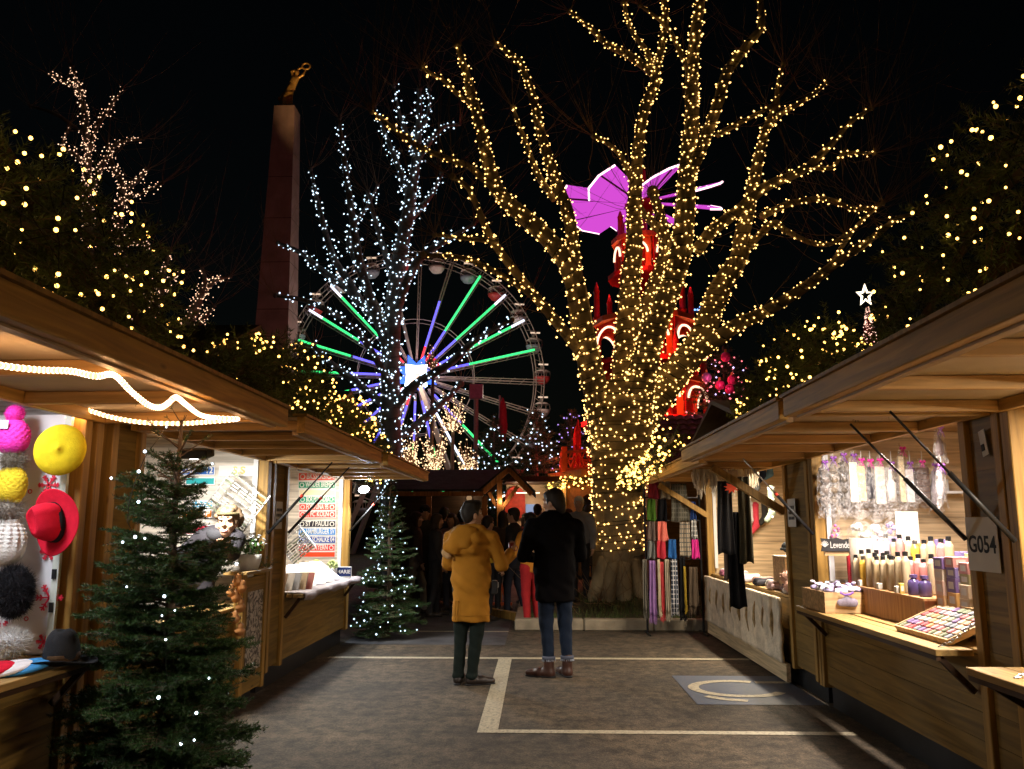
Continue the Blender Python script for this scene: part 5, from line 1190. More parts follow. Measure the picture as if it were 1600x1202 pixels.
    k.cap(shL * .86 + shR * .14, shR * .86 + shL * .14, .080 * S, .080 * S, .07).cap(nk + C(0, -.01, -.055), nk + C(0, 0, -.005), .092 * S, .074 * S, .04)
    for sh, el, wr in ((shL, elL, wrL), (shR, elR, wrR)): k.cap(sh, el, .076 * S * bulk ** .5, .062 * S, .035).cap(el, el + (wr - el) * .93, .060 * S, .048 * S, .025)
    if extra: extra(k, P, S, nk, hc)
    k.cut(float(P(0, 0, hem)[2]))
    k.build('coat', CM, t, h, noise)
    if scarf is not None:
        q = SDF()
        for a in np.linspace(0, 6.28, 14)[:-1]: q.ell(nk + C(.085 * math.cos(a), .01 + .08 * math.sin(a), .0 + .012 * math.sin(3 * a)), np.array((.045, .045, .05)) * S, .03)
        q.build('scarf', cloth('scarf_%d_%d' % (int(scarf[0] * 1000), int(scarf[2] * 1000)), scarf), t, h)
    if not torso_only:
        LM = cloth('legs_%d_%d_%d' % tuple(int(v * 1000) for v in legs), legs); q = SDF()
        q.cap(hipL + C(.02, 0, .0), hipR - C(.02, 0, .0), .105 * S, .105 * S, .05, ((0, 1, 0), .9))
        for hp_, k_, a_ in ((hipL, kn[0], ank[0]), (hipR, kn[1], ank[1])):
            e_ = a_ + C(0, 0, .0 if not boots else .085); q.cap(hp_, k_, .095 * S, .068 * S, .045).cap(k_, e_, .067 * S, .052 * S, .03)
            if not boots: q.ell(e_ + C(0, .0, -.0), np.array((.058, .06, .035)) * S, .02)
        q.ell((hipL + hipR) / 2 + C(0, 0, -.55), np.array((.012, .2, .42)) * S, .01, None, True) if abs(stride) < .05 and not feet else None
        q.build('trousers', LM, t, h * .9, noise * .8)
        SM = mat('shoe_%d' % int(shoe[0] * 1000), shoe, .45, var=.2, spec=.4)
        for i, (f, a_) in enumerate(zip(ft, ank)):
            an = R_(-f[3]); d = np.array((math.sin(-an), math.cos(an), 0)); q = SDF(); heel = C(f[0], f[1], 0) - d * .06 * S
            q.cap(heel + C(0, 0, .04), heel + d * .12 * S + C(0, 0, .045), .04 * S, .043 * S, .02).cap(heel + d * .12 * S + C(0, 0, .036), heel + d * .225 * S + C(0, 0, .032), .042 * S, .032 * S, .02)
            if boots: q.cap(heel + d * .02 * S + C(0, 0, .05), a_ + C(0, 0, .10), .048 * S, .052 * S, .03)
            else: q.cap(heel + d * .02 * S + C(0, 0, .05), a_ + C(0, 0, .02), .045 * S, .046 * S, .03)
            q.ell(C(f[0], f[1], -.25), np.array((.6, .6, .25)) * S, .01, None, True); so_ = q.build('shoe', SM, t, min(h, .01))
            q = SDF(); q.cap(heel + C(0, 0, .008) - d * .012, heel + d * .225 * S + C(0, 0, .008), .042 * S, .036 * S, .01, ((0, 0, 1), .3)); q.build('sole', INK, so_, .008)
            if cuffs is not None:
                e_ = a_ + C(0, 0, .095); m_ = MB()
                m_.lathe([(.058 * S, -.016), (.064 * S, -.012), (.064 * S, .014), (.056 * S, .018)], e_ + C(0, 0, .0), 18); cu = m_.build('cuff', cloth('denim_cuff', (.09, .10, .14)), t, smooth=True, local=True)
                m_ = MB()
                for a in rng.uniform(0, 6.28, 70): m_.tube([e_ + C(.063 * math.cos(a), .063 * math.sin(a), -.012), e_ + C(.066 * math.cos(a + .1), .066 * math.sin(a + .1), -.03)], .0018, 3)
                m_.build('fringe', cuffs, cu, local=True)
    if hat is not None:
        kind, col = hat; HMt = cloth('hat_%d_%d' % (int(col[0] * 1000), int(col[2] * 1000)), col); q = SDF(); q.ell(hp(0, -.012, .065), np.array((.096, .108, .09)) * S, .02, Rh)
        q.ell(hp(0, -.012, .02), np.array((.098, .11, .035)) * S, .02, Rh); q.ell(hp(0, .1, -.05), np.array((.055, .07, .075)) * S, .01, Rh, True)
        if kind == 'bobble': q.ell(hp(0, -.02, .17), np.array((.04, .04, .04)) * S, .01)
        q.build('hat', HMt, t, h * .8)
    return t, dict(P=P, S=S, nk=nk, hc=hc, hp=hp, wrL=wrL, wrR=wrR, elR=elR, elL=elL)

tp_, YO_ = STATUE_HOOK
gf = thing('gilded_statue', 'gilded robed figure on top of the stone column, holding a wreath out to the right', 'statue', (tp_[0], YO_, tp_[2])); s_ = SDF()
s_.cap((0, 0, .0), (-.05, 0, .55), .30, .24, .1).cap((-.05, 0, .55), (.12, 0, 1.15), .24, .17, .12).cap((.12, 0, 1.15), (.30, 0, 1.62), .19, .19, .1, ((0, 1, 0), .75)).cap((.30, 0, 1.62), (.36, 0, 1.85), .08, .07, .06).ell((.40, -.02, 1.98), (.11, .12, .14), .04)
s_.cap((.22, 0, 1.68), (.16, -.05, 2.02), .075, .06, .05).cap((.16, -.05, 2.02), (.62, -.05, 2.22), .06, .045, .04).cap((.40, 0, 1.66), (.72, -.05, 1.84), .075, .055, .05).cap((.72, -.05, 1.84), (.86, -.05, 2.18), .055, .04, .04)
s_.cap((-.10, .05, 1.0), (-.40, .05, .60), .12, .10, .1).cap((-.40, .05, .60), (-.30, .05, .22), .10, .05, .08)
for q in range(7): s_.cap((-.2 + .08 * q, -.22 + .02 * (q % 2), .05), (-.10 + .06 * q, -.17, .85), .05, .03, .05)
s_.build('figure', GOLD, gf, .035, .012)
m = MB(); m.tube([(.86 + .20 * math.cos(a), -.05, 2.30 + .16 * math.sin(a)) for a in np.linspace(0, 6.283, 25)], .05, 6, cap=False); m.build('wreath', GOLD, gf, smooth=True, local=True)
m = MB(); m.box((-.42, -.42, -.0), (.42, .42, .06)); m.build('plinth', STONE, gf, local=True)

# the man in the yellow parka: back to the camera, head turned right, right forearm raised
def parka(k, P, S, nk, hc):
    k.cap(P(-.13, -.10, 1.40), P(.09, -.12, 1.41), .075 * S, .07 * S, .05).cap(P(-.12, -.145, 1.30), P(.06, -.15, 1.30), .05 * S, .045 * S, .05).cap(P(-.17, -.05, 1.46), P(-.10, -.13, 1.30), .05 * S, .05 * S, .03)
    k.cap(P(-.10, -.03, 1.50), P(.10, -.03, 1.50), .05 * S, .05 * S, .04)
p1 = atz(735, 1069, 0)
t1, d1 = person('man in a long mustard yellow hooded parka, back to the camera, one forearm raised', p1[0], p1[1], R_(-14), 1.70, coat=(.34, .145, .014), legs=(.008, .013, .011), hair=(.016, .012, .010), shoe=(.018, .012, .010), coat_len=.60, hair_kind='tuft', skin=SKIN2,
   head_yaw=R_(-42), head_pitch=R_(4), armR=[(.30, .06, 1.14), (.335, .26, 1.27), .9, (-.6, .2, .6)], armL=[(-.27, .06, 1.15), (-.13, .25, 1.12), .9], feet=[(-.115, .0, 0, -4), (.065, -.03, 0, 58)], h=.011, bulk=1.16, noise=.0055, extra=parka)
YEL = cloth('coat_%d_%d_%d' % (340, 145, 14), (.34, .145, .014))
P_ = d1['P']; hd = SDF(); hd.cap(P_(-.02, -.12, 1.47), P_(-.12, -.165, 1.33), .075, .085, .05, ((0, 1, 0), .8)).cap(P_(-.10, -.10, 1.47), P_(-.20, -.12, 1.32), .06, .06, .04).cap(P_(.06, -.10, 1.46), P_(.0, -.16, 1.36), .055, .06, .05)
ho = hd.build('hood', YEL, t1, .011, .005)
hd = SDF(); hd.cap(P_(-.145, -.085, 1.50), P_(-.225, -.115, 1.27), .030, .042, .03).cap(P_(-.225, -.115, 1.27), P_(-.19, -.15, 1.235), .04, .03, .03); hd.build('hood_lining', cloth('hood_lining_cloth', (.40, .25, .12), bump=.8, bscale=60), ho, .009, .004)
for (z_, nm) in ((1.005, 'waist_seam'), (.665, 'hem_seam')):
    m = MB(); r_ = 1.16 * (.160 if z_ > .8 else .166) * 1.7 / 1.75
    m.tube([P_(0, 0, z_) + np.array((r_ * math.cos(a) * 1.005, r_ * .74 * math.sin(a) * 1.012, .002 * math.sin(5 * a))) for a in np.linspace(0, 6.283, 41)], .0032, 5, cap=False); m.build(nm, cloth('seam_ochre', (.30, .13, .012)), t1, local=True)
m = MB(); m.tube([P_(-.085, -.148, .62), P_(-.082, -.147, .80)], .004, 4); m.tube([P_(-.115, -.142, .62), P_(-.112, -.142, .80)], .004, 4); m.tube([P_(-.115, -.142, .80), P_(-.082, -.147, .80)], .004, 4); m.build('back_vent', cloth('seam_ochre', (.30, .13, .012)), t1, local=True)
M14 = np.array(Matrix.Rotation(R_(-14), 3, 'Z'))
cam_ = thing('camera_bag', 'small dark bag hanging at the right hip of the man in the yellow parka', 'bag', (0, 0, 0)); q = wloc(t1) + M14 @ P_(.235, .03, .93); cam_.location = tuple(q)
m = MB(); m.cbox(q, (.06, .10, .13)); m.build('case', BLACK, cam_, bevel=.012); m = MB(); m.cbox(q + (.034, 0, .02), (.012, .07, .05)); m.build('flap', STEEL, cam_, bevel=.004)
cup = thing('paper_cup', 'small dark drinking cup held up by the man in the yellow parka', 'cup', (0, 0, 0)); q = wloc(t1) + M14 @ (d1['wrR'] + np.array((-.01, .085, .035))); cup.location = tuple(q)
m = MB(); m.lathe([(.001, -.05), (.026, -.05), (.036, .05), (.032, .05), (.024, -.04), (.001, -.04)], q, 14); m.build('cup_body', mat('cup_dark_red', (.25, .04, .03), .4), cup, smooth=True)
m = MB(); m.tube([q + (.03, 0, .025), q + (.055, 0, .01), q + (.05, 0, -.02), q + (.027, 0, -.03)], .006, 6); m.build('handle', mat('cup_dark_red', (.25, .04, .03), .4), cup)

# the man in the long black coat
p2 = atz(868, 1058, 0)
def dark(k, P, S, nk, hc):
    k.cap(P(-.10, -.045, 1.50), P(.10, -.045, 1.50), .05 * S, .05 * S, .05).cap(P(0, 0, 1.48), P(0, .01, 1.53), .085 * S, .072 * S, .03)
t2, d2 = person('tall man in a long black coat, rolled jeans and brown boots, back to the camera', p2[0], p2[1], R_(18), 1.84, coat=(.0045, .004, .0045), legs=(.010, .017, .034), hair=(.014, .010, .008), shoe=(.05, .02, .013), coat_len=.70, hair_kind='slick',
   head_yaw=R_(38), head_pitch=R_(-6), armL=[(-.30, .05, 1.13), (-.12, .27, 1.10), .8], armR=[(.29, .05, 1.13), (.10, .27, 1.08), .8], feet=[(-.10, .02, 0, -52), (.11, .02, 0, -4)], h=.011, bulk=1.2, noise=.004, extra=dark, boots=True, cuffs=cloth('denim_fray', (.30, .33, .40)))
d = wloc(t2); food = thing('snack_wrap', 'orange paper snack held in front by the tall man in black', 'snack', (0, 0, 0)); q = d + np.array(Matrix.Rotation(R_(18), 3, 'Z')) @ (d2['wrL'] + np.array((.05, .09, .03))); food.location = tuple(q)
m = MB(); m.lathe([(.001, -.06), (.02, -.05), (.04, .04), (.03, .07), (.001, .08)], q, 10); m.build('wrap', mat('snack_orange', (.7, .35, .06), .6), food, smooth=True); m = MB(); m.ball(q + (0, 0, .07), .03, 8, 6); m.build('filling', mat('snack_brown', (.3, .12, .04), .6), food, smooth=True)

# the crowd in the dark behind
def bgp(px, Y, H, label, facing, coat, legs, hair, kind='short', coat_len=.6, stride=.0, **k):
    x = at(px, 800, Y)[0]; return person(label, x, Y, R_(facing), H, coat=coat, legs=legs, hair=hair, hair_kind=kind, coat_len=coat_len, stride=stride, h=.022, hands=True, z=bedz(x, Y) if x > -.1 and Y > 12.6 else .0, **k)
DK = (.035, .033, .034)
for a in ((650, 14.6, 1.70, 'woman in a dark jacket and pale grey trousers striding past behind the bushy fir', -80, (.075, .06, .055), (.22, .20, .19), (.04, .022, .014), 'long', .74, .22),
  (682, 14.2, 1.66, 'person in black with long hair beside the woman in grey trousers, face turned right', -75, (.05, .046, .048), (.035, .035, .042), (.05, .03, .018), 'long', .55, .08),
  (706, 15.2, 1.68, 'person in a pinkish padded jacket half hidden by the yellow parka', 165, (.30, .15, .13), (.03, .03, .04), (.04, .025, .015), 'long', .8, 0),
  (664, 15.9, 1.84, 'tall person in a black hat and coat under the hut eave', -165, (.045, .042, .04), (.04, .04, .042), (.015, .01, .01), 'short', .6, 0),
  (694, 16.0, 1.80, 'person in a navy coat under the hut eave behind the crowd', -25, (.04, .045, .08), (.03, .03, .036), (.02, .014, .01), 'short', .6, 0),
  (722, 15.6, 1.74, 'person in a grey wool coat between the two hut posts, seen from behind', 15, (.11, .105, .10), (.03, .03, .036), (.03, .02, .014), 'short', .6, 0),
  (744, 16.0, 1.82, 'person in a dark green coat looking this way from under the hut roof', 170, (.055, .06, .045), (.03, .03, .03), (.03, .02, .014), 'short', .65, 0),
  (762, 13.6, 1.62, 'person in a bright yellow jacket just beyond the raised forearm', -40, (.60, .36, .03), (.02, .02, .024), (.02, .014, .01), 'short', .85, .05),
  (786, 15.2, 1.72, 'person in a brown coat by the post of the timber hut, seen from behind', -10, (.10, .06, .035), (.03, .03, .035), (.03, .018, .012), 'long', .7, .05),
  (803, 14.3, 1.76, 'person in a black coat walking right of the hut post', 70, (.03, .03, .036), (.025, .028, .045), (.035, .024, .016), 'short', .75, .12),
  (822, 16.5, 1.70, 'person in a wine red coat before the lit food stand', 20, (.16, .03, .04), (.03, .03, .03), (.03, .02, .014), 'long', .6, 0),
  (829, 12.7, 1.66, 'person in an orange top and red trousers mostly hidden by the tall man in black', 40, (.50, .20, .025), (.32, .018, .022), (.02, .015, .01), 'short', .85, 0),
  (840, 17.6, 1.78, 'person in a pale jacket queueing at the far food stand', -15, (.28, .26, .24), (.03, .03, .035), (.02, .015, .01), 'short', .8, 0),
  (905, 14.6, 1.74, 'elderly person with white hair and a grey jacket right of the tall man', 170, (.22, .21, .21), (.03, .03, .036), (.50, .47, .43), 'short', .8, 0),
  (920, 16.2, 1.70, 'person in a dark coat standing close to the plane tree trunk', 20, (.04, .036, .038), (.03, .032, .04), (.03, .02, .014), 'long', .6, 0),
  (888, 17.5, 1.72, 'person in a dark blue jacket behind the shoulder of the tall man', -30, (.04, .05, .09), (.03, .03, .036), (.04, .03, .02), 'short', .75, 0)):
    bgp(*a, **(dict(armL=[(-.3, .03, 1.14), (-.28, .24, 1.0)]) if a[0] == 829 else dict(hat=('beanie', (.02, .02, .022))) if a[0] == 664 else {}))

# the vendor leaning out of the sign stall, smiling
vq = at(372, 826, 6.75)
def vend(k, P, S, nk, hc): k.cap(P(-.10, 0, 1.50), P(.10, 0, 1.50), .04 * S, .04 * S, .04)
t3, d3 = person('smiling curly haired vendor with a headband leaning out of the sign stall and waving', -2.93, 7.2, R_(168), 1.66, coat=(.028, .026, .032), legs=(.03, .03, .04), hair=(.13, .085, .05), hair_kind='curly', coat_len=.80, h=.0105, skin=mat('skin_fair', (.46, .27, .18), .45, var=.06, scale=12),
   armL=[(-.30, .10, 1.20), (-.30, .30, 1.32), .12, (0, .3, 1)], armR=[(.22, .10, 1.15), (.10, .26, 1.03), .6], head_yaw=R_(14), head_pitch=R_(2), extra=vend, scarf=(.03, .03, .035), z=.23, lean=(-.40, .06), drop=.33)
hp = d3['hp']; m = MB(); m.tube([hp(.092 * math.cos(a), -.012 + .108 * math.sin(a), .082) for a in np.linspace(0, 6.283, 33)], .014, 6, cap=False); m.build('headband', cloth('headband_olive', (.12, .10, .05)), t3, smooth=True, local=True)
m = MB(); m.tube([hp(x_, .0985 - 7 * x_ * x_, -.066 + 9 * x_ * x_) for x_ in np.linspace(-.031, .031, 9)], np.array([.002, .0045, .0055, .006, .006, .006, .0055, .0045, .002]), 6); m.build('teeth', WHITE, t3, smooth=True, local=True)
for sg in (-1, 1):
    m = MB(); m.tube([hp(sg * .020, .100, .030), hp(sg * .033, .0985, .0325), hp(sg * .046, .090, .028)], [.004, .0065, .004], 7); m.build('eyelid', mat('skin_fair', (.46, .27, .18)), t3, smooth=True, local=True)
m = MB(); m.tube([hp(x_, .0990 - 7 * x_ * x_, -.0745 + 9 * x_ * x_) for x_ in np.linspace(-.031, .031, 9)], np.array([.002, .0035, .0045, .005, .005, .005, .0045, .0035, .002]), 6); m.build('lips', mat('lips', (.42, .14, .12)), t3, smooth=True, local=True)
# white fluffy sleeve plush toy beside her hand is the seat cover sheepskin on the counter
# ------------------------------------------------------------------ hat stall goods
RX90 = (math.pi / 2, 0, 0)
FELT = lambda n, c: mat('felt_' + n, c, .9, var=.12, scale=25, bump=.25, bscale=160, spec=.1)
SNOWRED = mat('snowflake_red', (.62, .02, .05), .6)
db = thing('display_board', 'white board with red snowflakes behind the hats', 'display board', (-2.9, 4.42, .83))
m = MB(); m.box((-3.9, 4.42, .84), (-2.53, 4.44, 2.09)); m.build('board', mat('board_white', (.75, .75, .79), .5, var=.03), db)
m = MB(); m.box((-2.55, 4.395, .84), (-2.515, 4.418, 2.09)); m.build('edge_strip', mat('edge_pale', (.6, .66, .6), .4), db)
for z_ in (1.22, 1.05):
    m = MB(); m.box((-2.545, 4.385, z_), (-2.525, 4.395, z_ + .05)); m.build('hinge', BLACK, db)
def snow(px, py, r):
    q = at(px, py, 4.41); m = MB(); rr = r * mpp(4.41)
    for k in range(6):
        a = k * math.pi / 3 + math.pi / 6; d = np.array((math.sin(a), 0, math.cos(a))); m.beam(q, q + d * rr, .008, .004, up=(0, 1, 0))
        for f in (.5, .75):
            for s_ in (-1, 1): b = a + s_ * .9; m.beam(q + d * rr * f + (0, -.0005 * (s_ + 2), 0), q + d * rr * f + np.array((math.sin(b), 0, math.cos(b))) * rr * .25 + (0, -.0005 * (s_ + 2), 0), .007, .004, up=(0, 1, 0))
    m.build('snowflake', SNOWRED, db)
for a in ((76, 758, 17), (77, 934, 22), (76, 862, 14), (68, 1003, 12), (2, 985, 16)): snow(*a)
for a in ((47, 768), (88, 865), (41, 967), (36, 1006)):
    q = at(a[0], a[1], 4.41); m = MB(); m.tube([q + np.array((math.sin(t), 0, math.cos(t))) * .010 for t in np.linspace(0, 6.283, 13)], .0028, 4); m.build('ring_dot', SNOWRED, db)
def fur(mb, c, r, n, ln, sc=(1, 1, 1), wd=.004):
    d = rng.normal(0, 1, (n, 3)); d /= np.linalg.norm(d, axis=1)[:, None]; A = np.array(c) + d * r * np.array(sc); B = A + (d + rng.normal(0, .45, (n, 3))) * ln * rng.uniform(.6, 1.2, n)[:, None]
    s = np.cross(B - A, rng.normal(0, 1, (n, 3))); s /= np.linalg.norm(s, axis=1)[:, None]; V = np.stack([A - s * wd / 2, A + s * wd / 2, B], 1).reshape(-1, 3); mb.raw(V, np.arange(3 * n).reshape(-1, 3))
YHt = 4.33
def knit_hat(label, px, py, wpx, hpx, col, pom, pomc, pomfur, cuff=True):
    q = at(px, py, YHt - .06); k = mpp(YHt); w_, h_ = wpx * k / 2, hpx * k / 2
    t = thing('knit_hat', label, 'hat', q); s = SDF(); s.ell((0, 0, 0), (w_, w_ * .7, h_), .02).ell((0, 0, -h_ * .4), (w_ * .98, w_ * .72, h_ * .62), .03)
    r2 = np.random.default_rng(int(px) + 5)
    for z_ in np.linspace(-h_ * .9, h_ * .85, 11):
        for a in np.linspace(0, 6.28, 16)[:-1]:
            rr = w_ * math.sqrt(max(.05, 1 - (z_ / h_) ** 2)); s.ell((rr * math.cos(a + z_ * 40), rr * .72 * math.sin(a + z_ * 40), z_), (.013, .011, .010), .006)
    s.build('knit', cloth('knit_%d_%d' % (int(col[0] * 100), int(col[2] * 100)), col, bump=.8, bscale=90), t, .006)
    if cuff: s = SDF(); s.cap((-w_ * .55, 0, -h_ * .82), (w_ * .55, 0, -h_ * .82), h_ * .26, h_ * .26, .01).build('cuff', cloth('cuff_%d_%d' % (int(col[0] * 100), int(col[2] * 100)), col, bump=.9, bscale=120), t, .006)
    if pom:
        m = MB(); m.ball((0, 0, h_ + pom * .5), pom * .8, 12, 8); po = m.build('pompom', cloth('pom_%d_%d' % (int(pomc[0] * 100), int(pomc[2] * 100)), pomc, bump=1, bscale=60), t, smooth=True, local=True)
        m = MB(); fur(m, (0, 0, h_ + pom * .5), pom * .75, 2600 if pomfur else 1500, pom * (.5 if pomfur else .18), wd=.002); m.build('pile', cloth('pile_%d_%d' % (int(pomc[0] * 100), int(pomc[2] * 100)), pomc), po, local=True)
    return t
kh = knit_hat('magenta bobble hat hanging uppermost on the white board', 20, 682, 48, 54, (.62, .03, .32), .056, (.66, .03, .34), False, cuff=False)
q = wloc(kh); m = MB(); m.cbox(q + (-.01, -.07, .055), (.05, .002, .045)); m.build('price_tag', mat('tag_grey', (.35, .38, .42), .5), kh)
knit_hat('yellow knitted hat with a grey fur bobble under the magenta hat', 17, 757, 44, 56, (.66, .50, .03), .06, (.22, .19, .15), True)
knit_hat('white knitted hat with a grey fur bobble left of the red hat', 8, 846, 58, 72, (.75, .74, .70), .07, (.30, .27, .23), True, cuff=False)
q = at(94, 703, YHt - .05); t = thing('beret', 'bright yellow beret hanging on the board above the red hat', 'hat', q)
m = MB(); Mb = np.array(Matrix.Rotation(R_(84), 3, 'X')) @ np.array(Matrix.Rotation(R_(14), 3, 'Y')); m.lathe([(.001, .050), (.006, .052), (.008, .040), (.05, .044), (.095, .034), (.124, .012), (.128, 0), (.12, -.014), (.08, -.024), (.001, -.02)], q, 30, Mb, 1, 1.07); m.build('felt', FELT('yellow', (.72, .56, .02)), t, smooth=True)
def fedora(name, label, q, M, scale, felt, band, pinch=True):
    t = thing(name, label, 'hat', q); s = SDF(); S = scale
    s.cap((0, .035 * S, .04 * S), (0, -.035 * S, .04 * S), .068 * S, .072 * S, .03).cap((0, .03 * S, .10 * S), (0, -.035 * S, .105 * S), .054 * S, .060 * S, .04)
    s.ell((0, .0, .172 * S), (.026 * S, .10 * S, .036 * S), .01, None, True)
    for e in (-1, 1): s.ell((e * .07 * S, .085 * S, .12 * S), (.028 * S, .035 * S, .05 * S), .01, None, True)
    s.ell((0, 0, -.2 * S), (.3 * S, .3 * S, .2 * S), .01, None, True)
    V, Q = s.mesh(.006 * S); b = MB(); b.raw(V @ M.T + q, None, Q); b.build('crown', felt, t, smooth=True)
    n = 40; a = np.arange(n) * 2 * np.pi / n; ring = []
    for r, dz in ((.066, .004), (.11, -.004), (.155, .008), (.158, .012), (.152, .013), (.11, .003), (.064, .010)):
        ring.append(np.stack([r * np.cos(a) * S, r * 1.16 * np.sin(a) * S, (dz + (.03 * np.cos(2 * a) * -1 + .004) * max(0, (r - .09)) / .07 * .6) * S], 1))
    V = np.concatenate(ring); K = len(ring); i = np.arange(K - 1)[:, None] * n; j = np.arange(n)[None]; k = (j + 1) % n
    b = MB(); b.raw(V @ M.T + q, None, np.stack([i + j, i + k, i + n + k, i + n + j], -1).reshape(-1, 4)); b.build('brim', felt, t, smooth=True)
    b = MB(); b.lathe([(.074 * S, .012 * S), (.0765 * S, .013 * S), (.0755 * S, .042 * S), (.073 * S, .043 * S)], q, 28, M, 1, 1.47); b.build('hat_band', band, t, smooth=True); return t
ax = np.array((-.30, -.95, -.02)); ax /= np.linalg.norm(ax); yv = np.array((.28, -.12, -.95)); yv -= ax * (ax @ yv); yv /= np.linalg.norm(yv); Mf = np.stack([np.cross(yv, ax), yv, ax], 1)
fedora('felt_hat', 'red felt hat with black band hanging on the white board', at(88, 816, 4.20), Mf, .93, FELT('red', (.58, .012, .035)), FELT('band_black', (.015, .015, .018)))
fedora('felt_hat', 'dark grey felt hat with brown band standing on the stall counter', np.array((*at(97, 1022, 4.05)[:2],   .856)), np.array(Matrix.Rotation(R_(14), 3, 'Z')), 1.0, FELT('grey', (.028, .030, .034)), FELT('band_brown', (.07, .04, .02)))
t = thing('fur_hat', 'black fur hat hanging low on the white board', 'hat', at(20, 925, 4.25)); q = wloc(t); m = MB(); m.ball(q, .10, 14, 10, (1, .7, 1.25)); m.build('shell', FELT('band_black', (.015, .015, .018)), t, smooth=True); m = MB(); fur(m, q, .098, 7000, .022, (1, .7, 1.25), .002); m.build('pile', mat('fur_black', (.014, .015, .02), .6, island=.4), t)
t = thing('fur_hat', 'fluffy white fur hat lying at the back of the counter', 'hat', at(12, 1004, 4.22)); q = wloc(t); m = MB(); m.ball(q, .08, 14, 10, (1.15, .9, .75)); m.build('shell', WHITE, t, smooth=True); m = MB(); fur(m, q, .078, 5000, .026, (1.15, .9, .75), .0022); m.build('pile', mat('fur_white', (.78, .78, .76), .7, island=.15), t)
cols = [('lilac', (.22, .22, .55)), ('magenta', (.45, .02, .28)), ('white', (.75, .74, .74)), ('purple', (.35, .03, .36)), ('red', (.55, .02, .04)), ('second white', (.74, .72, .74)), ('blue', (.05, .25, .55))]
for k, (n_, c_) in enumerate(cols):
    q = np.array((-2.70 + .055 * k, 3.64 + .045 * k, .853)); t = thing('beret', n_ + ' felt beret in the overlapping row along the hat stall counter', 'hat', q, 0, 'felt berets along the counter')
    M = np.array(Matrix.Rotation(R_(-38), 3, 'Z') @ Matrix.Rotation(R_(10), 3, 'X')); m = MB(); m.lathe([(.001, .024), (.004, .026), (.006, .02), (.06, .02), (.11, .012), (.128, .0), (.12, -.008), (.07, -.012), (.001, -.01)], q, 26, M); m.build('felt', FELT(n_.replace(' ', '_'), c_), t, smooth=True)
# rope light under the awning of the hat stall
rp = [atz(-40, 560, 2.04), atz(0, 571, 2.04), atz(60, 578, 2.05), atz(110, 580, 2.045), atz(150, 588, 2.02), atz(178, 586, 2.05)]
rp += [at(205, 612, 3.2), at(232, 633, 3.22), at(250, 637, 3.24), at(263, 630, 3.27), at(275, 621, 3.3), at(290, 632, 3.55), at(312, 648, 3.8), at(335, 653, 4.05), at(372, 655, 4.34), at(330, 659, 4.36), at(280, 662, 4.37), at(220, 660, 4.38), at(170, 651, 4.4), at(130, 639, 4.41), at(113, 640, 4.42), at(104, 655, 4.42)]
rl = thing('rope_light', 'glowing warm white rope light looped under the hat stall awning', 'rope light', rp[6]); S_ = smooth_path(np.array(rp), 7)
m = MB(); m.tube(S_, .0105, 8); m.build('tube', emit('rope_glow', (1, .47, .18), 3.0), rl, smooth=True)
m = MB(); 
for i in range(0, len(S_) - 1, 1): m.tube([S_[i], S_[i] + (S_[i + 1] - S_[i]) * .35], .0118, 6)
m.build('bulb_beads', emit('rope_bead', (1, .72, .45), 7, False), rl)['kind'] = 'stuff'
for q_ in (0.05, .22, .38, .52, .66, .8, .93): point_light('rope_glow_light', S_[int(q_ * (len(S_) - 1))] - np.array((0, 0, .03)), 1.5, (1, .5, .2), .03, rl)
m = MB(); m.tube([S_[104 if len(S_) > 104 else -40], S_[104 if len(S_) > 104 else -40] + (.01, 0, .02)], .012, 6); m.build('clip', DARKM, rl)

# ------------------------------------------------------------------ sign stalls on the left
def plate(label, px0, px1, py, hpx, Y, col, words, tcol=(.62, .62, .60), emblem=2, grp='club plates on the stall wall', sxx=1.0, name='tin_sign'):
    a, b = at(px0, py, Y), at(px1, py, Y); c = (a + b) / 2; wd = b[0] - a[0]; hh = hpx * mpp(Y); t = thing(name, label, 'sign', c, 0, grp)
    m = MB(); m.box((a[0], Y - .004, c[2] - hh / 2), (b[0], Y, c[2] + hh / 2)); m.build('border', WHITE, t)
    m = MB(); m.box((a[0] + .008, Y - .0055, c[2] - hh / 2 + .008), (b[0] - .008, Y - .0042, c[2] + hh / 2 - .008)); m.build('plate_face', mat('enamel_%d_%d_%d' % tuple(int(v * 100) for v in col), col, .35, var=.05), t)
    tm = mat('letter_%d' % int(tcol[0] * 100 + tcol[2] * 10), tcol, .5)
    if words:
        text(words, hh * .95, (c[0] + (.0 if emblem != 1 else hh * .42), Y - .0062, c[2] + .002), RX90, tm, t, bold=.0018, fit=wd - .04 - emblem * hh * .86)
    for e in range(emblem):
        x_ = a[0] + hh * .55 if e == 0 else b[0] - hh * .55; m = MB(); m.lathe([(.001, 0), (hh * .33, 0), (hh * .33, .0008), (.001, .0008)], (x_, Y - .0058, c[2]), 18, np.array(Matrix.Rotation(math.pi / 2, 3, 'X'))); em = m.build('emblem', tm, t)
        m = MB(); m.lathe([(hh * .12, 0), (hh * .22, 0), (hh * .22, .0005), (hh * .12, .0005)], (x_, Y - .0068, c[2]), 14, np.array(Matrix.Rotation(math.pi / 2, 3, 'X'))); m.build('emblem_ring', mat('enamel_%d_%d_%d' % tuple(int(v * 100) for v in col), col, .35), em)
    return t
YS3 = 11.055
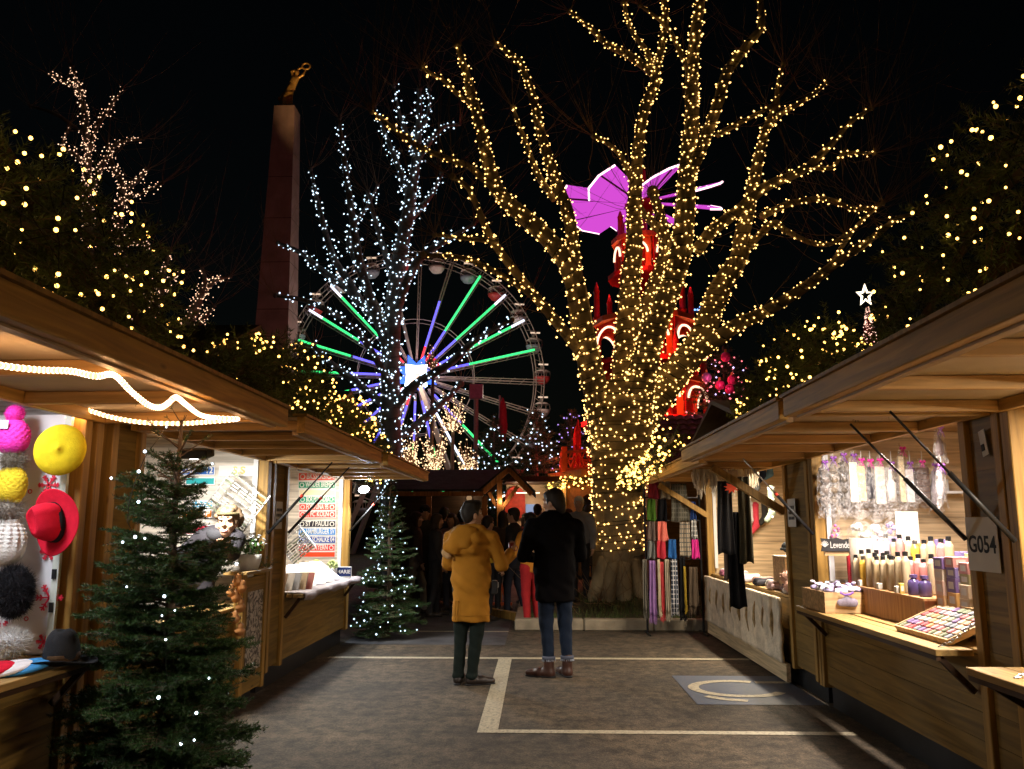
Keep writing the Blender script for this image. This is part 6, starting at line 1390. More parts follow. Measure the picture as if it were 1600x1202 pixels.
for a in ((466, 524, 745, 13, (.62, .08, .05), 'BKSSERSICA', 1, 'pale red plate reading BKSSERSICA at the top of the wall'), (466, 525, 758, 11, (.01, .22, .12), 'WERDER BREMEN', 1, 'green plate reading WERDER BREMEN'),
          (467, 525, 770, 10, (.70, .62, .42), '', 0, 'blank cream plate under the WERDER BREMEN plate'), (467, 525, 781, 11, (.01, .25, .15), "BOR.M'GLADBACH", 1, "green plate reading BOR.M'GLADBACH"),
          (467, 525, 792.5, 11, (.62, .07, .05), 'FORTUNA 95', 2, 'red plate reading FORTUNA 95'), (467, 525, 804, 11, (.60, .06, .05), '1. FC KÖLN', 2, 'red plate reading 1. FC KÖLN'),
          (466, 525, 819, 11, (.02, .02, .03), 'ST / PAULI', 2, 'black plate reading ST / PAULI'), (466, 525, 831, 11.5, (.04, .20, .55), 'HAMBURGER SV', 1, 'bright blue plate reading HAMBURGER SV'),
          (466, 525, 843.5, 11.5, (.015, .05, .28), 'FC SCHALKE 04', 1, 'dark blue plate reading FC SCHALKE 04'), (466, 524, 856, 11, (.60, .03, .03), 'FC BAYERN', 2, 'red plate reading FC BAYERN'), (468, 524, 866.5, 9, (.62, .06, .02), '', 0, 'plain orange-red plate at the bottom of the column')):
    plate(a[7], a[0], a[1], a[2], a[3], YS3, a[4], a[5], emblem=a[6])
plate('black plate half hidden at the very top of the football sign wall', 464, 500, 730, 13, YS3, (.02, .02, .02), '', emblem=0)
YS2 = 7.64
for a in ((275, 336, 736, 14, (.03, .12, .42), 'FLIAM    12', 'blue plate high behind the fir branches with white letters'), (290, 336, 752, 12, (.03, .32, .35), '', 'teal plate under the blue one behind the fir branches'), (300, 333, 788, 12, (.04, .3, .5), 'UNED', 'light blue plate in the middle behind the fir branches'),
          (278, 332, 803, 13, (.75, .22, .02), 'ON BSP', 'orange plate behind the fir branches'), (280, 332, 828, 15, (.6, .04, .08), '', 'crimson plate low behind the fir branches'), (285, 330, 848, 14, (.7, .62, .5), '', 'pale plate lowest behind the fir branches')):
    plate(a[6], a[0], a[1], a[2], a[3], YS2, a[4], a[5], emblem=0, grp='plates behind the fir')
plate('wide white plate with faint gold letters near the ceiling of the sign stall', 342, 405, 736, 17, YS2, (.8, .78, .72), 'S.S', (.75, .6, .2), 0, grp='plates behind the fir')
for k, (px, py, c_) in enumerate(((347, 789, (.70, .72, .70)), (347, 803, (.55, .72, .76)), (345, 820, (.38, .12, .22)))):
    plate(['square white card', 'square pale blue card', 'square dark pink card'][k] + ' beside the vendor', px - 7, px + 7, py, 13, YS2 - .01, c_, '', emblem=0, grp='cards beside the vendor')
# leaning rack full of stacked narrow tin signs, slanted
def sign_rack(label, c, wd, hg, ang, n, Yd):
    t = thing('sign_rack', label, 'display rack', c); M = np.array(Matrix.Rotation(ang, 3, 'Y')); m = MB(); c = np.array(c)
    for s_ in (-1, 1): m.beam(c + M @ np.array((s_ * wd / 2, 0, -hg / 2)), c + M @ np.array((s_ * wd / 2, 0, hg / 2)), .012, .012)
    m.build('frame', STEEL, t); r2 = np.random.default_rng(7)
    for col, nm in (((.7, .7, .68), 'white'), ((.16, .14, .10), 'dark'), ((.35, .42, .28), 'olive')):
        m = MB()
        for k in range(n):
            if r2.integers(3) == {'white': 0, 'dark': 1, 'olive': 2}[nm] or nm == 'white' and k % 2: 
                for col_ in range(5):
                    z_ = -hg / 2 + hg * (k + .5) / n; x_ = (col_ - 2) * wd / 5; m.cbox(c + M @ np.array((x_ + r2.normal(0, .004), -.012 - .004 * r2.random(), z_)), (wd / 5 * .86, .006, hg / n * .6), M @ np.array(Matrix.Rotation(r2.normal(0, .06), 3, 'Y')))
        m.build('name_plates', mat('tin_' + nm, tuple(.38 * q for q in col), .35, .2, var=.25, scale=30), t)['kind'] = 'stuff'
sign_rack('slanted rack of small tin name plates above the vendor', at(372, 782, 7.4), .42, .40, R_(36), 15, 7.4)
sign_rack('slanted rack of small tin plates at the near end of the football sign stall', at(462, 850, 9.3), .30, .34, R_(-40), 12, 9.3)
# half door with poster and flower pot
m = MB(); planks(m, 1, 7.02, 7.58, -2.47, .035, .12, 1.06); m.build('half_door', W_PLANK, L2)
for yy in (6.98, 7.54):
    m = MB(); m.box((-2.505, yy, .1), (-2.425, yy + .07, 1.085)); m.build('door_post', W_POST, L2, bevel=.003)
m = MB(); m.box((-2.6, 6.96, 1.087), (-2.40, 7.64, 1.115)); m.build('door_shelf', W_COUNT, L2, bevel=.003)
po = thing('poster', 'pale poster on the half door of the sign stall', 'poster', (-2.43, 7.3, .6)); pm, pn, pb, pL = mat_new('poster_print'); tc = pn.nodes.new('ShaderNodeTexCoord'); nz = pn.nodes.new('ShaderNodeTexNoise'); nz.inputs['Scale'].default_value = 9; nz.inputs['Detail'].default_value = 3; nz.inputs['Distortion'].default_value = 3.5; pL.new(tc.outputs['Object'], nz.inputs[0]); cr = pn.nodes.new('ShaderNodeValToRGB'); cr.color_ramp.elements[0].position = .46; cr.color_ramp.elements[0].color = (.08, .07, .06, 1); cr.color_ramp.elements[1].position = .54; cr.color_ramp.elements[1].color = (.55, .50, .44, 1); pL.new(nz.outputs[0], cr.inputs[0]); pL.new(cr.outputs[0], pb.inputs[0])
m = MB(); m.box((-2.434, 7.11, .28), (-2.431, 7.50, .94)); m.build('sheet', pm, po)
fp = thing('flower_pot', 'white flowering plant in a paper wrapped pot on the half door shelf', 'potted plant', (-2.50, 7.3, 1.116)); q = wloc(fp)
m = MB(); m.lathe([(.001, 0), (.075, 0), (.095, .07), (.10, .13), (.09, .13), (.08, .06)], q, 18); m.build('pot', mat('wrap_white', (.7, .68, .66), .6, bump=.8, bscale=30), fp, smooth=True)
m = MB(); n = 420; d = rng.normal(0, 1, (n, 3)); d /= np.linalg.norm(d, axis=1)[:, None]; A = q + (0, 0, .2) + d * (.12, .12, .09) * rng.uniform(.5, 1, n)[:, None]; u = rng.normal(0, 1, (n, 3)); u /= np.linalg.norm(u, axis=1)[:, None]; v_ = np.cross(d, u); V = np.stack([A - u * .012, A + v_ * .008, A + u * .018, A - v_ * .008], 1).reshape(-1, 3); m.raw(V, None, np.arange(4 * n).reshape(-1, 4)); m.build('leaves', mat('leaf_green', (.05, .13, .03), .5, island=.4), fp)
m = MB()
for k in range(60): d = rng.normal(0, 1, 3); d[2] = abs(d[2]); d /= np.linalg.norm(d); m.ball(q + (0, 0, .21) + d * (.13, .13, .10), .011, 6, 4, (1, 1, .6))
m.build('flowers', WHITE, fp)
t = thing('evergreen_sprig', 'dry evergreen sprig lying on the half door shelf beside the flowers', 'sprig', (-2.46, 7.55, 1.118)); q = wloc(t); m = MB(); A = q + rng.normal(0, .03, (14, 3)) * (1, 1.6, 0) + (0, 0, .012); B = A + rng.normal(0, .05, (14, 3)) + (0, .02, .06); needles(m, A, B, 320, .02, .003); m.build('needles', NEEDLE2, t); m = MB(); m.tube([q + (0, -.05, .012), q + (0, .06, .02)], .005, 5); m.build('stem', FIRWOOD, t)
# carved wooden ornaments hanging beside the half door
for k in range(7):
    px, py = ((371, 908), (378, 918), (369, 933), (376, 948), (368, 966), (375, 985), (362, 925))[k]; q = at(px, py, 6.85); t = thing('wooden_ornament', ['turned wooden ornament hanging highest by the half door', 'turned wooden ornament nearest the half door top', 'round wooden ornament third from the top by the half door', 'round wooden ornament in the middle of the hanging column', 'small wooden ornament below the middle of the hanging column', 'lowest turned wooden ornament by the half door', 'wooden ornament on the fir side of the hanging column'][k], 'ornament', q, 0, 'wooden ornaments beside the half door')
    m = MB(); m.lathe([(.001, -.05), (.03, -.035), (.045, 0), (.02, .025), (.028, .045), (.001, .065)], q, 10); m.build('figure', mat('carved_wood', (.45, .2, .07), .45, var=.3), t, smooth=True)
    m = MB(); m.tube([q + (0, 0, .065), q + (0, 0, .12)], .002, 4); m.build('cord', WIRE, t)
# counter of the football stall: cloth, slanted plates, small goods, blue name plate
ct = thing('counter_cloth', 'white cloth spread over the football stall counter', 'cloth', (-2.5, 9.6, .83)); m = MB(); ny = 40; ys = np.linspace(8.32, 10.95, ny); prof = [(-2.95, .842), (-2.6, .844), (-2.32, .842), (-2.285, .835), (-2.275, .80), (-2.28, .772)]
V = np.array([[(x_ + .008 * math.sin(y_ * 9 + z_ * 40), y_, z_ + (.006 * math.sin(y_ * 13) + .012 * math.sin(y_ * 5) if z_ < .8 else .002 * math.sin(y_ * 21 + x_ * 9))) for x_, z_ in prof] for y_ in ys]).reshape(-1, 3); K = len(prof); i, j = np.meshgrid(np.arange(ny - 1), np.arange(K - 1), indexing='ij'); k = (i * K + j).ravel(); m.raw(V, None, np.stack([k, k + 1, k + K + 1, k + K], 1)); o = m.build('sheet', mat('cloth_offwhite', (.32, .28, .30), .8, bump=.4, bscale=20), ct, smooth=True); so_ = o.modifiers.new('thick', 'SOLIDIFY'); so_.thickness = .006
for k, (px0, py0, px1, py1, c_, s_) in enumerate(((462, 884, 505, 905, (.72, .72, .70), (.03, .05, .30)), (476, 878, 520, 902, (.74, .73, .70), (.03, .05, .30)), (492, 876, 536, 898, (.72, .68, .55), (.6, .45, .05)), (505, 874, 538, 893, (.74, .74, .74), (.03, .06, .35)))):
    a = at(px0, py0, 10.3 - .15 * (3 - k)); b = at(px1, py1, 9.3 + .15 * k); a[2] = 1.05; b[2] = .86; a[0] = -2.82 + .02 * k; b[0] = -2.40; a[1] = 9.3 + .38 * k; b[1] = 8.95 + .38 * k
    t = thing('tin_sign', ['white plate with a blue stripe lying nearest on the slanted counter', 'second white plate with a blue stripe lying on the slanted counter', 'cream plate with a yellow stripe lying on the slanted counter', 'white and blue plate lying farthest on the slanted counter'][k], 'sign', (a + b) / 2, 0, 'plates lying on the counter')
    m = MB(); m.beam(a, b, .16, .006); m.build('plate_face', mat('plate_pale_%d' % k, c_, .4), t); d_ = np.array((0, .055, .004)); m = MB(); m.beam(a + d_, b + d_, .025, .006); m.build('stripe', mat('stripe_%d' % k, s_, .4), t)
q = at(538, 886, 10.55); q[0] = -2.42; q[2] = .92; t = thing('name_plate', 'small dark blue plate reading MARIE at the counter end', 'sign', q); m = MB(); m.cbox(q, (.20, .006, .125)); m.build('border', mat('enamel_white', (.6, .62, .66), .4), t, bevel=.02); m = MB(); m.cbox(q - (0, .0042, 0), (.185, .003, .11)); m.build('plate_face', mat('enamel_navy', (.012, .03, .13), .35), t, bevel=.015); text('MARIE', .062, q - (0, .0065, 0), RX90, WHITE, t, bold=.001); m = MB(); m.box(q + (-.08, .004, -.085), q + (.08, .07, -.066)); m.build('foot', WHITE, t)
for k, (px, py, c_, nm) in enumerate(((496, 874, (.55, .55, .06), 'small yellow flower posy on the football stall counter'), (512, 880, (.4, .5, .2), 'small green and yellow posy on the football stall counter'))):
    q = at(px, py, 10.5); q[0] = -2.75 + .2 * k; q[2] = 1.0; t = thing('flower_posy', nm, 'flowers', q); m = MB()
    for _ in range(40): d = rng.normal(0, 1, 3); d /= np.linalg.norm(d); m.ball(q + d * .055, .018, 6, 4)
    m.build('blossoms', mat('posy_%d' % k, c_, .6, island=.4), t); m = MB(); m.lathe([(.001, -.16), (.05, -.16), (.06, -.04), (.05, -.03)], q, 12); m.build('pot', WHITE, t)
for k in range(5):
    q = np.array((-2.62 + .05 * k, 8.55 + .07 * k, .88)); t = thing('picture_book', ['brown book leaning nearest at the counter corner', 'pale book leaning second from the counter corner', 'grey book leaning in the middle of the leaning books', 'tan book leaning behind the grey one', 'dull red book leaning last of the leaning books'][k], 'book', q, 0, 'books leaning on the counter'); M = np.array(Matrix.Rotation(R_(-35), 3, 'X')); m = MB(); m.cbox(q + (0, 0, .04), (.16, .018, .20), M); m.build('cover', mat('book_%d' % k, [(.25, .15, .08), (.6, .55, .5), (.3, .3, .32), (.42, .3, .18), (.35, .1, .08)][k], .6), t)
    m = MB(); m.cbox(q + (.003, 0, .043), (.158, .012, .19), M); m.build('pages', PAPER, t)
# number sheets on the posts (too small to read)
def sheet(label, lo, hi, faces, words=None, size=.1, bars=0):
    lo, hi = np.array(lo, float), np.array(hi, float); c = (lo + hi) / 2; t = thing('number_sheet', label, 'sign', c, 0, 'paper sheets on the posts'); m = MB(); m.box(lo, hi); m.build('paper', PAPER, t)
    x_ = lo[0] - .0015 if faces < 0 else hi[0] + .0015; ro = (math.pi / 2, 0, -math.pi / 2 if faces < 0 else math.pi / 2)
    if words: text(words, size, (x_, c[1] - .0, c[2] - .005), ro, INK, t, bold=.0022, extrude=.0006)
    for k in range(bars):
        for q in range(4): m = MB(); yy = c[1] + (q - 1.5) * .045; z_ = c[2] + (.05 - .05 * k); m.box((x_ - .0004, yy - .017, z_ - .014), (x_ + .0004, yy + .017, z_ + .014)); m.build('print_mark', INK, t)
    return t
gs = sheet('white paper sheet reading G054 on the plank post of the cosmetics stall', (2.362, 4.42, 1.255), (2.365, 4.735, 1.54), -1, 'G054', .125)
sheet('small paper sheet on the post of the scarf stall', (2.383, 7.86, 1.48), (2.386, 8.10, 1.74), -1, bars=3)
sheet('small paper sheet on the plank post between the two sign stalls', (-2.497, 7.95, 1.46), (-2.494, 8.16, 1.72), 1, bars=3)
t = thing('power_label', 'white tag hanging under the strut on the plank post', 'label', (2.36, 4.52, 1.95)); m = MB(); m.cbox((2.378, 4.50, 1.93), (.003, .06, .14), np.array(Matrix.Rotation(R_(-12), 3, 'X'))); m.build('card', PAPER, t); m = MB(); m.cbox((2.375, 4.505, 1.905), (.003, .03, .035), np.array(Matrix.Rotation(R_(-12), 3, 'X'))); m.build('print_mark', INK, t)

# ------------------------------------------------------------------ cosmetics stall
CT = .832
bx = thing('display_step', 'long wooden display step under the lotion bottles', 'display box', (2.72, 6.3, CT)); m = MB()
for a, b in ((5.62, 6.10), (6.103, 6.58), (6.583, 7.06)): m.box((2.50, a, CT), (2.518, b, 1.012))
m.box((2.518, 5.62, CT), (2.98, 5.638, 1.012)); m.box((2.518, 7.04, CT), (2.98, 7.058, 1.012)); m.build('sides', wood('step_wood', (.34, .18, .08), 2), bx); m = MB(); m.box((2.485, 5.60, 1.014), (3.0, 7.08, 1.03)); m.build('top', wood('step_top_wood', (.45, .25, .11), 1), bx)
m = MB(); m.box((2.735, 5.66, 1.032), (2.98, 7.04, 1.14)); m.build('back_tier', wood('step_top_wood', (.45, .25, .11), 1), bx, bevel=.003)
def bottle_proto(name, label, prof, col, capc, laby=True, r=.02, h=.13, labc=(.75, .72, .65)):
    t = thing(name, label, 'bottle', (0, 0, -50), 0, 'bottles on the display step'); m = MB(); m.lathe(prof, (0, 0, 0), 14); m.build('bottle_body', mat('lotion_%d_%d_%d' % tuple(int(v * 100) for v in col), col, .25, var=.05, spec=.5), t, smooth=True, local=True)
    z0 = prof[-1][1]; m = MB(); m.lathe([(.001, z0 - .001), (r * .64, z0 - .001), (r * .64, z0 + .018), (.001, z0 + .020)], (0, 0, 0), 12); m.build('bottle_cap', capc, t, local=True)
    if laby: m = MB(); m.lathe([(r * 1.015, h * .2), (r * 1.02, h * .205), (r * 1.02, h * .62), (r * 1.015, h * .625)], (0, 0, 0), 14); lb = m.build('bottle_label', mat('label_%d' % int(labc[0] * 100), labc, .5), t, smooth=True, local=True)
    return t
def bp_(r, h): return [(.001, 0), (r * .92, 0), (r, .006), (r, h * .83), (r * .95, h * .89), (r * .62, h * .94), (r * .56, h)]
cream = (.50, .40, .26)
protos = {'cream': bottle_proto('lotion_bottle', 'x', bp_(.022, .15), cream, BLACK, labc=(.62, .56, .47)), 'tan': bottle_proto('lotion_bottle', 'x', bp_(.022, .145), (.55, .42, .24), BLACK, labc=(.6, .5, .4)), 'pink': bottle_proto('lotion_bottle', 'x', bp_(.024, .15), (.60, .24, .22), BLACK, labc=(.8, .6, .55)), 'gold': bottle_proto('lotion_bottle', 'x', bp_(.024, .13), (.65, .40, .06), STEEL, labc=(.7, .6, .3)),
          'red': bottle_proto('lotion_bottle', 'x', bp_(.024, .155), (.35, .02, .03), FELT('maroon', (.2, .01, .02)), labc=(.75, .62, .40)), 'violet': bottle_proto('lotion_jar', 'x', [(.001, 0), (.034, 0), (.037, .008), (.037, .07), (.03, .088), (.016, .098), (.016, .105)], (.07, .05, .15), mat('cap_violet', (.10, .07, .2), .4), labc=(.35, .30, .5), r=.036, h=.1)}
used = set(); order = ['leftmost', 'second', 'third', 'fourth', 'fifth', 'sixth', 'seventh', 'eighth', 'ninth', 'tenth', 'eleventh', 'twelfth', 'thirteenth', 'fourteenth']
def put(kind, x, y, z, label):
    p = protos[kind]
    s_ = 1.1 if kind == 'violet' else rng.uniform(1.35, 1.75)
    if kind not in used: used.add(kind); p.location = (x, y, z); p['label'] = label; p.scale = (s_ if kind == 'violet' else 1.35,) * 2 + (s_,); return p
    return dup(p, (x, y, z), rng.uniform(0, 6.28), label, scale=(s_ if kind == 'violet' else 1.35,) * 2 + (s_,))
front = ['red', 'cream', 'cream', 'gold', 'cream', 'cream', 'tan', 'cream', 'tan', 'cream', 'cream', 'cream']
for k, kd in enumerate(front):
    put(kd, 2.54 + .012 * (k % 3), 6.98 - .088 * k, 1.031, f'{order[k]} bottle from the chalkboard in the front row of the display step, {dict(red="dark red",cream="cream",gold="golden",tan="tan")[kd]}')
for k, kd in enumerate(['cream', 'gold', 'cream', 'tan', 'cream', 'cream', 'gold', 'cream', 'pink', 'pink', 'pink', 'cream']):
    put(kd, 2.66 + .01 * (k % 2), 6.95 - .10 * k, 1.033 + .0, f'{order[k]} bottle from the chalkboard in the second row of the display step, {dict(pink="pink",cream="cream",gold="golden",tan="tan")[kd]}')
for k, kd in enumerate(['cream', 'cream', 'pink', 'cream', 'gold', 'cream', 'cream', 'pink', 'cream']):
    put(kd, 2.80 + .01 * (k % 2), 6.9 - .13 * k, 1.142, f'{order[k]} bottle from the chalkboard in the third row of the display step, {dict(pink="pink",cream="cream",gold="golden",tan="tan")[kd]}')
put('violet', 2.545, 5.86, 1.031, 'dark violet jar at the corner of the display step, the left one of two'); put('violet', 2.56, 5.73, 1.031, 'dark violet jar at the corner of the display step, the right one of two')
def box_thing(name, label, c, s, col, cat='box', grp=None, lab=None, rz=0):
    t = thing(name, label, cat, c, rz, grp); m = MB(); m.cbox((0, 0, s[2] / 2), s); m.build('carton', mat('carton_%d_%d_%d' % tuple(int(v * 100) for v in col), col, .45, var=.08), t, local=True, bevel=.002)
    m = MB(); m.cbox((-s[0] / 2 - .0006, 0, s[2] * .5), (.0008, s[1] * .6, s[2] * .5)); m.cbox((0, -s[1] / 2 - .0006, s[2] * .5), (s[0] * .6, .0008, s[2] * .5)); m.build('wrapper_label', mat('lab_pale', lab or (.7, .66, .6), .5), t, local=True); return t
for k, (dy, s_) in enumerate(((6.72, .045), (6.36, .04), (6.05, .045), (5.98, .03))): box_thing('soap_box', ['small white carton before the cream bottles, nearest the chalkboard', 'small white carton before the middle bottles', 'small white carton before the tan bottles', 'small golden carton before the last bottles'][k], (2.51, dy, 1.031), (.03, s_, .045 if k < 3 else .07), (.72, .70, .64) if k < 3 else (.65, .45, .1), grp='small cartons on the display step')
stk = []; cs = [(.72, .45, .22), (.70, .50, .40), (.22, .18, .40), (.40, .38, .20), (.70, .42, .14), (.72, .62, .50), (.18, .12, .30), (.62, .30, .28), (.66, .52, .36)]
nmc = ['tan', 'peach', 'violet', 'olive', 'orange', 'cream', 'purple', 'rose', 'sand']; r2 = np.random.default_rng(3); cnt = {}
for col_, (x0, y0) in enumerate(((2.62, 5.55), (2.64, 5.435), (2.66, 5.32), (2.68, 5.205), (2.72, 5.09))):
    z_ = CT
    for k in range(6):
        i = int(r2.integers(9)); h_ = r2.uniform(.06, .10); lv = ['bottom', 'second', 'third', 'fourth', 'fifth', 'top'][k]; co = ['nearest the bottles', 'second from the bottles', 'in the middle', 'second from the plank post', 'nearest the plank post'][col_]
        box_thing('soap_bar', f'{nmc[i]} soap block, {lv} in the stack {co}', (x0 + r2.normal(0, .004), y0 + r2.normal(0, .003), z_), (.10, .108, h_), cs[i], cat='soap', grp='soap blocks stacked on the counter', rz=r2.normal(0, .03)); z_ += h_ + .0008
for k in range(9):
    i = int(r2.integers(9)); box_thing('gift_carton', f'{nmc[i]} gift carton on the back tier, {order[k]} from the chalkboard', (2.93, 6.93 - .14 * k, 1.142), (.07, .09, r2.uniform(.14, .26)), tuple(np.clip(np.array(cs[i]) * .9, 0, 1)), grp='gift cartons on the back tier')
for k in range(5):
    q = np.array((2.60, 6.9 - .27 * k, 1.031)); t = thing('cream_jar', f'flat round cream jar between the bottle rows, {order[k]} from the chalkboard', 'jar', q, 0, 'cream jars between the bottles'); m = MB(); m.lathe([(.001, 0), (.03, 0), (.033, .006), (.033, .034), (.001, .036)], q, 16); m.build('jar_body', mat('jar_glass', (.6, .5, .42), .25), t, smooth=True); m = MB(); m.lathe([(.001, .0365), (.034, .0365), (.034, .056), (.001, .058)], q, 16); m.build('lid', BLACK if k % 2 else STEEL, t)
# tilted tray of little soaps
tr = thing('soap_tray', 'sloping wooden tray full of little wrapped soaps', 'tray', (2.45, 5.2, CT)); Mt = np.array(Matrix.Rotation(R_(-24), 3, 'Y')); oc = np.array((2.315, 4.92, CT + .012))
m = MB(); m.cbox(oc + Mt @ np.array((.16, .33, 0)), (.34, .68, .012), Mt); m.build('tray_base', W_LIGHT, tr); m = MB()
for a, s_ in (((-.012, .33, .012), (.012, .70, .035)), ((.332, .33, .012), (.012, .70, .035)), ((.16, -.016, .012), (.34, .012, .035)), ((.16, .676, .012), (.34, .012, .035))): m.cbox(oc + Mt @ np.array(a), s_, Mt)
m.build('tray_rim', W_LIGHT, tr)
sc_ = [('red', (.24, .02, .025)), ('orange', (.34, .13, .035)), ('grey', (.11, .12, .14)), ('cream', (.40, .30, .19)), ('green', (.09, .11, .05)), ('violet', (.10, .05, .15)), ('pink', (.36, .12, .13))]; pr = {}
for i in range(6):
    for j in range(10):
        nm, c_ = sc_[int(r2.integers(7))]; loc = oc + Mt @ np.array((.022 + .053 * i, .036 + .066 * j, .0065))
        if nm not in pr:
            t = thing('wrapped_soap', f'little {nm} wrapped soap lying in the sloping tray', 'soap', loc, 0, f'little {nm} soaps in the sloping tray'); m = MB(); m.cbox((0, 0, .012), (.044, .054, .022)); m.build('soap_block', mat('soap_' + nm, c_, .35, var=.15), t, local=True, bevel=.004); m = MB(); m.cbox((0, 0, .0125), (.0445, .018, .0232)); m.build('paper_band', mat('band_' + nm, tuple(np.clip(np.array(c_) * 1.5 + .1, 0, 1)), .5), t, local=True); t.rotation_euler = (0, R_(-24), 0); pr[nm] = t
        else: dup(pr[nm], loc, rot=(0, R_(-24), float(r2.normal(0, .08))))
for k in range(6):
    q = np.array((2.60 + .03 * (k % 2), 4.86 + .0 * k, CT + .15 + .028 * (k // 2))) + (0, .05 * (k % 3), 0); t = thing('coral_soap', 'coral pink ribbed soap heaped behind the sloping tray', 'soap', q, 0, 'coral soaps behind the tray'); m = MB(); m.lathe([(.001, -.02), (.02, -.018), (.024, -.006), (.02, 0), (.024, .006), (.02, .018), (.001, .02)], q, 12); m.build('soap_body', mat('soap_coral', (.7, .16, .10), .4), t, smooth=True); m = MB(); m.tube([q + (.0245 * math.cos(a), .0245 * math.sin(a), 0) for a in np.linspace(0, 6.28, 13)], .002, 4); m.build('twine', PAPER, t)
t = thing('coral_stand', 'small wooden block under the coral soaps', 'block', (2.62, 4.9, CT)); m = MB(); m.box((2.57, 4.80, CT), (2.70, 5.0, CT + .125)); m.build('block', W_LIGHT, t, bevel=.004); m = MB(); m.box((2.565, 4.795, CT + .125), (2.705, 5.005, CT + .129)); m.build('cloth_cover', PAPER, t)
# crate of lavender sachets
cr_ = thing('wooden_crate', 'pale wooden crate of lavender sachets on the counter end', 'crate', (2.36, 6.92, CT)); m = MB(); z1 = CT + .155
m.box((2.20, 6.64, CT + .001), (2.52, 7.20, CT + .014)); m.build('crate_base', W_LIGHT, cr_); m = MB(); m.box((2.20, 6.64, CT + .015), (2.213, 7.20, z1)); m.build('side_board', W_LIGHT, cr_); m = MB(); m.box((2.507, 6.64, CT + .015), (2.52, 7.20, z1)); m.build('side_board', W_LIGHT, cr_); m = MB(); m.box((2.214, 6.64, CT + .015), (2.506, 6.653, z1)); m.build('end_board', W_LIGHT, cr_); m = MB(); m.box((2.214, 7.187, CT + .015), (2.506, 7.20, z1)); m.build('end_board', W_LIGHT, cr_)
SAT = [mat('sachet_lilac', (.42, .38, .62), .5, var=.5, scale=40), mat('sachet_white', (.72, .70, .74), .4, var=.25, scale=40)]
for k in range(14):
    q = np.array((2.25 + .055 * (k % 5), 6.70 + .15 * (k // 5) + r2.uniform(-.02, .02), CT + .15 + r2.uniform(0, .03))); c_ = ['lilac', 'white'][k % 2]; t = thing('lavender_sachet', f'{c_} lavender sachet heaped in the pale crate', 'sachet', q, r2.uniform(0, 6), f'{c_} lavender sachets in the crate')
    s = SDF(); s.ell((0, 0, 0), (.05, .036, .026), .01).cap((.03, 0, .01), (.062, 0, .03), .014, .008, .015).ell((.078, 0, .038), (.02, .024, .012), .008); s.build('pouch', SAT[k % 2], t, .0065); m = MB(); m.tube([(.062 + .001, .011 * math.cos(a), .03 + .011 * math.sin(a)) for a in np.linspace(0, 6.28, 9)], .003, 4); m.build('ribbon', mat('ribbon_violet', (.2, .1, .4), .4), t, local=True)
t = thing('gift_tag', 'dark grey sachet with a violet ribbon hanging on the crate front', 'sachet', (2.36, 6.63, CT + .08)); s = SDF(); s.cap((-.05, -.012, .0), (.05, -.012, -.0), .028, .034, .02, ((0, 1, 0), .4)).cap((0, -.012, .02), (0, -.012, .055), .026, .012, .02, ((0, 1, 0), .5)); s.build('pouch', mat('sachet_grey', (.20, .18, .24), .5, var=.3, scale=40), t, .006); m = MB(); m.tube([(-.05, -.02, .075), (-.02, -.02, .06), (.02, -.02, .062), (.05, -.02, .078)], .008, 6); m.build('ribbon', mat('ribbon_violet', (.2, .1, .4), .4), t, local=True)
t = thing('magenta_bag', 'magenta paper bag between the crate and the display step', 'bag', (2.50, 7.12, CT)); m = MB(); m.box((2.535, 7.09, CT), (2.60, 7.16, CT + .16)); m.build('bag_body', mat('magenta_paper', (.5, .02, .18), .5), t, bevel=.006); m = MB(); m.tube([(2.55, 7.088, CT + .15), (2.56, 7.08, CT + .2), (2.58, 7.08, CT + .2), (2.59, 7.088, CT + .15)], .002, 4); m.build('handle', WHITE, t)
t = thing('tin_bucket', 'pale zinc bucket with leaf marks behind the crate', 'bucket', (2.42, 7.24, CT)); q = wloc(t) + (.12, .0, 0); m = MB(); m.lathe([(.001, 0), (.085, 0), (.115, .20), (.122, .205), (.11, .205), (.08, .02)], q, 22); m.build('bucket_body', mat('zinc_pale', (.62, .62, .66), .4, .2, var=.1), t, smooth=True); m = MB()
for k in range(6): a = -2.6 + k * .5; d = np.array((math.cos(a), math.sin(a), 0)); m.tube([q + d * .098 + (0, 0, .05), q + d * .104 + (0, 0, .09), q + d * .115 + (0, 0, .14)], [.002, .008, .002], 5)
m.build('leaf_marks', mat('leaf_dark', (.04, .05, .05), .6), t)
t = thing('chalkboard', 'wavy black chalkboard reading Levendes above the bucket', 'sign', at(1308, 851, 6.95)); q = wloc(t); pts_ = [(-.13, -.055), (.10, -.055), (.13, -.04), (.12, 0), (.15, .02), (.12, .05), (.05, .04), (0, .055), (-.06, .045), (-.13, .05), (-.115, 0)]; m = MB(); m.extrude(pts_, q, (1, 0, 0), (0, 0, 1), (0, 1, 0), .012); m.build('slate', mat('slate_black', (.02, .02, .022), .8, var=.2), t)
text('Levendes', .075, q + (.03, -.0015, -.005), RX90, mat('chalk', (.62, .6, .58), .9), t, bold=-.0005, extrude=.0006, sx=.62)
m = MB()
for k in range(7): a = R_(30 + 20 * k); m.beam(q + (-.10, -.002, -.02), q + (-.10 + .035 * math.cos(a), -.002, -.02 + .05 * math.sin(a)), .004, .001, up=(0, 1, 0))
m.build('chalk_flower', mat('chalk', (.62, .6, .58), .9), t); m = MB(); m.box(q + (-.10, .013, -.09), q + (.10, .03, -.03)); m.build('back_rest', W_LIGHT, t)
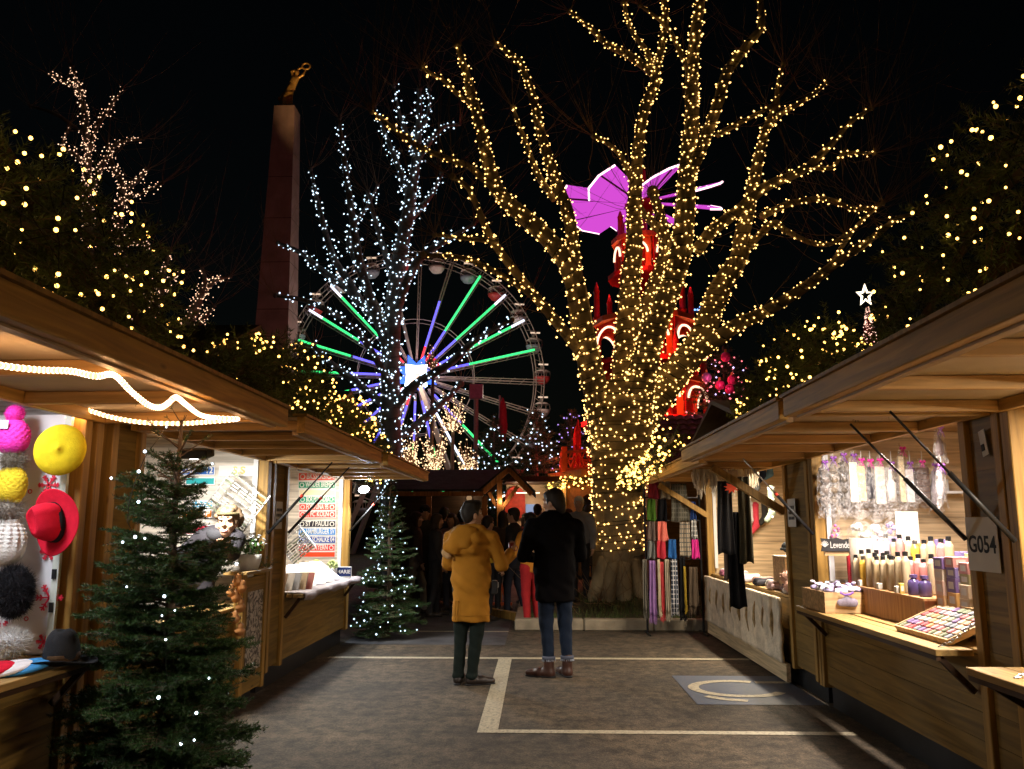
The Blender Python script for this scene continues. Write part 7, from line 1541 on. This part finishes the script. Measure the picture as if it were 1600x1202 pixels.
# clear film parcels
def film_mat():
    m_ = bpy.data.materials.new('clear_film'); m_.use_nodes = True; n = m_.node_tree; n.nodes.clear(); o = n.nodes.new('ShaderNodeOutputMaterial'); mx = n.nodes.new('ShaderNodeMixShader'); tr_ = n.nodes.new('ShaderNodeBsdfTransparent'); g_ = n.nodes.new('ShaderNodeBsdfPrincipled'); g_.inputs['Base Color'].default_value = (.85, .84, .86, 1); g_.inputs['Roughness'].default_value = .22
    tc_ = n.nodes.new('ShaderNodeTexCoord'); nz_ = n.nodes.new('ShaderNodeTexNoise'); nz_.inputs['Scale'].default_value = 22; nz_.inputs['Distortion'].default_value = 2; n.links.new(tc_.outputs['Object'], nz_.inputs[0]); r_ = n.nodes.new('ShaderNodeMapRange'); r_.inputs[1].default_value = .42; r_.inputs[2].default_value = .68; r_.inputs[3].default_value = .03; r_.inputs[4].default_value = .26; n.links.new(nz_.outputs[0], r_.inputs[0]); bp2 = n.nodes.new('ShaderNodeBump'); bp2.inputs['Strength'].default_value = .8; bp2.inputs['Distance'].default_value = .01; n.links.new(nz_.outputs[0], bp2.inputs['Height']); n.links.new(bp2.outputs[0], g_.inputs['Normal'])
    n.links.new(r_.outputs[0], mx.inputs[0]); n.links.new(tr_.outputs[0], mx.inputs[1]); n.links.new(g_.outputs[0], mx.inputs[2]); n.links.new(mx.outputs[0], o.inputs[0]); return m_
FILM = film_mat(); PINKB = mat('bow_pink', (.75, .05, .40), .35); VIOB = mat('bow_violet', (.28, .10, .45), .35); STRAW = mat('straw', (.55, .40, .20), .8)
def film_bag(label, px, ptop, pbot, wpx, content, bow, Y=7.12, cc=(.3, .2, .15)):
    a, b = at(px, ptop, Y), at(px, pbot, Y); L = a[2] - b[2]; wd = wpx * mpp(Y); c = (a + b) / 2; t = thing('gift_bag', label, 'gift bag', c, 0, 'clear gift bags hanging in the cosmetics stall')
    m = MB(); n = 16; aa = np.arange(n) * 6.283 / n; rings = []
    for f, s_ in ((0, .12), (.05, .22), (.09, .10), (.14, .55), (.3, .92), (.7, 1.0), (.88, .9), (1.0, 1.15)):
        k = 1 + .16 * np.sin(aa * 5 + f * 9) * (f > .05); rings.append(np.stack([c[0] + wd / 2 * s_ * k * np.cos(aa), c[1] + wd * .32 * s_ * k * np.sin(aa), np.full(n, a[2] - L * f) + (.03 * np.sin(aa * 3 + px) if f == 1.0 else 0)], 1))
    V = np.concatenate(rings); K = len(rings); i = np.arange(K - 1)[:, None] * n; j = np.arange(n)[None]; k = (j + 1) % n; m.raw(V, None, np.stack([i + j, i + k, i + n + k, i + n + j], -1).reshape(-1, 4)); m.build('film', FILM, t, smooth=True)
    m = MB(); m.tube([a - (0, 0, L * .08), (a[0], a[1], AWZ - .0)], .003, 4); m.build('ribbon', WHITE, t)
    m = MB()
    for s_ in (-1, 1): m.lathe([(.001, 0), (.012, .008), (.014, .022), (.001, .03)], a - (0, .01, L * .09), 8, np.array(Matrix.Rotation(s_ * R_(65), 3, 'Y')))
    for e in range(3): m.tube([a - (0, .012, L * .09), a + ((e - 1) * .025, -.014, -L * .09 - .05 - .01 * e)], .003, 4)
    m.build('bow', PINKB if bow == 'p' else VIOB, t, smooth=True); z0, z1 = b[2] + L * .14, a[2] - L * .2; r_ = wd * .30
    m = MB(); cm = mat('content_%d_%d_%d' % tuple(int(v * 100) for v in cc), cc, .5, var=.3, scale=30)
    if content == 'twist':
        zz = np.linspace(z0, z1, 26); m.tube(np.stack([c[0] + .008 * np.sin(zz * 55), c[1] + .008 * np.cos(zz * 55), zz], 1), r_ * (.8 + .35 * np.sin(zz * 75)), 8)
    elif content == 'bottle': m.lathe([(.001, z0), (r_, z0), (r_, z0 + (z1 - z0) * .55), (r_ * .45, z0 + (z1 - z0) * .7), (r_ * .45, z1), (.001, z1)], (c[0], c[1], 0), 14)
    elif content == 'stack':
        k = 5
        for q in range(k): m.cbox((c[0], c[1], z0 + (z1 - z0) * (q + .5) / k), (wd * .62, wd * .4, (z1 - z0) / k * .92))
    else: m.cbox((c[0], c[1], (z0 + z1) / 2), (wd * .55, wd * .3, z1 - z0))
    m.build('contents', cm, t, smooth=content in ('twist', 'bottle')); return t
for a in (('clear gift bag with a thick grey twist, farthest left in the hanging row', 1288, 715, 805, 22, 'twist', 'v', (.13, .11, .10)), ('clear gift bag with a mottled brown twist, second in the hanging row', 1301, 708, 803, 22, 'twist', 'v', (.11, .085, .06)), ('clear gift bag with a dark twist tied in violet', 1317, 702, 808, 20, 'twist', 'v', (.06, .05, .04)), ('clear gift bag with pale straw, beside the dark twist', 1333, 704, 798, 22, 'card', 'v', (.62, .54, .42)), ('clear gift bag with a small cream carton and a pink bow', 1345, 712, 795, 22, 'card', 'p', (.55, .38, .22)), ('clear gift bag with a small black bottle', 1359, 714, 790, 20, 'bottle', 'p', (.03, .03, .04)), ('clear gift bag with a tall pale tube, under a pink bow', 1374, 712, 800, 26, 'card', 'p', (.50, .46, .40)),
          ('clear gift bag with a white bottle left of the long bamboo stick', 1392, 718, 795, 24, 'bottle', 'v', (.70, .66, .64)), ('clear gift bag with a long cream stick under a large pink bow', 1409, 692, 800, 14, 'card', 'p', (.60, .50, .32)), ('clear gift bag with a brown stack of soaps', 1440, 716, 790, 30, 'stack', 'p', (.10, .06, .05)), ('clear gift bag with a white carton left of the brown stack', 1421, 718, 796, 20, 'card', 'v', (.62, .58, .6)), ('clear gift bag with a grey bottle right of the brown stack', 1460, 720, 802, 20, 'bottle', 'v', (.25, .22, .26))):
    film_bag(a[0], a[1], a[2], a[3], a[4], a[5], a[6], cc=a[7])
film_bag('clear gift bag with a dark wooden spoon hanging highest by the plank post', 1468, 664, 720, 18, 'bottle', 'v', Y=6.4, cc=(.10, .07, .07)); film_bag('clear gift bag with a silver bottle below the dark spoon', 1470, 722, 790, 16, 'bottle', 'v', Y=6.4, cc=(.35, .33, .36))
for k, (px, py, s_, c_) in enumerate(((1306, 842, .05, (.75, .08, .42)), (1345, 838, .10, (.42, .36, .30)), (1372, 842, .10, (.40, .32, .36)), (1394, 836, .08, (.22, .18, .34)))):
    q = at(px, py, 7.2 if k == 0 else 6.95); t = thing('gift_basket', ['pink wrapped gift basket above the chalkboard', 'clear wrapped gift basket right of the chalkboard', 'lilac and white wrapped gift basket behind the bottles', 'violet wrapped gift box behind the bottles'][k], 'gift basket', q)
    zb = CT if k == 0 else CT; m = MB(); m.lathe([(.001, q[2] - .06 if k == 0 else zb), (s_ * .9, q[2] - .06 if k == 0 else zb), (s_, q[2] - .02), (s_ * .9, q[2] - .015)], (q[0], q[1], 0), 14); m.build('basket', mat('basket_%d' % k, c_, .6, var=.2), t, smooth=True)
    m = MB()
    for _ in range(9): d = rng.normal(0, .3, 3) * (s_, s_, .2); m.ball(q + d + (0, 0, .02), s_ * .28, 8, 6)
    m.build('goods', mat('basket_goods_%d' % k, [(.75, .15, .45), (.74, .70, .62), (.7, .62, .72), (.3, .22, .5)][k], .4, island=.4), t, smooth=True)
    m = MB(); n = 14; aa = np.arange(n) * 6.283 / n; rings = []
    for f, r__ in ((0, 1.0), (.35, 1.08), (.6, .5), (.66, .22), (.8, .7), (1.0, 1.1)): kk = 1 + .18 * np.sin(aa * 5 + f * 8); rings.append(np.stack([q[0] + s_ * r__ * kk * np.cos(aa), q[1] + s_ * r__ * kk * np.sin(aa), np.full(n, q[2] - .03 + .24 * f)], 1))
    V = np.concatenate(rings); i = np.arange(5)[:, None] * n; j = np.arange(n)[None]; kx = (j + 1) % n; m.raw(V, None, np.stack([i + j, i + kx, i + n + kx, i + n + j], -1).reshape(-1, 4)); m.build('film', FILM, t, smooth=True)
t = thing('price_card', 'large white card standing behind the bottles', 'card', at(1418, 825, 6.9)); q = wloc(t); m = MB(); m.box(q + (-.09, 0, -.5), q + (.09, .004, .13)); m.build('card', PAPER, t); m = MB(); m.box(q + (-.02, .005, -.5), q + (.02, .06, -.2)); m.build('stand', W_LIGHT, t)
t = thing('wall_shelf', 'narrow shelf with cartons on the end wall of the cosmetics stall', 'shelf', at(1400, 770, 7.3)); q = wloc(t); m = MB(); m.box((2.55, 7.20, q[2] - .01), (3.6, 7.355, q[2] + .01)); m.build('board', WHITE, t); m = MB(); m.box((2.62, 7.32, q[2] - .08), (2.65, 7.355, q[2] - .012)); m.box((3.45, 7.32, q[2] - .08), (3.48, 7.355, q[2] - .012)); m.build('brackets', STEEL, t)
for k in range(7): box_thing('soap_box', f'{["cream","black","white","brown","pale violet","cream and gold","white and grey"][k]} carton on the end wall shelf behind the hanging bags', (2.75 + .12 * k, 7.28, q[2] + .0105), (.07, .07, .10 + .05 * (k % 3)), [(.7, .6, .45), (.03, .03, .03), (.74, .73, .7), (.2, .11, .06), (.5, .42, .55), (.7, .55, .25), (.6, .6, .62)][k], grp='cartons on the end wall shelf')
# chains of the folding counters
def chain(parent, a, b, n=16, sag=.05):
    a, b = np.array(a, float), np.array(b, float); m = MB(); P = np.array([a + (b - a) * t - np.array((0, 0, sag * 4 * t * (1 - t))) for t in np.linspace(0, 1, n + 1)])
    for k in range(n):
        c = (P[k] + P[k + 1]) / 2; d = P[k + 1] - P[k]; L = np.linalg.norm(d); d /= L; u = np.cross(d, (0, 0, 1)); u /= np.linalg.norm(u); v_ = np.cross(d, u); u = u if k % 2 else v_
        m.tube([c + d * L * .68 * math.cos(a_) + u * L * .3 * math.sin(a_) for a_ in np.linspace(0, 6.283, 11)], .0028, 4, cap=False)
    m.build('chain', STEEL, parent)
chain(R1, (2.39, 3.98, 1.08), (2.10, 3.90, .835)); chain(R2, (2.39, 4.78, .98), (2.22, 4.86, .835), 10, .02)

# ------------------------------------------------------------------ scarf stall
def hang_cloth(name, label, px0, px1, py0, py1, Y, col, cat='scarf', folds=3, amp=.018, plaid=None, fringe=.0, grp=None, depth=None):
    a, b = at(px0, py0, Y), at(px1, py1, Y); w_ = b[0] - a[0]; h_ = a[2] - b[2]; c = np.array(((a[0] + b[0]) / 2, Y, a[2])); t = thing(name, label, cat, c, 0, grp); nu, nv = 25, 16; u = np.linspace(0, 1, nu); v_ = np.linspace(0, 1, nv); r2 = np.random.default_rng(abs(hash(label)) % 9999 if False else int(px0 * 7 + py0))
    ph = r2.uniform(0, 6.28); U, W = np.meshgrid(u, v_, indexing='ij'); X = -w_ / 2 + w_ * U * (1) + .06 * w_ * np.sin(W * 3 + ph) * (W) ; Yy = amp * np.sin(U * folds * 6.283 + ph + W * .8) * (.5 + .6 * W) + .3 * amp * np.sin(U * 17 + W * 5); Z = -h_ * W - .012 * np.sin(U * 7 + ph) * W
    squeeze = .78 + .22 * W; X = X * squeeze; i, j = np.meshgrid(np.arange(nu - 1), np.arange(nv - 1), indexing='ij'); k = (i * nv + j).ravel(); m = MB(); m.raw(np.stack([X, Yy, Z], -1).reshape(-1, 3), None, np.stack([k, k + 1, k + nv + 1, k + nv], 1))
    cm = cloth('wool_%d_%d_%d' % tuple(int(v * 1000) for v in col), col, bump=.6, bscale=70)
    if plaid: 
        nm = 'plaid_%d_%d' % (int(col[0] * 1000), int(plaid[0] * 1000))
        if nm not in _cache:
            pm_, n, bb, L = mat_new(nm); tc_ = n.nodes.new('ShaderNodeTexCoord'); mp_ = n.nodes.new('ShaderNodeMapping'); mp_.inputs['Scale'].default_value = (1, 1, 1); L.new(tc_.outputs['Object'], mp_.inputs[0]); fac = None
            for axis, sc in (('X', 9), ('Z', 5)):
                wv = n.nodes.new('ShaderNodeTexWave'); wv.wave_type = 'BANDS'; wv.bands_direction = axis; wv.inputs['Scale'].default_value = sc; L.new(mp_.outputs[0], wv.inputs[0]); cr_2 = n.nodes.new('ShaderNodeMapRange'); cr_2.inputs[1].default_value = .78; cr_2.inputs[2].default_value = .92; L.new(wv.outputs['Fac'], cr_2.inputs[0])
                if fac is None: fac = cr_2.outputs[0]
                else: mm = n.nodes.new('ShaderNodeMath'); mm.operation = 'MAXIMUM'; L.new(fac, mm.inputs[0]); L.new(cr_2.outputs[0], mm.inputs[1]); fac = mm.outputs[0]
            mx = n.nodes.new('ShaderNodeMix'); mx.data_type = 'RGBA'; mx.inputs[6].default_value = (*col, 1); mx.inputs[7].default_value = (*plaid, 1); L.new(fac, mx.inputs[0]); L.new(mx.outputs[2], bb.inputs[0]); bb.inputs['Roughness'].default_value = .9; _cache[nm] = pm_
        cm = _cache[nm]
    o = m.build('fabric', cm, t, smooth=True, local=True); so = o.modifiers.new('thick', 'SOLIDIFY'); so.thickness = .008; so.offset = 0
    if fringe:
        m = MB()
        for q in range(26): uu = (q + .5) / 26; iu = int(uu * (nu - 1)); p = np.array((X[iu, -1], Yy[iu, -1], Z[iu, -1])); m.tube([p, p + (r2.normal(0, .006), r2.normal(0, .005), -fringe * .6), p + (r2.normal(0, .012), 0, -fringe * r2.uniform(.8, 1.2))], .0028, 4)
        m.build('fringe', cm, t, local=True)
    return t
YR = 12.0
rk = thing('scarf_rack', 'dark metal rack carrying folded and hanging scarves beside the plane tree', 'rack', at(1045, 975, YR) * (1, 1, 0)); xa, xb = at(1008, 800, YR)[0], at(1094, 800, YR)[0]
m = MB(); 
for xx in (xa, xb): m.tube([(xx, YR + .06, 0), (xx, YR + .06, 2.15)], .016, 8)
for zz in (2.13, 1.88, 1.56, 1.29, 1.02): m.tube([(xa, YR + .06, zz), (xb, YR + .06, zz)], .011, 6)
for xx in (xa, xb): m.tube([(xx, YR - .22, .012), (xx, YR + .34, .012)], .014, 6)
m.build('frame', DARKM, rk)
for k, a in enumerate(((1012, 1031, 752, 779, (.20, .02, .04), 'burgundy scarf folded at the top left of the rack', None), (1032, 1049, 752, 779, (.22, .19, .15), 'beige folded scarf at the top of the rack beside the burgundy one', None), (1010, 1026, 780, 814, (.05, .12, .015), 'moss green scarf in the second tier of the rack', None), (1027, 1043, 780, 814, (.008, .008, .010), 'black scarf in the second tier of the rack', None), (1011, 1025, 815, 845, (.12, .09, .08), 'taupe scarf in the third tier of the rack', None), (1026, 1044, 815, 846, (.60, .15, .12), 'coral pink scarf in the third tier of the rack', None), (1011, 1024, 845, 873, (.15, .16, .16), 'grey scarf in the fourth tier of the rack', None), (1025, 1042, 845, 873, (.42, .03, .05), 'red scarf in the fourth tier of the rack', None), (1043, 1058, 843, 873, (.02, .10, .32), 'bright blue scarf in the fourth tier of the rack', None), (1046, 1077, 756, 815, (.05, .048, .035), 'large dark plaid shawl hanging at the top right of the rack', (.10, .095, .08)), (1060, 1081, 816, 870, (.30, .25, .19), 'beige and grey checked scarf under the dark plaid shawl', (.08, .08, .08)), (1079, 1090, 812, 842, (.16, .17, .18), 'speckled grey scarf on the right of the rack', (.5, .5, .5)), (1080, 1093, 843, 873, (.55, .03, .25), 'hot pink scarf on the right of the rack', None), (1078, 1088, 784, 812, (.02, .05, .2), 'dark blue scarf at the right edge of the rack', None))):
    hang_cloth('scarf', a[5], a[0], a[1], a[2], a[3], YR + .0, a[4], plaid=a[6], folds=1.5, amp=.02, grp='scarves on the rack')
for k, a in enumerate(((1003, 1013, 874, 955, (.14, .13, .11), 'grey-brown scarf hanging leftmost below the rack rail', None), (1013, 1027, 876, 962, (.24, .13, .34), 'shiny purple scarf hanging below the rack rail', None), (1027, 1033, 874, 950, (.55, .48, .34), 'cream scarf hanging between the purple and the red', None), (1030, 1039, 878, 958, (.50, .06, .07), 'red scarf hanging long below the rack rail', None), (1038, 1048, 874, 958, (.34, .30, .24), 'sand coloured scarf hanging right of the red one', None), (1047, 1061, 874, 950, (.02, .03, .06), 'navy plaid scarf hanging below the rack rail', (.45, .45, .48)), (1060, 1074, 870, 958, (.010, .010, .012), 'black scarf hanging low on the right of the rack', None), (1068, 1073, 885, 945, (.35, .24, .03), 'narrow mustard scarf hanging before the black one', None), (1075, 1093, 886, 950, (.07, .05, .035), 'brown scarf hanging rightmost below the rack', None))):
    hang_cloth('scarf', a[5], a[0], a[1], a[2], a[3], YR - .10 - .025 * (k % 3), a[4], plaid=a[6], folds=2, amp=.016, fringe=.10, grp='scarves hanging from the rack')
# scarves hanging at the near end of the stall front
for k, a in enumerate(((1118, 1150, 752, 866, (.018, .018, .020), 8.75, 'broad charcoal scarf with a red price star, hanging in front of the scarf stall'), (1128, 1148, 800, 905, (.17, .12, .09), 8.86, 'taupe scarf showing below the broad charcoal scarf'), (1133, 1166, 800, 950, (.006, .006, .007), 8.80, 'longest black scarf hanging in front of the scarf stall'), (1150, 1178, 745, 880, (.030, .026, .015), 8.70, 'dark olive scarf hanging rightmost in front of the scarf stall'))):
    hang_cloth('scarf', a[6], a[0], a[1], a[2], a[3], a[5], a[4], folds=2, amp=.02, grp='dark scarves before the scarf stall')
t = thing('price_star', 'ragged red paper price star pinned on the charcoal scarf', 'price tag', at(1143, 762, 8.70)); q = wloc(t); n = 9; pts_ = [((.085 if k % 2 == 0 else .045) * math.sin(k * math.pi / n) * 1.0, (.065 if k % 2 == 0 else .035) * math.cos(k * math.pi / n)) for k in range(2 * n)][::-1]; m = MB(); m.extrude(pts_, q, (1, 0, 0), (0, 0, 1), (0, 1, 0), .004); m.build('star', mat('star_red', (.62, .06, .02), .6), t); m = MB(); m.tube([q + (0, 0, .03), q + (0, .03, .06)], .002, 4); m.build('pin', STEEL, t)
t = thing('cardboard_hanger', 'small brown carton hung above the price star', 'hanger', at(1145, 742, 8.72)); q = wloc(t); m = MB(); m.cbox(q, (.09, .04, .09)); m.build('carton', mat('cardboard', (.30, .22, .15), .8), t, bevel=.004); m = MB(); m.tube([q + (0, 0, .045), q + (.02, 0, .12), (q[0] + .02, q[1], AWZ - .03)], .003, 4); m.build('hook', STEEL, t)
# shaggy fringe under the awning
FURW = mat('fur_offwhite', (.72, .63, .5), .8, var=.15, island=.2)
fr = thing('fur_pelmet', 'shaggy off-white fur pelmet hanging under the scarf stall awning', 'pelmet', at(1130, 735, 9.0)); m = MB()
for k in range(300):
    x_ = rng.uniform(1.66, 2.34); y_ = 9.0 + rng.normal(0, .02); L = .20 + .07 * math.sin(x_ * 37) + rng.uniform(-.03, .05); m.tube([(x_, y_, AWZ - .03), (x_ + rng.normal(0, .008), y_ - .01, AWZ - .03 - L * .5), (x_ + rng.normal(0, .015), y_ + rng.normal(0, .01), AWZ - .03 - L)], [.008, .007, .002], 4)
m.build('strands', FURW, fr); m = MB(); m.box((1.64, 8.985, AWZ - .055), (2.36, 9.015, AWZ - .022)); m.build('batten', W_POST, fr)
# fur skirt below the counter
sk = thing('fur_skirt', 'white fur skirt with brown streaks covering the scarf stall front', 'stall skirt', (2.38, 10.2, .4)); m = MB(); ny, nz = 70, 22; ys = np.linspace(8.34, 11.98, ny); zs = np.linspace(.20, .80, nz); YY, ZZ = np.meshgrid(ys, zs, indexing='ij'); XX = 2.352 - .010 * np.sin(YY * 11 + 2 * np.sin(ZZ * 9)) * np.sin(ZZ * 13 + YY * 3) - .004 * np.sin(YY * 37) ; k = (np.arange(ny - 1)[:, None] * nz + np.arange(nz - 1)[None]).ravel(); m.raw(np.stack([XX, YY, ZZ], -1).reshape(-1, 3), None, np.stack([k, k + 1, k + nz + 1, k + nz], 1)); o = m.build('pelt', mat('pelt_white', (.72, .62, .47), .9, var=.25, scale=9, bump=1.0, bscale=45), sk, smooth=True); o.modifiers.new('thick', 'SOLIDIFY').thickness = -.03
n = 5200; yy = rng.uniform(8.36, 11.96, n); zz = rng.uniform(.21, .8, n); A = np.stack([2.352 - .010 * np.sin(yy * 11 + 2 * np.sin(zz * 9)) * np.sin(zz * 13 + yy * 3), yy, zz], 1); B = A + np.stack([-rng.uniform(.015, .035, n), rng.normal(0, .012, n), -rng.uniform(.01, .04, n)], 1); s = np.zeros((n, 3)); s[:, 1] = .004; m = MB(); m.raw(np.stack([A - s, A + s, B], 1).reshape(-1, 3), np.arange(3 * n).reshape(-1, 3)); m.build('pile', FURW, sk)
for k, yy in enumerate((8.62, 8.95, 9.3, 9.62, 10.0, 10.4, 10.8, 11.2, 11.6)):
    m = MB(); m.ball((2.335, yy, .52 + .04 * math.sin(k * 2.3)), 1.0, 10, 8, (1, 1, 1), None) if False else m.tube([(2.342, yy, .36 + .05 * math.sin(k * 1.7)), (2.318, yy + .01, .50), (2.322, yy - .012, .62), (2.342, yy, .70)], [.01, .020, .018, .008], 7); m.build('brown_streak', mat('streak_brown', (.42, .30, .15), .9, var=.4, scale=20), sk, smooth=True)
m = MB(); m.box((2.35, 8.30, .03), (2.39, 12.02, .196)); m.build('base_board', wood('base_board_wood', (.55, .42, .25), 1), sk)
# counter goods of the scarf stall
for k in range(12):
    yy = 8.45 + .29 * k; x_ = 2.52 + .06 * (k % 2); c_ = [(.55, .5, .48), (.16, .12, .14), (.5, .36, .4), (.62, .60, .58), (.03, .03, .04), (.34, .22, .20), (.42, .40, .45), (.55, .42, .30), (.2, .2, .24), (.6, .55, .6), (.28, .1, .16), (.5, .5, .5)][k]; q = np.array((x_, yy, .83)); t = thing('folded_scarf', f'{["off-white","dark plum","dusty rose","cream","black","rust brown","lilac grey","sandy","slate grey","pale pink","wine red","light grey"][k]} folded scarf on the scarf stall counter', 'scarf', q, 0, 'folded scarves on the counter')
    s = SDF(); s.cap((-.07, -.07, .03), (.09, -.07, .03), .032, .032, .02).cap((-.07, .0, .045), (.09, 0, .045), .04, .04, .02).cap((-.07, .07, .03), (.09, .07, .03), .032, .032, .02); s.build('fabric', cloth('wool_%d_%d_%d' % tuple(int(v * 1000) for v in c_), c_, bump=.8, bscale=40), t, .012, .006); m = MB(); m.cbox((-.095, 0, .045), (.003, .04, .03)); m.build('price_tag', PAPER, t, local=True)
t = thing('fur_collar', 'fluffy pinkish fur collar on the near end of the scarf counter', 'collar', (2.50, 8.55, .93)); q = wloc(t); s = SDF(); P = smooth_path(np.array([(-.05, -.18, -.03), (.02, -.05, .01), (.0, .08, .05), (.10, .18, .06)]), 4)
for a, b in zip(P[:-1], P[1:]): s.cap(a, b, .055, .055, .02)
FURP = mat('fur_pink', (.58, .36, .30), .8, island=.25); s.build('pelt', FURP, t, .012); A = P[rng.integers(0, len(P), 2200)] ; d = rng.normal(0, 1, (2200, 3)); d /= np.linalg.norm(d, axis=1)[:, None]; A = A + d * .052; B = A + d * .03 + rng.normal(0, .01, (2200, 3)); s_ = np.cross(d, rng.normal(0, 1, (2200, 3))) * .0025; m = MB(); m.raw(np.stack([A - s_, A + s_, B], 1).reshape(-1, 3), np.arange(6600).reshape(-1, 3)); m.build('pile', FURP, t, local=True)
for k, (px, py, c_) in enumerate(((1199, 855, (.03, .035, .04)), (1212, 857, (.10, .16, .30)), (1213, 838, (.35, .33, .38)))):
    q = at(px, py, 8.9); q[0] = 2.62 + .1 * k; t = thing('knit_hat', ['black cap on the scarf stall counter', 'blue grey cap on the scarf stall counter', 'pale grey cap on the scarf stall counter'][k], 'hat', q, 0, 'caps on the scarf stall counter'); m = MB(); m.ball(q, .085, 14, 10, (1, 1, .75)); m.build('crown', cloth('cap_%d' % k, c_), t, smooth=True); m = MB(); m.tube([q + (.087 * math.cos(a), .087 * math.sin(a), -.02) for a in np.linspace(0, 6.283, 21)], .014, 6); m.build('cuff', cloth('cap_%d' % k, c_), t, smooth=True)
t = thing('hat_stand', 'low wooden block under the caps of the scarf stall', 'block', (2.7, 8.95, .83)); m = MB(); m.box((2.52, 8.75, .831), (3.0, 9.2, 1.17)); m.build('block', W_LIGHT, t); m = MB(); m.box((2.515, 8.745, 1.171), (3.005, 9.205, 1.178)); m.build('cloth_cover', PAPER, t)
YE = 11.95
for k, (px, py, hp_, c_) in enumerate(((1168, 748, 46, (.03, .03, .035)), (1182, 752, 46, (.16, .17, .18)), (1192, 735, 40, (.02, .03, .07)), (1172, 805, 36, (.62, .62, .62)), (1181, 812, 44, (.55, .05, .08)), (1206, 790, 52, (.30, .38, .30)), (1195, 800, 40, (.03, .03, .03)), (1203, 735, 26, (.12, .25, .45)))):
    Yk = YE - .35 * (k % 4 == 1) - .5 * (k == 5); q = at(px, py, Yk); L = hp_ * mpp(Yk); t = thing('wool_sock', ['black wool sock hanging leftmost at the back of the scarf stall', 'grey wool sock beside the leftmost black one', 'navy wool sock high at the back of the scarf stall', 'white patterned sock in the lower row of the scarf stall', 'red patterned sock in the lower row of the scarf stall', 'thick green and white sock with dots, nearest the post', 'short black sock behind the green one', 'blue knitted sock under the ceiling of the scarf stall'][k], 'sock', q, 0, 'socks at the back of the scarf stall')
    s = SDF(); s.cap((0, 0, L / 2), (0, 0, -L * .2), .045, .042, .02).cap((0, 0, -L * .22), (-.07, 0, -L * .42), .042, .038, .03); s.build('knit', cloth('sock_%d' % k, c_, bump=.8, bscale=60), t, .012); m = MB(); m.lathe([(.046, -.02), (.05, -.015), (.05, .015), (.046, .02)], q + (0, 0, L / 2), 12); m.build('band', WHITE if k in (3, 5) else cloth('sock_%d' % k, c_), t, smooth=True)
    if k == 5:
        m = MB()
        for e in range(5): m.ball(q + (.01 * (e % 2 * 2 - 1), -.042, L * (.35 - .17 * e)), .018, 8, 6, (1, .4, 1))
        m.build('dots', WHITE, t)
# braces carrying the scarf stall awning and the yellow lit board edge
for yy in (8.28, 11.95):
    m = MB(); m.beam((2.40, yy, 1.62), (1.72, yy, AWZ - .06), .09, .07); m.build('awning_brace', W_POST, R3)
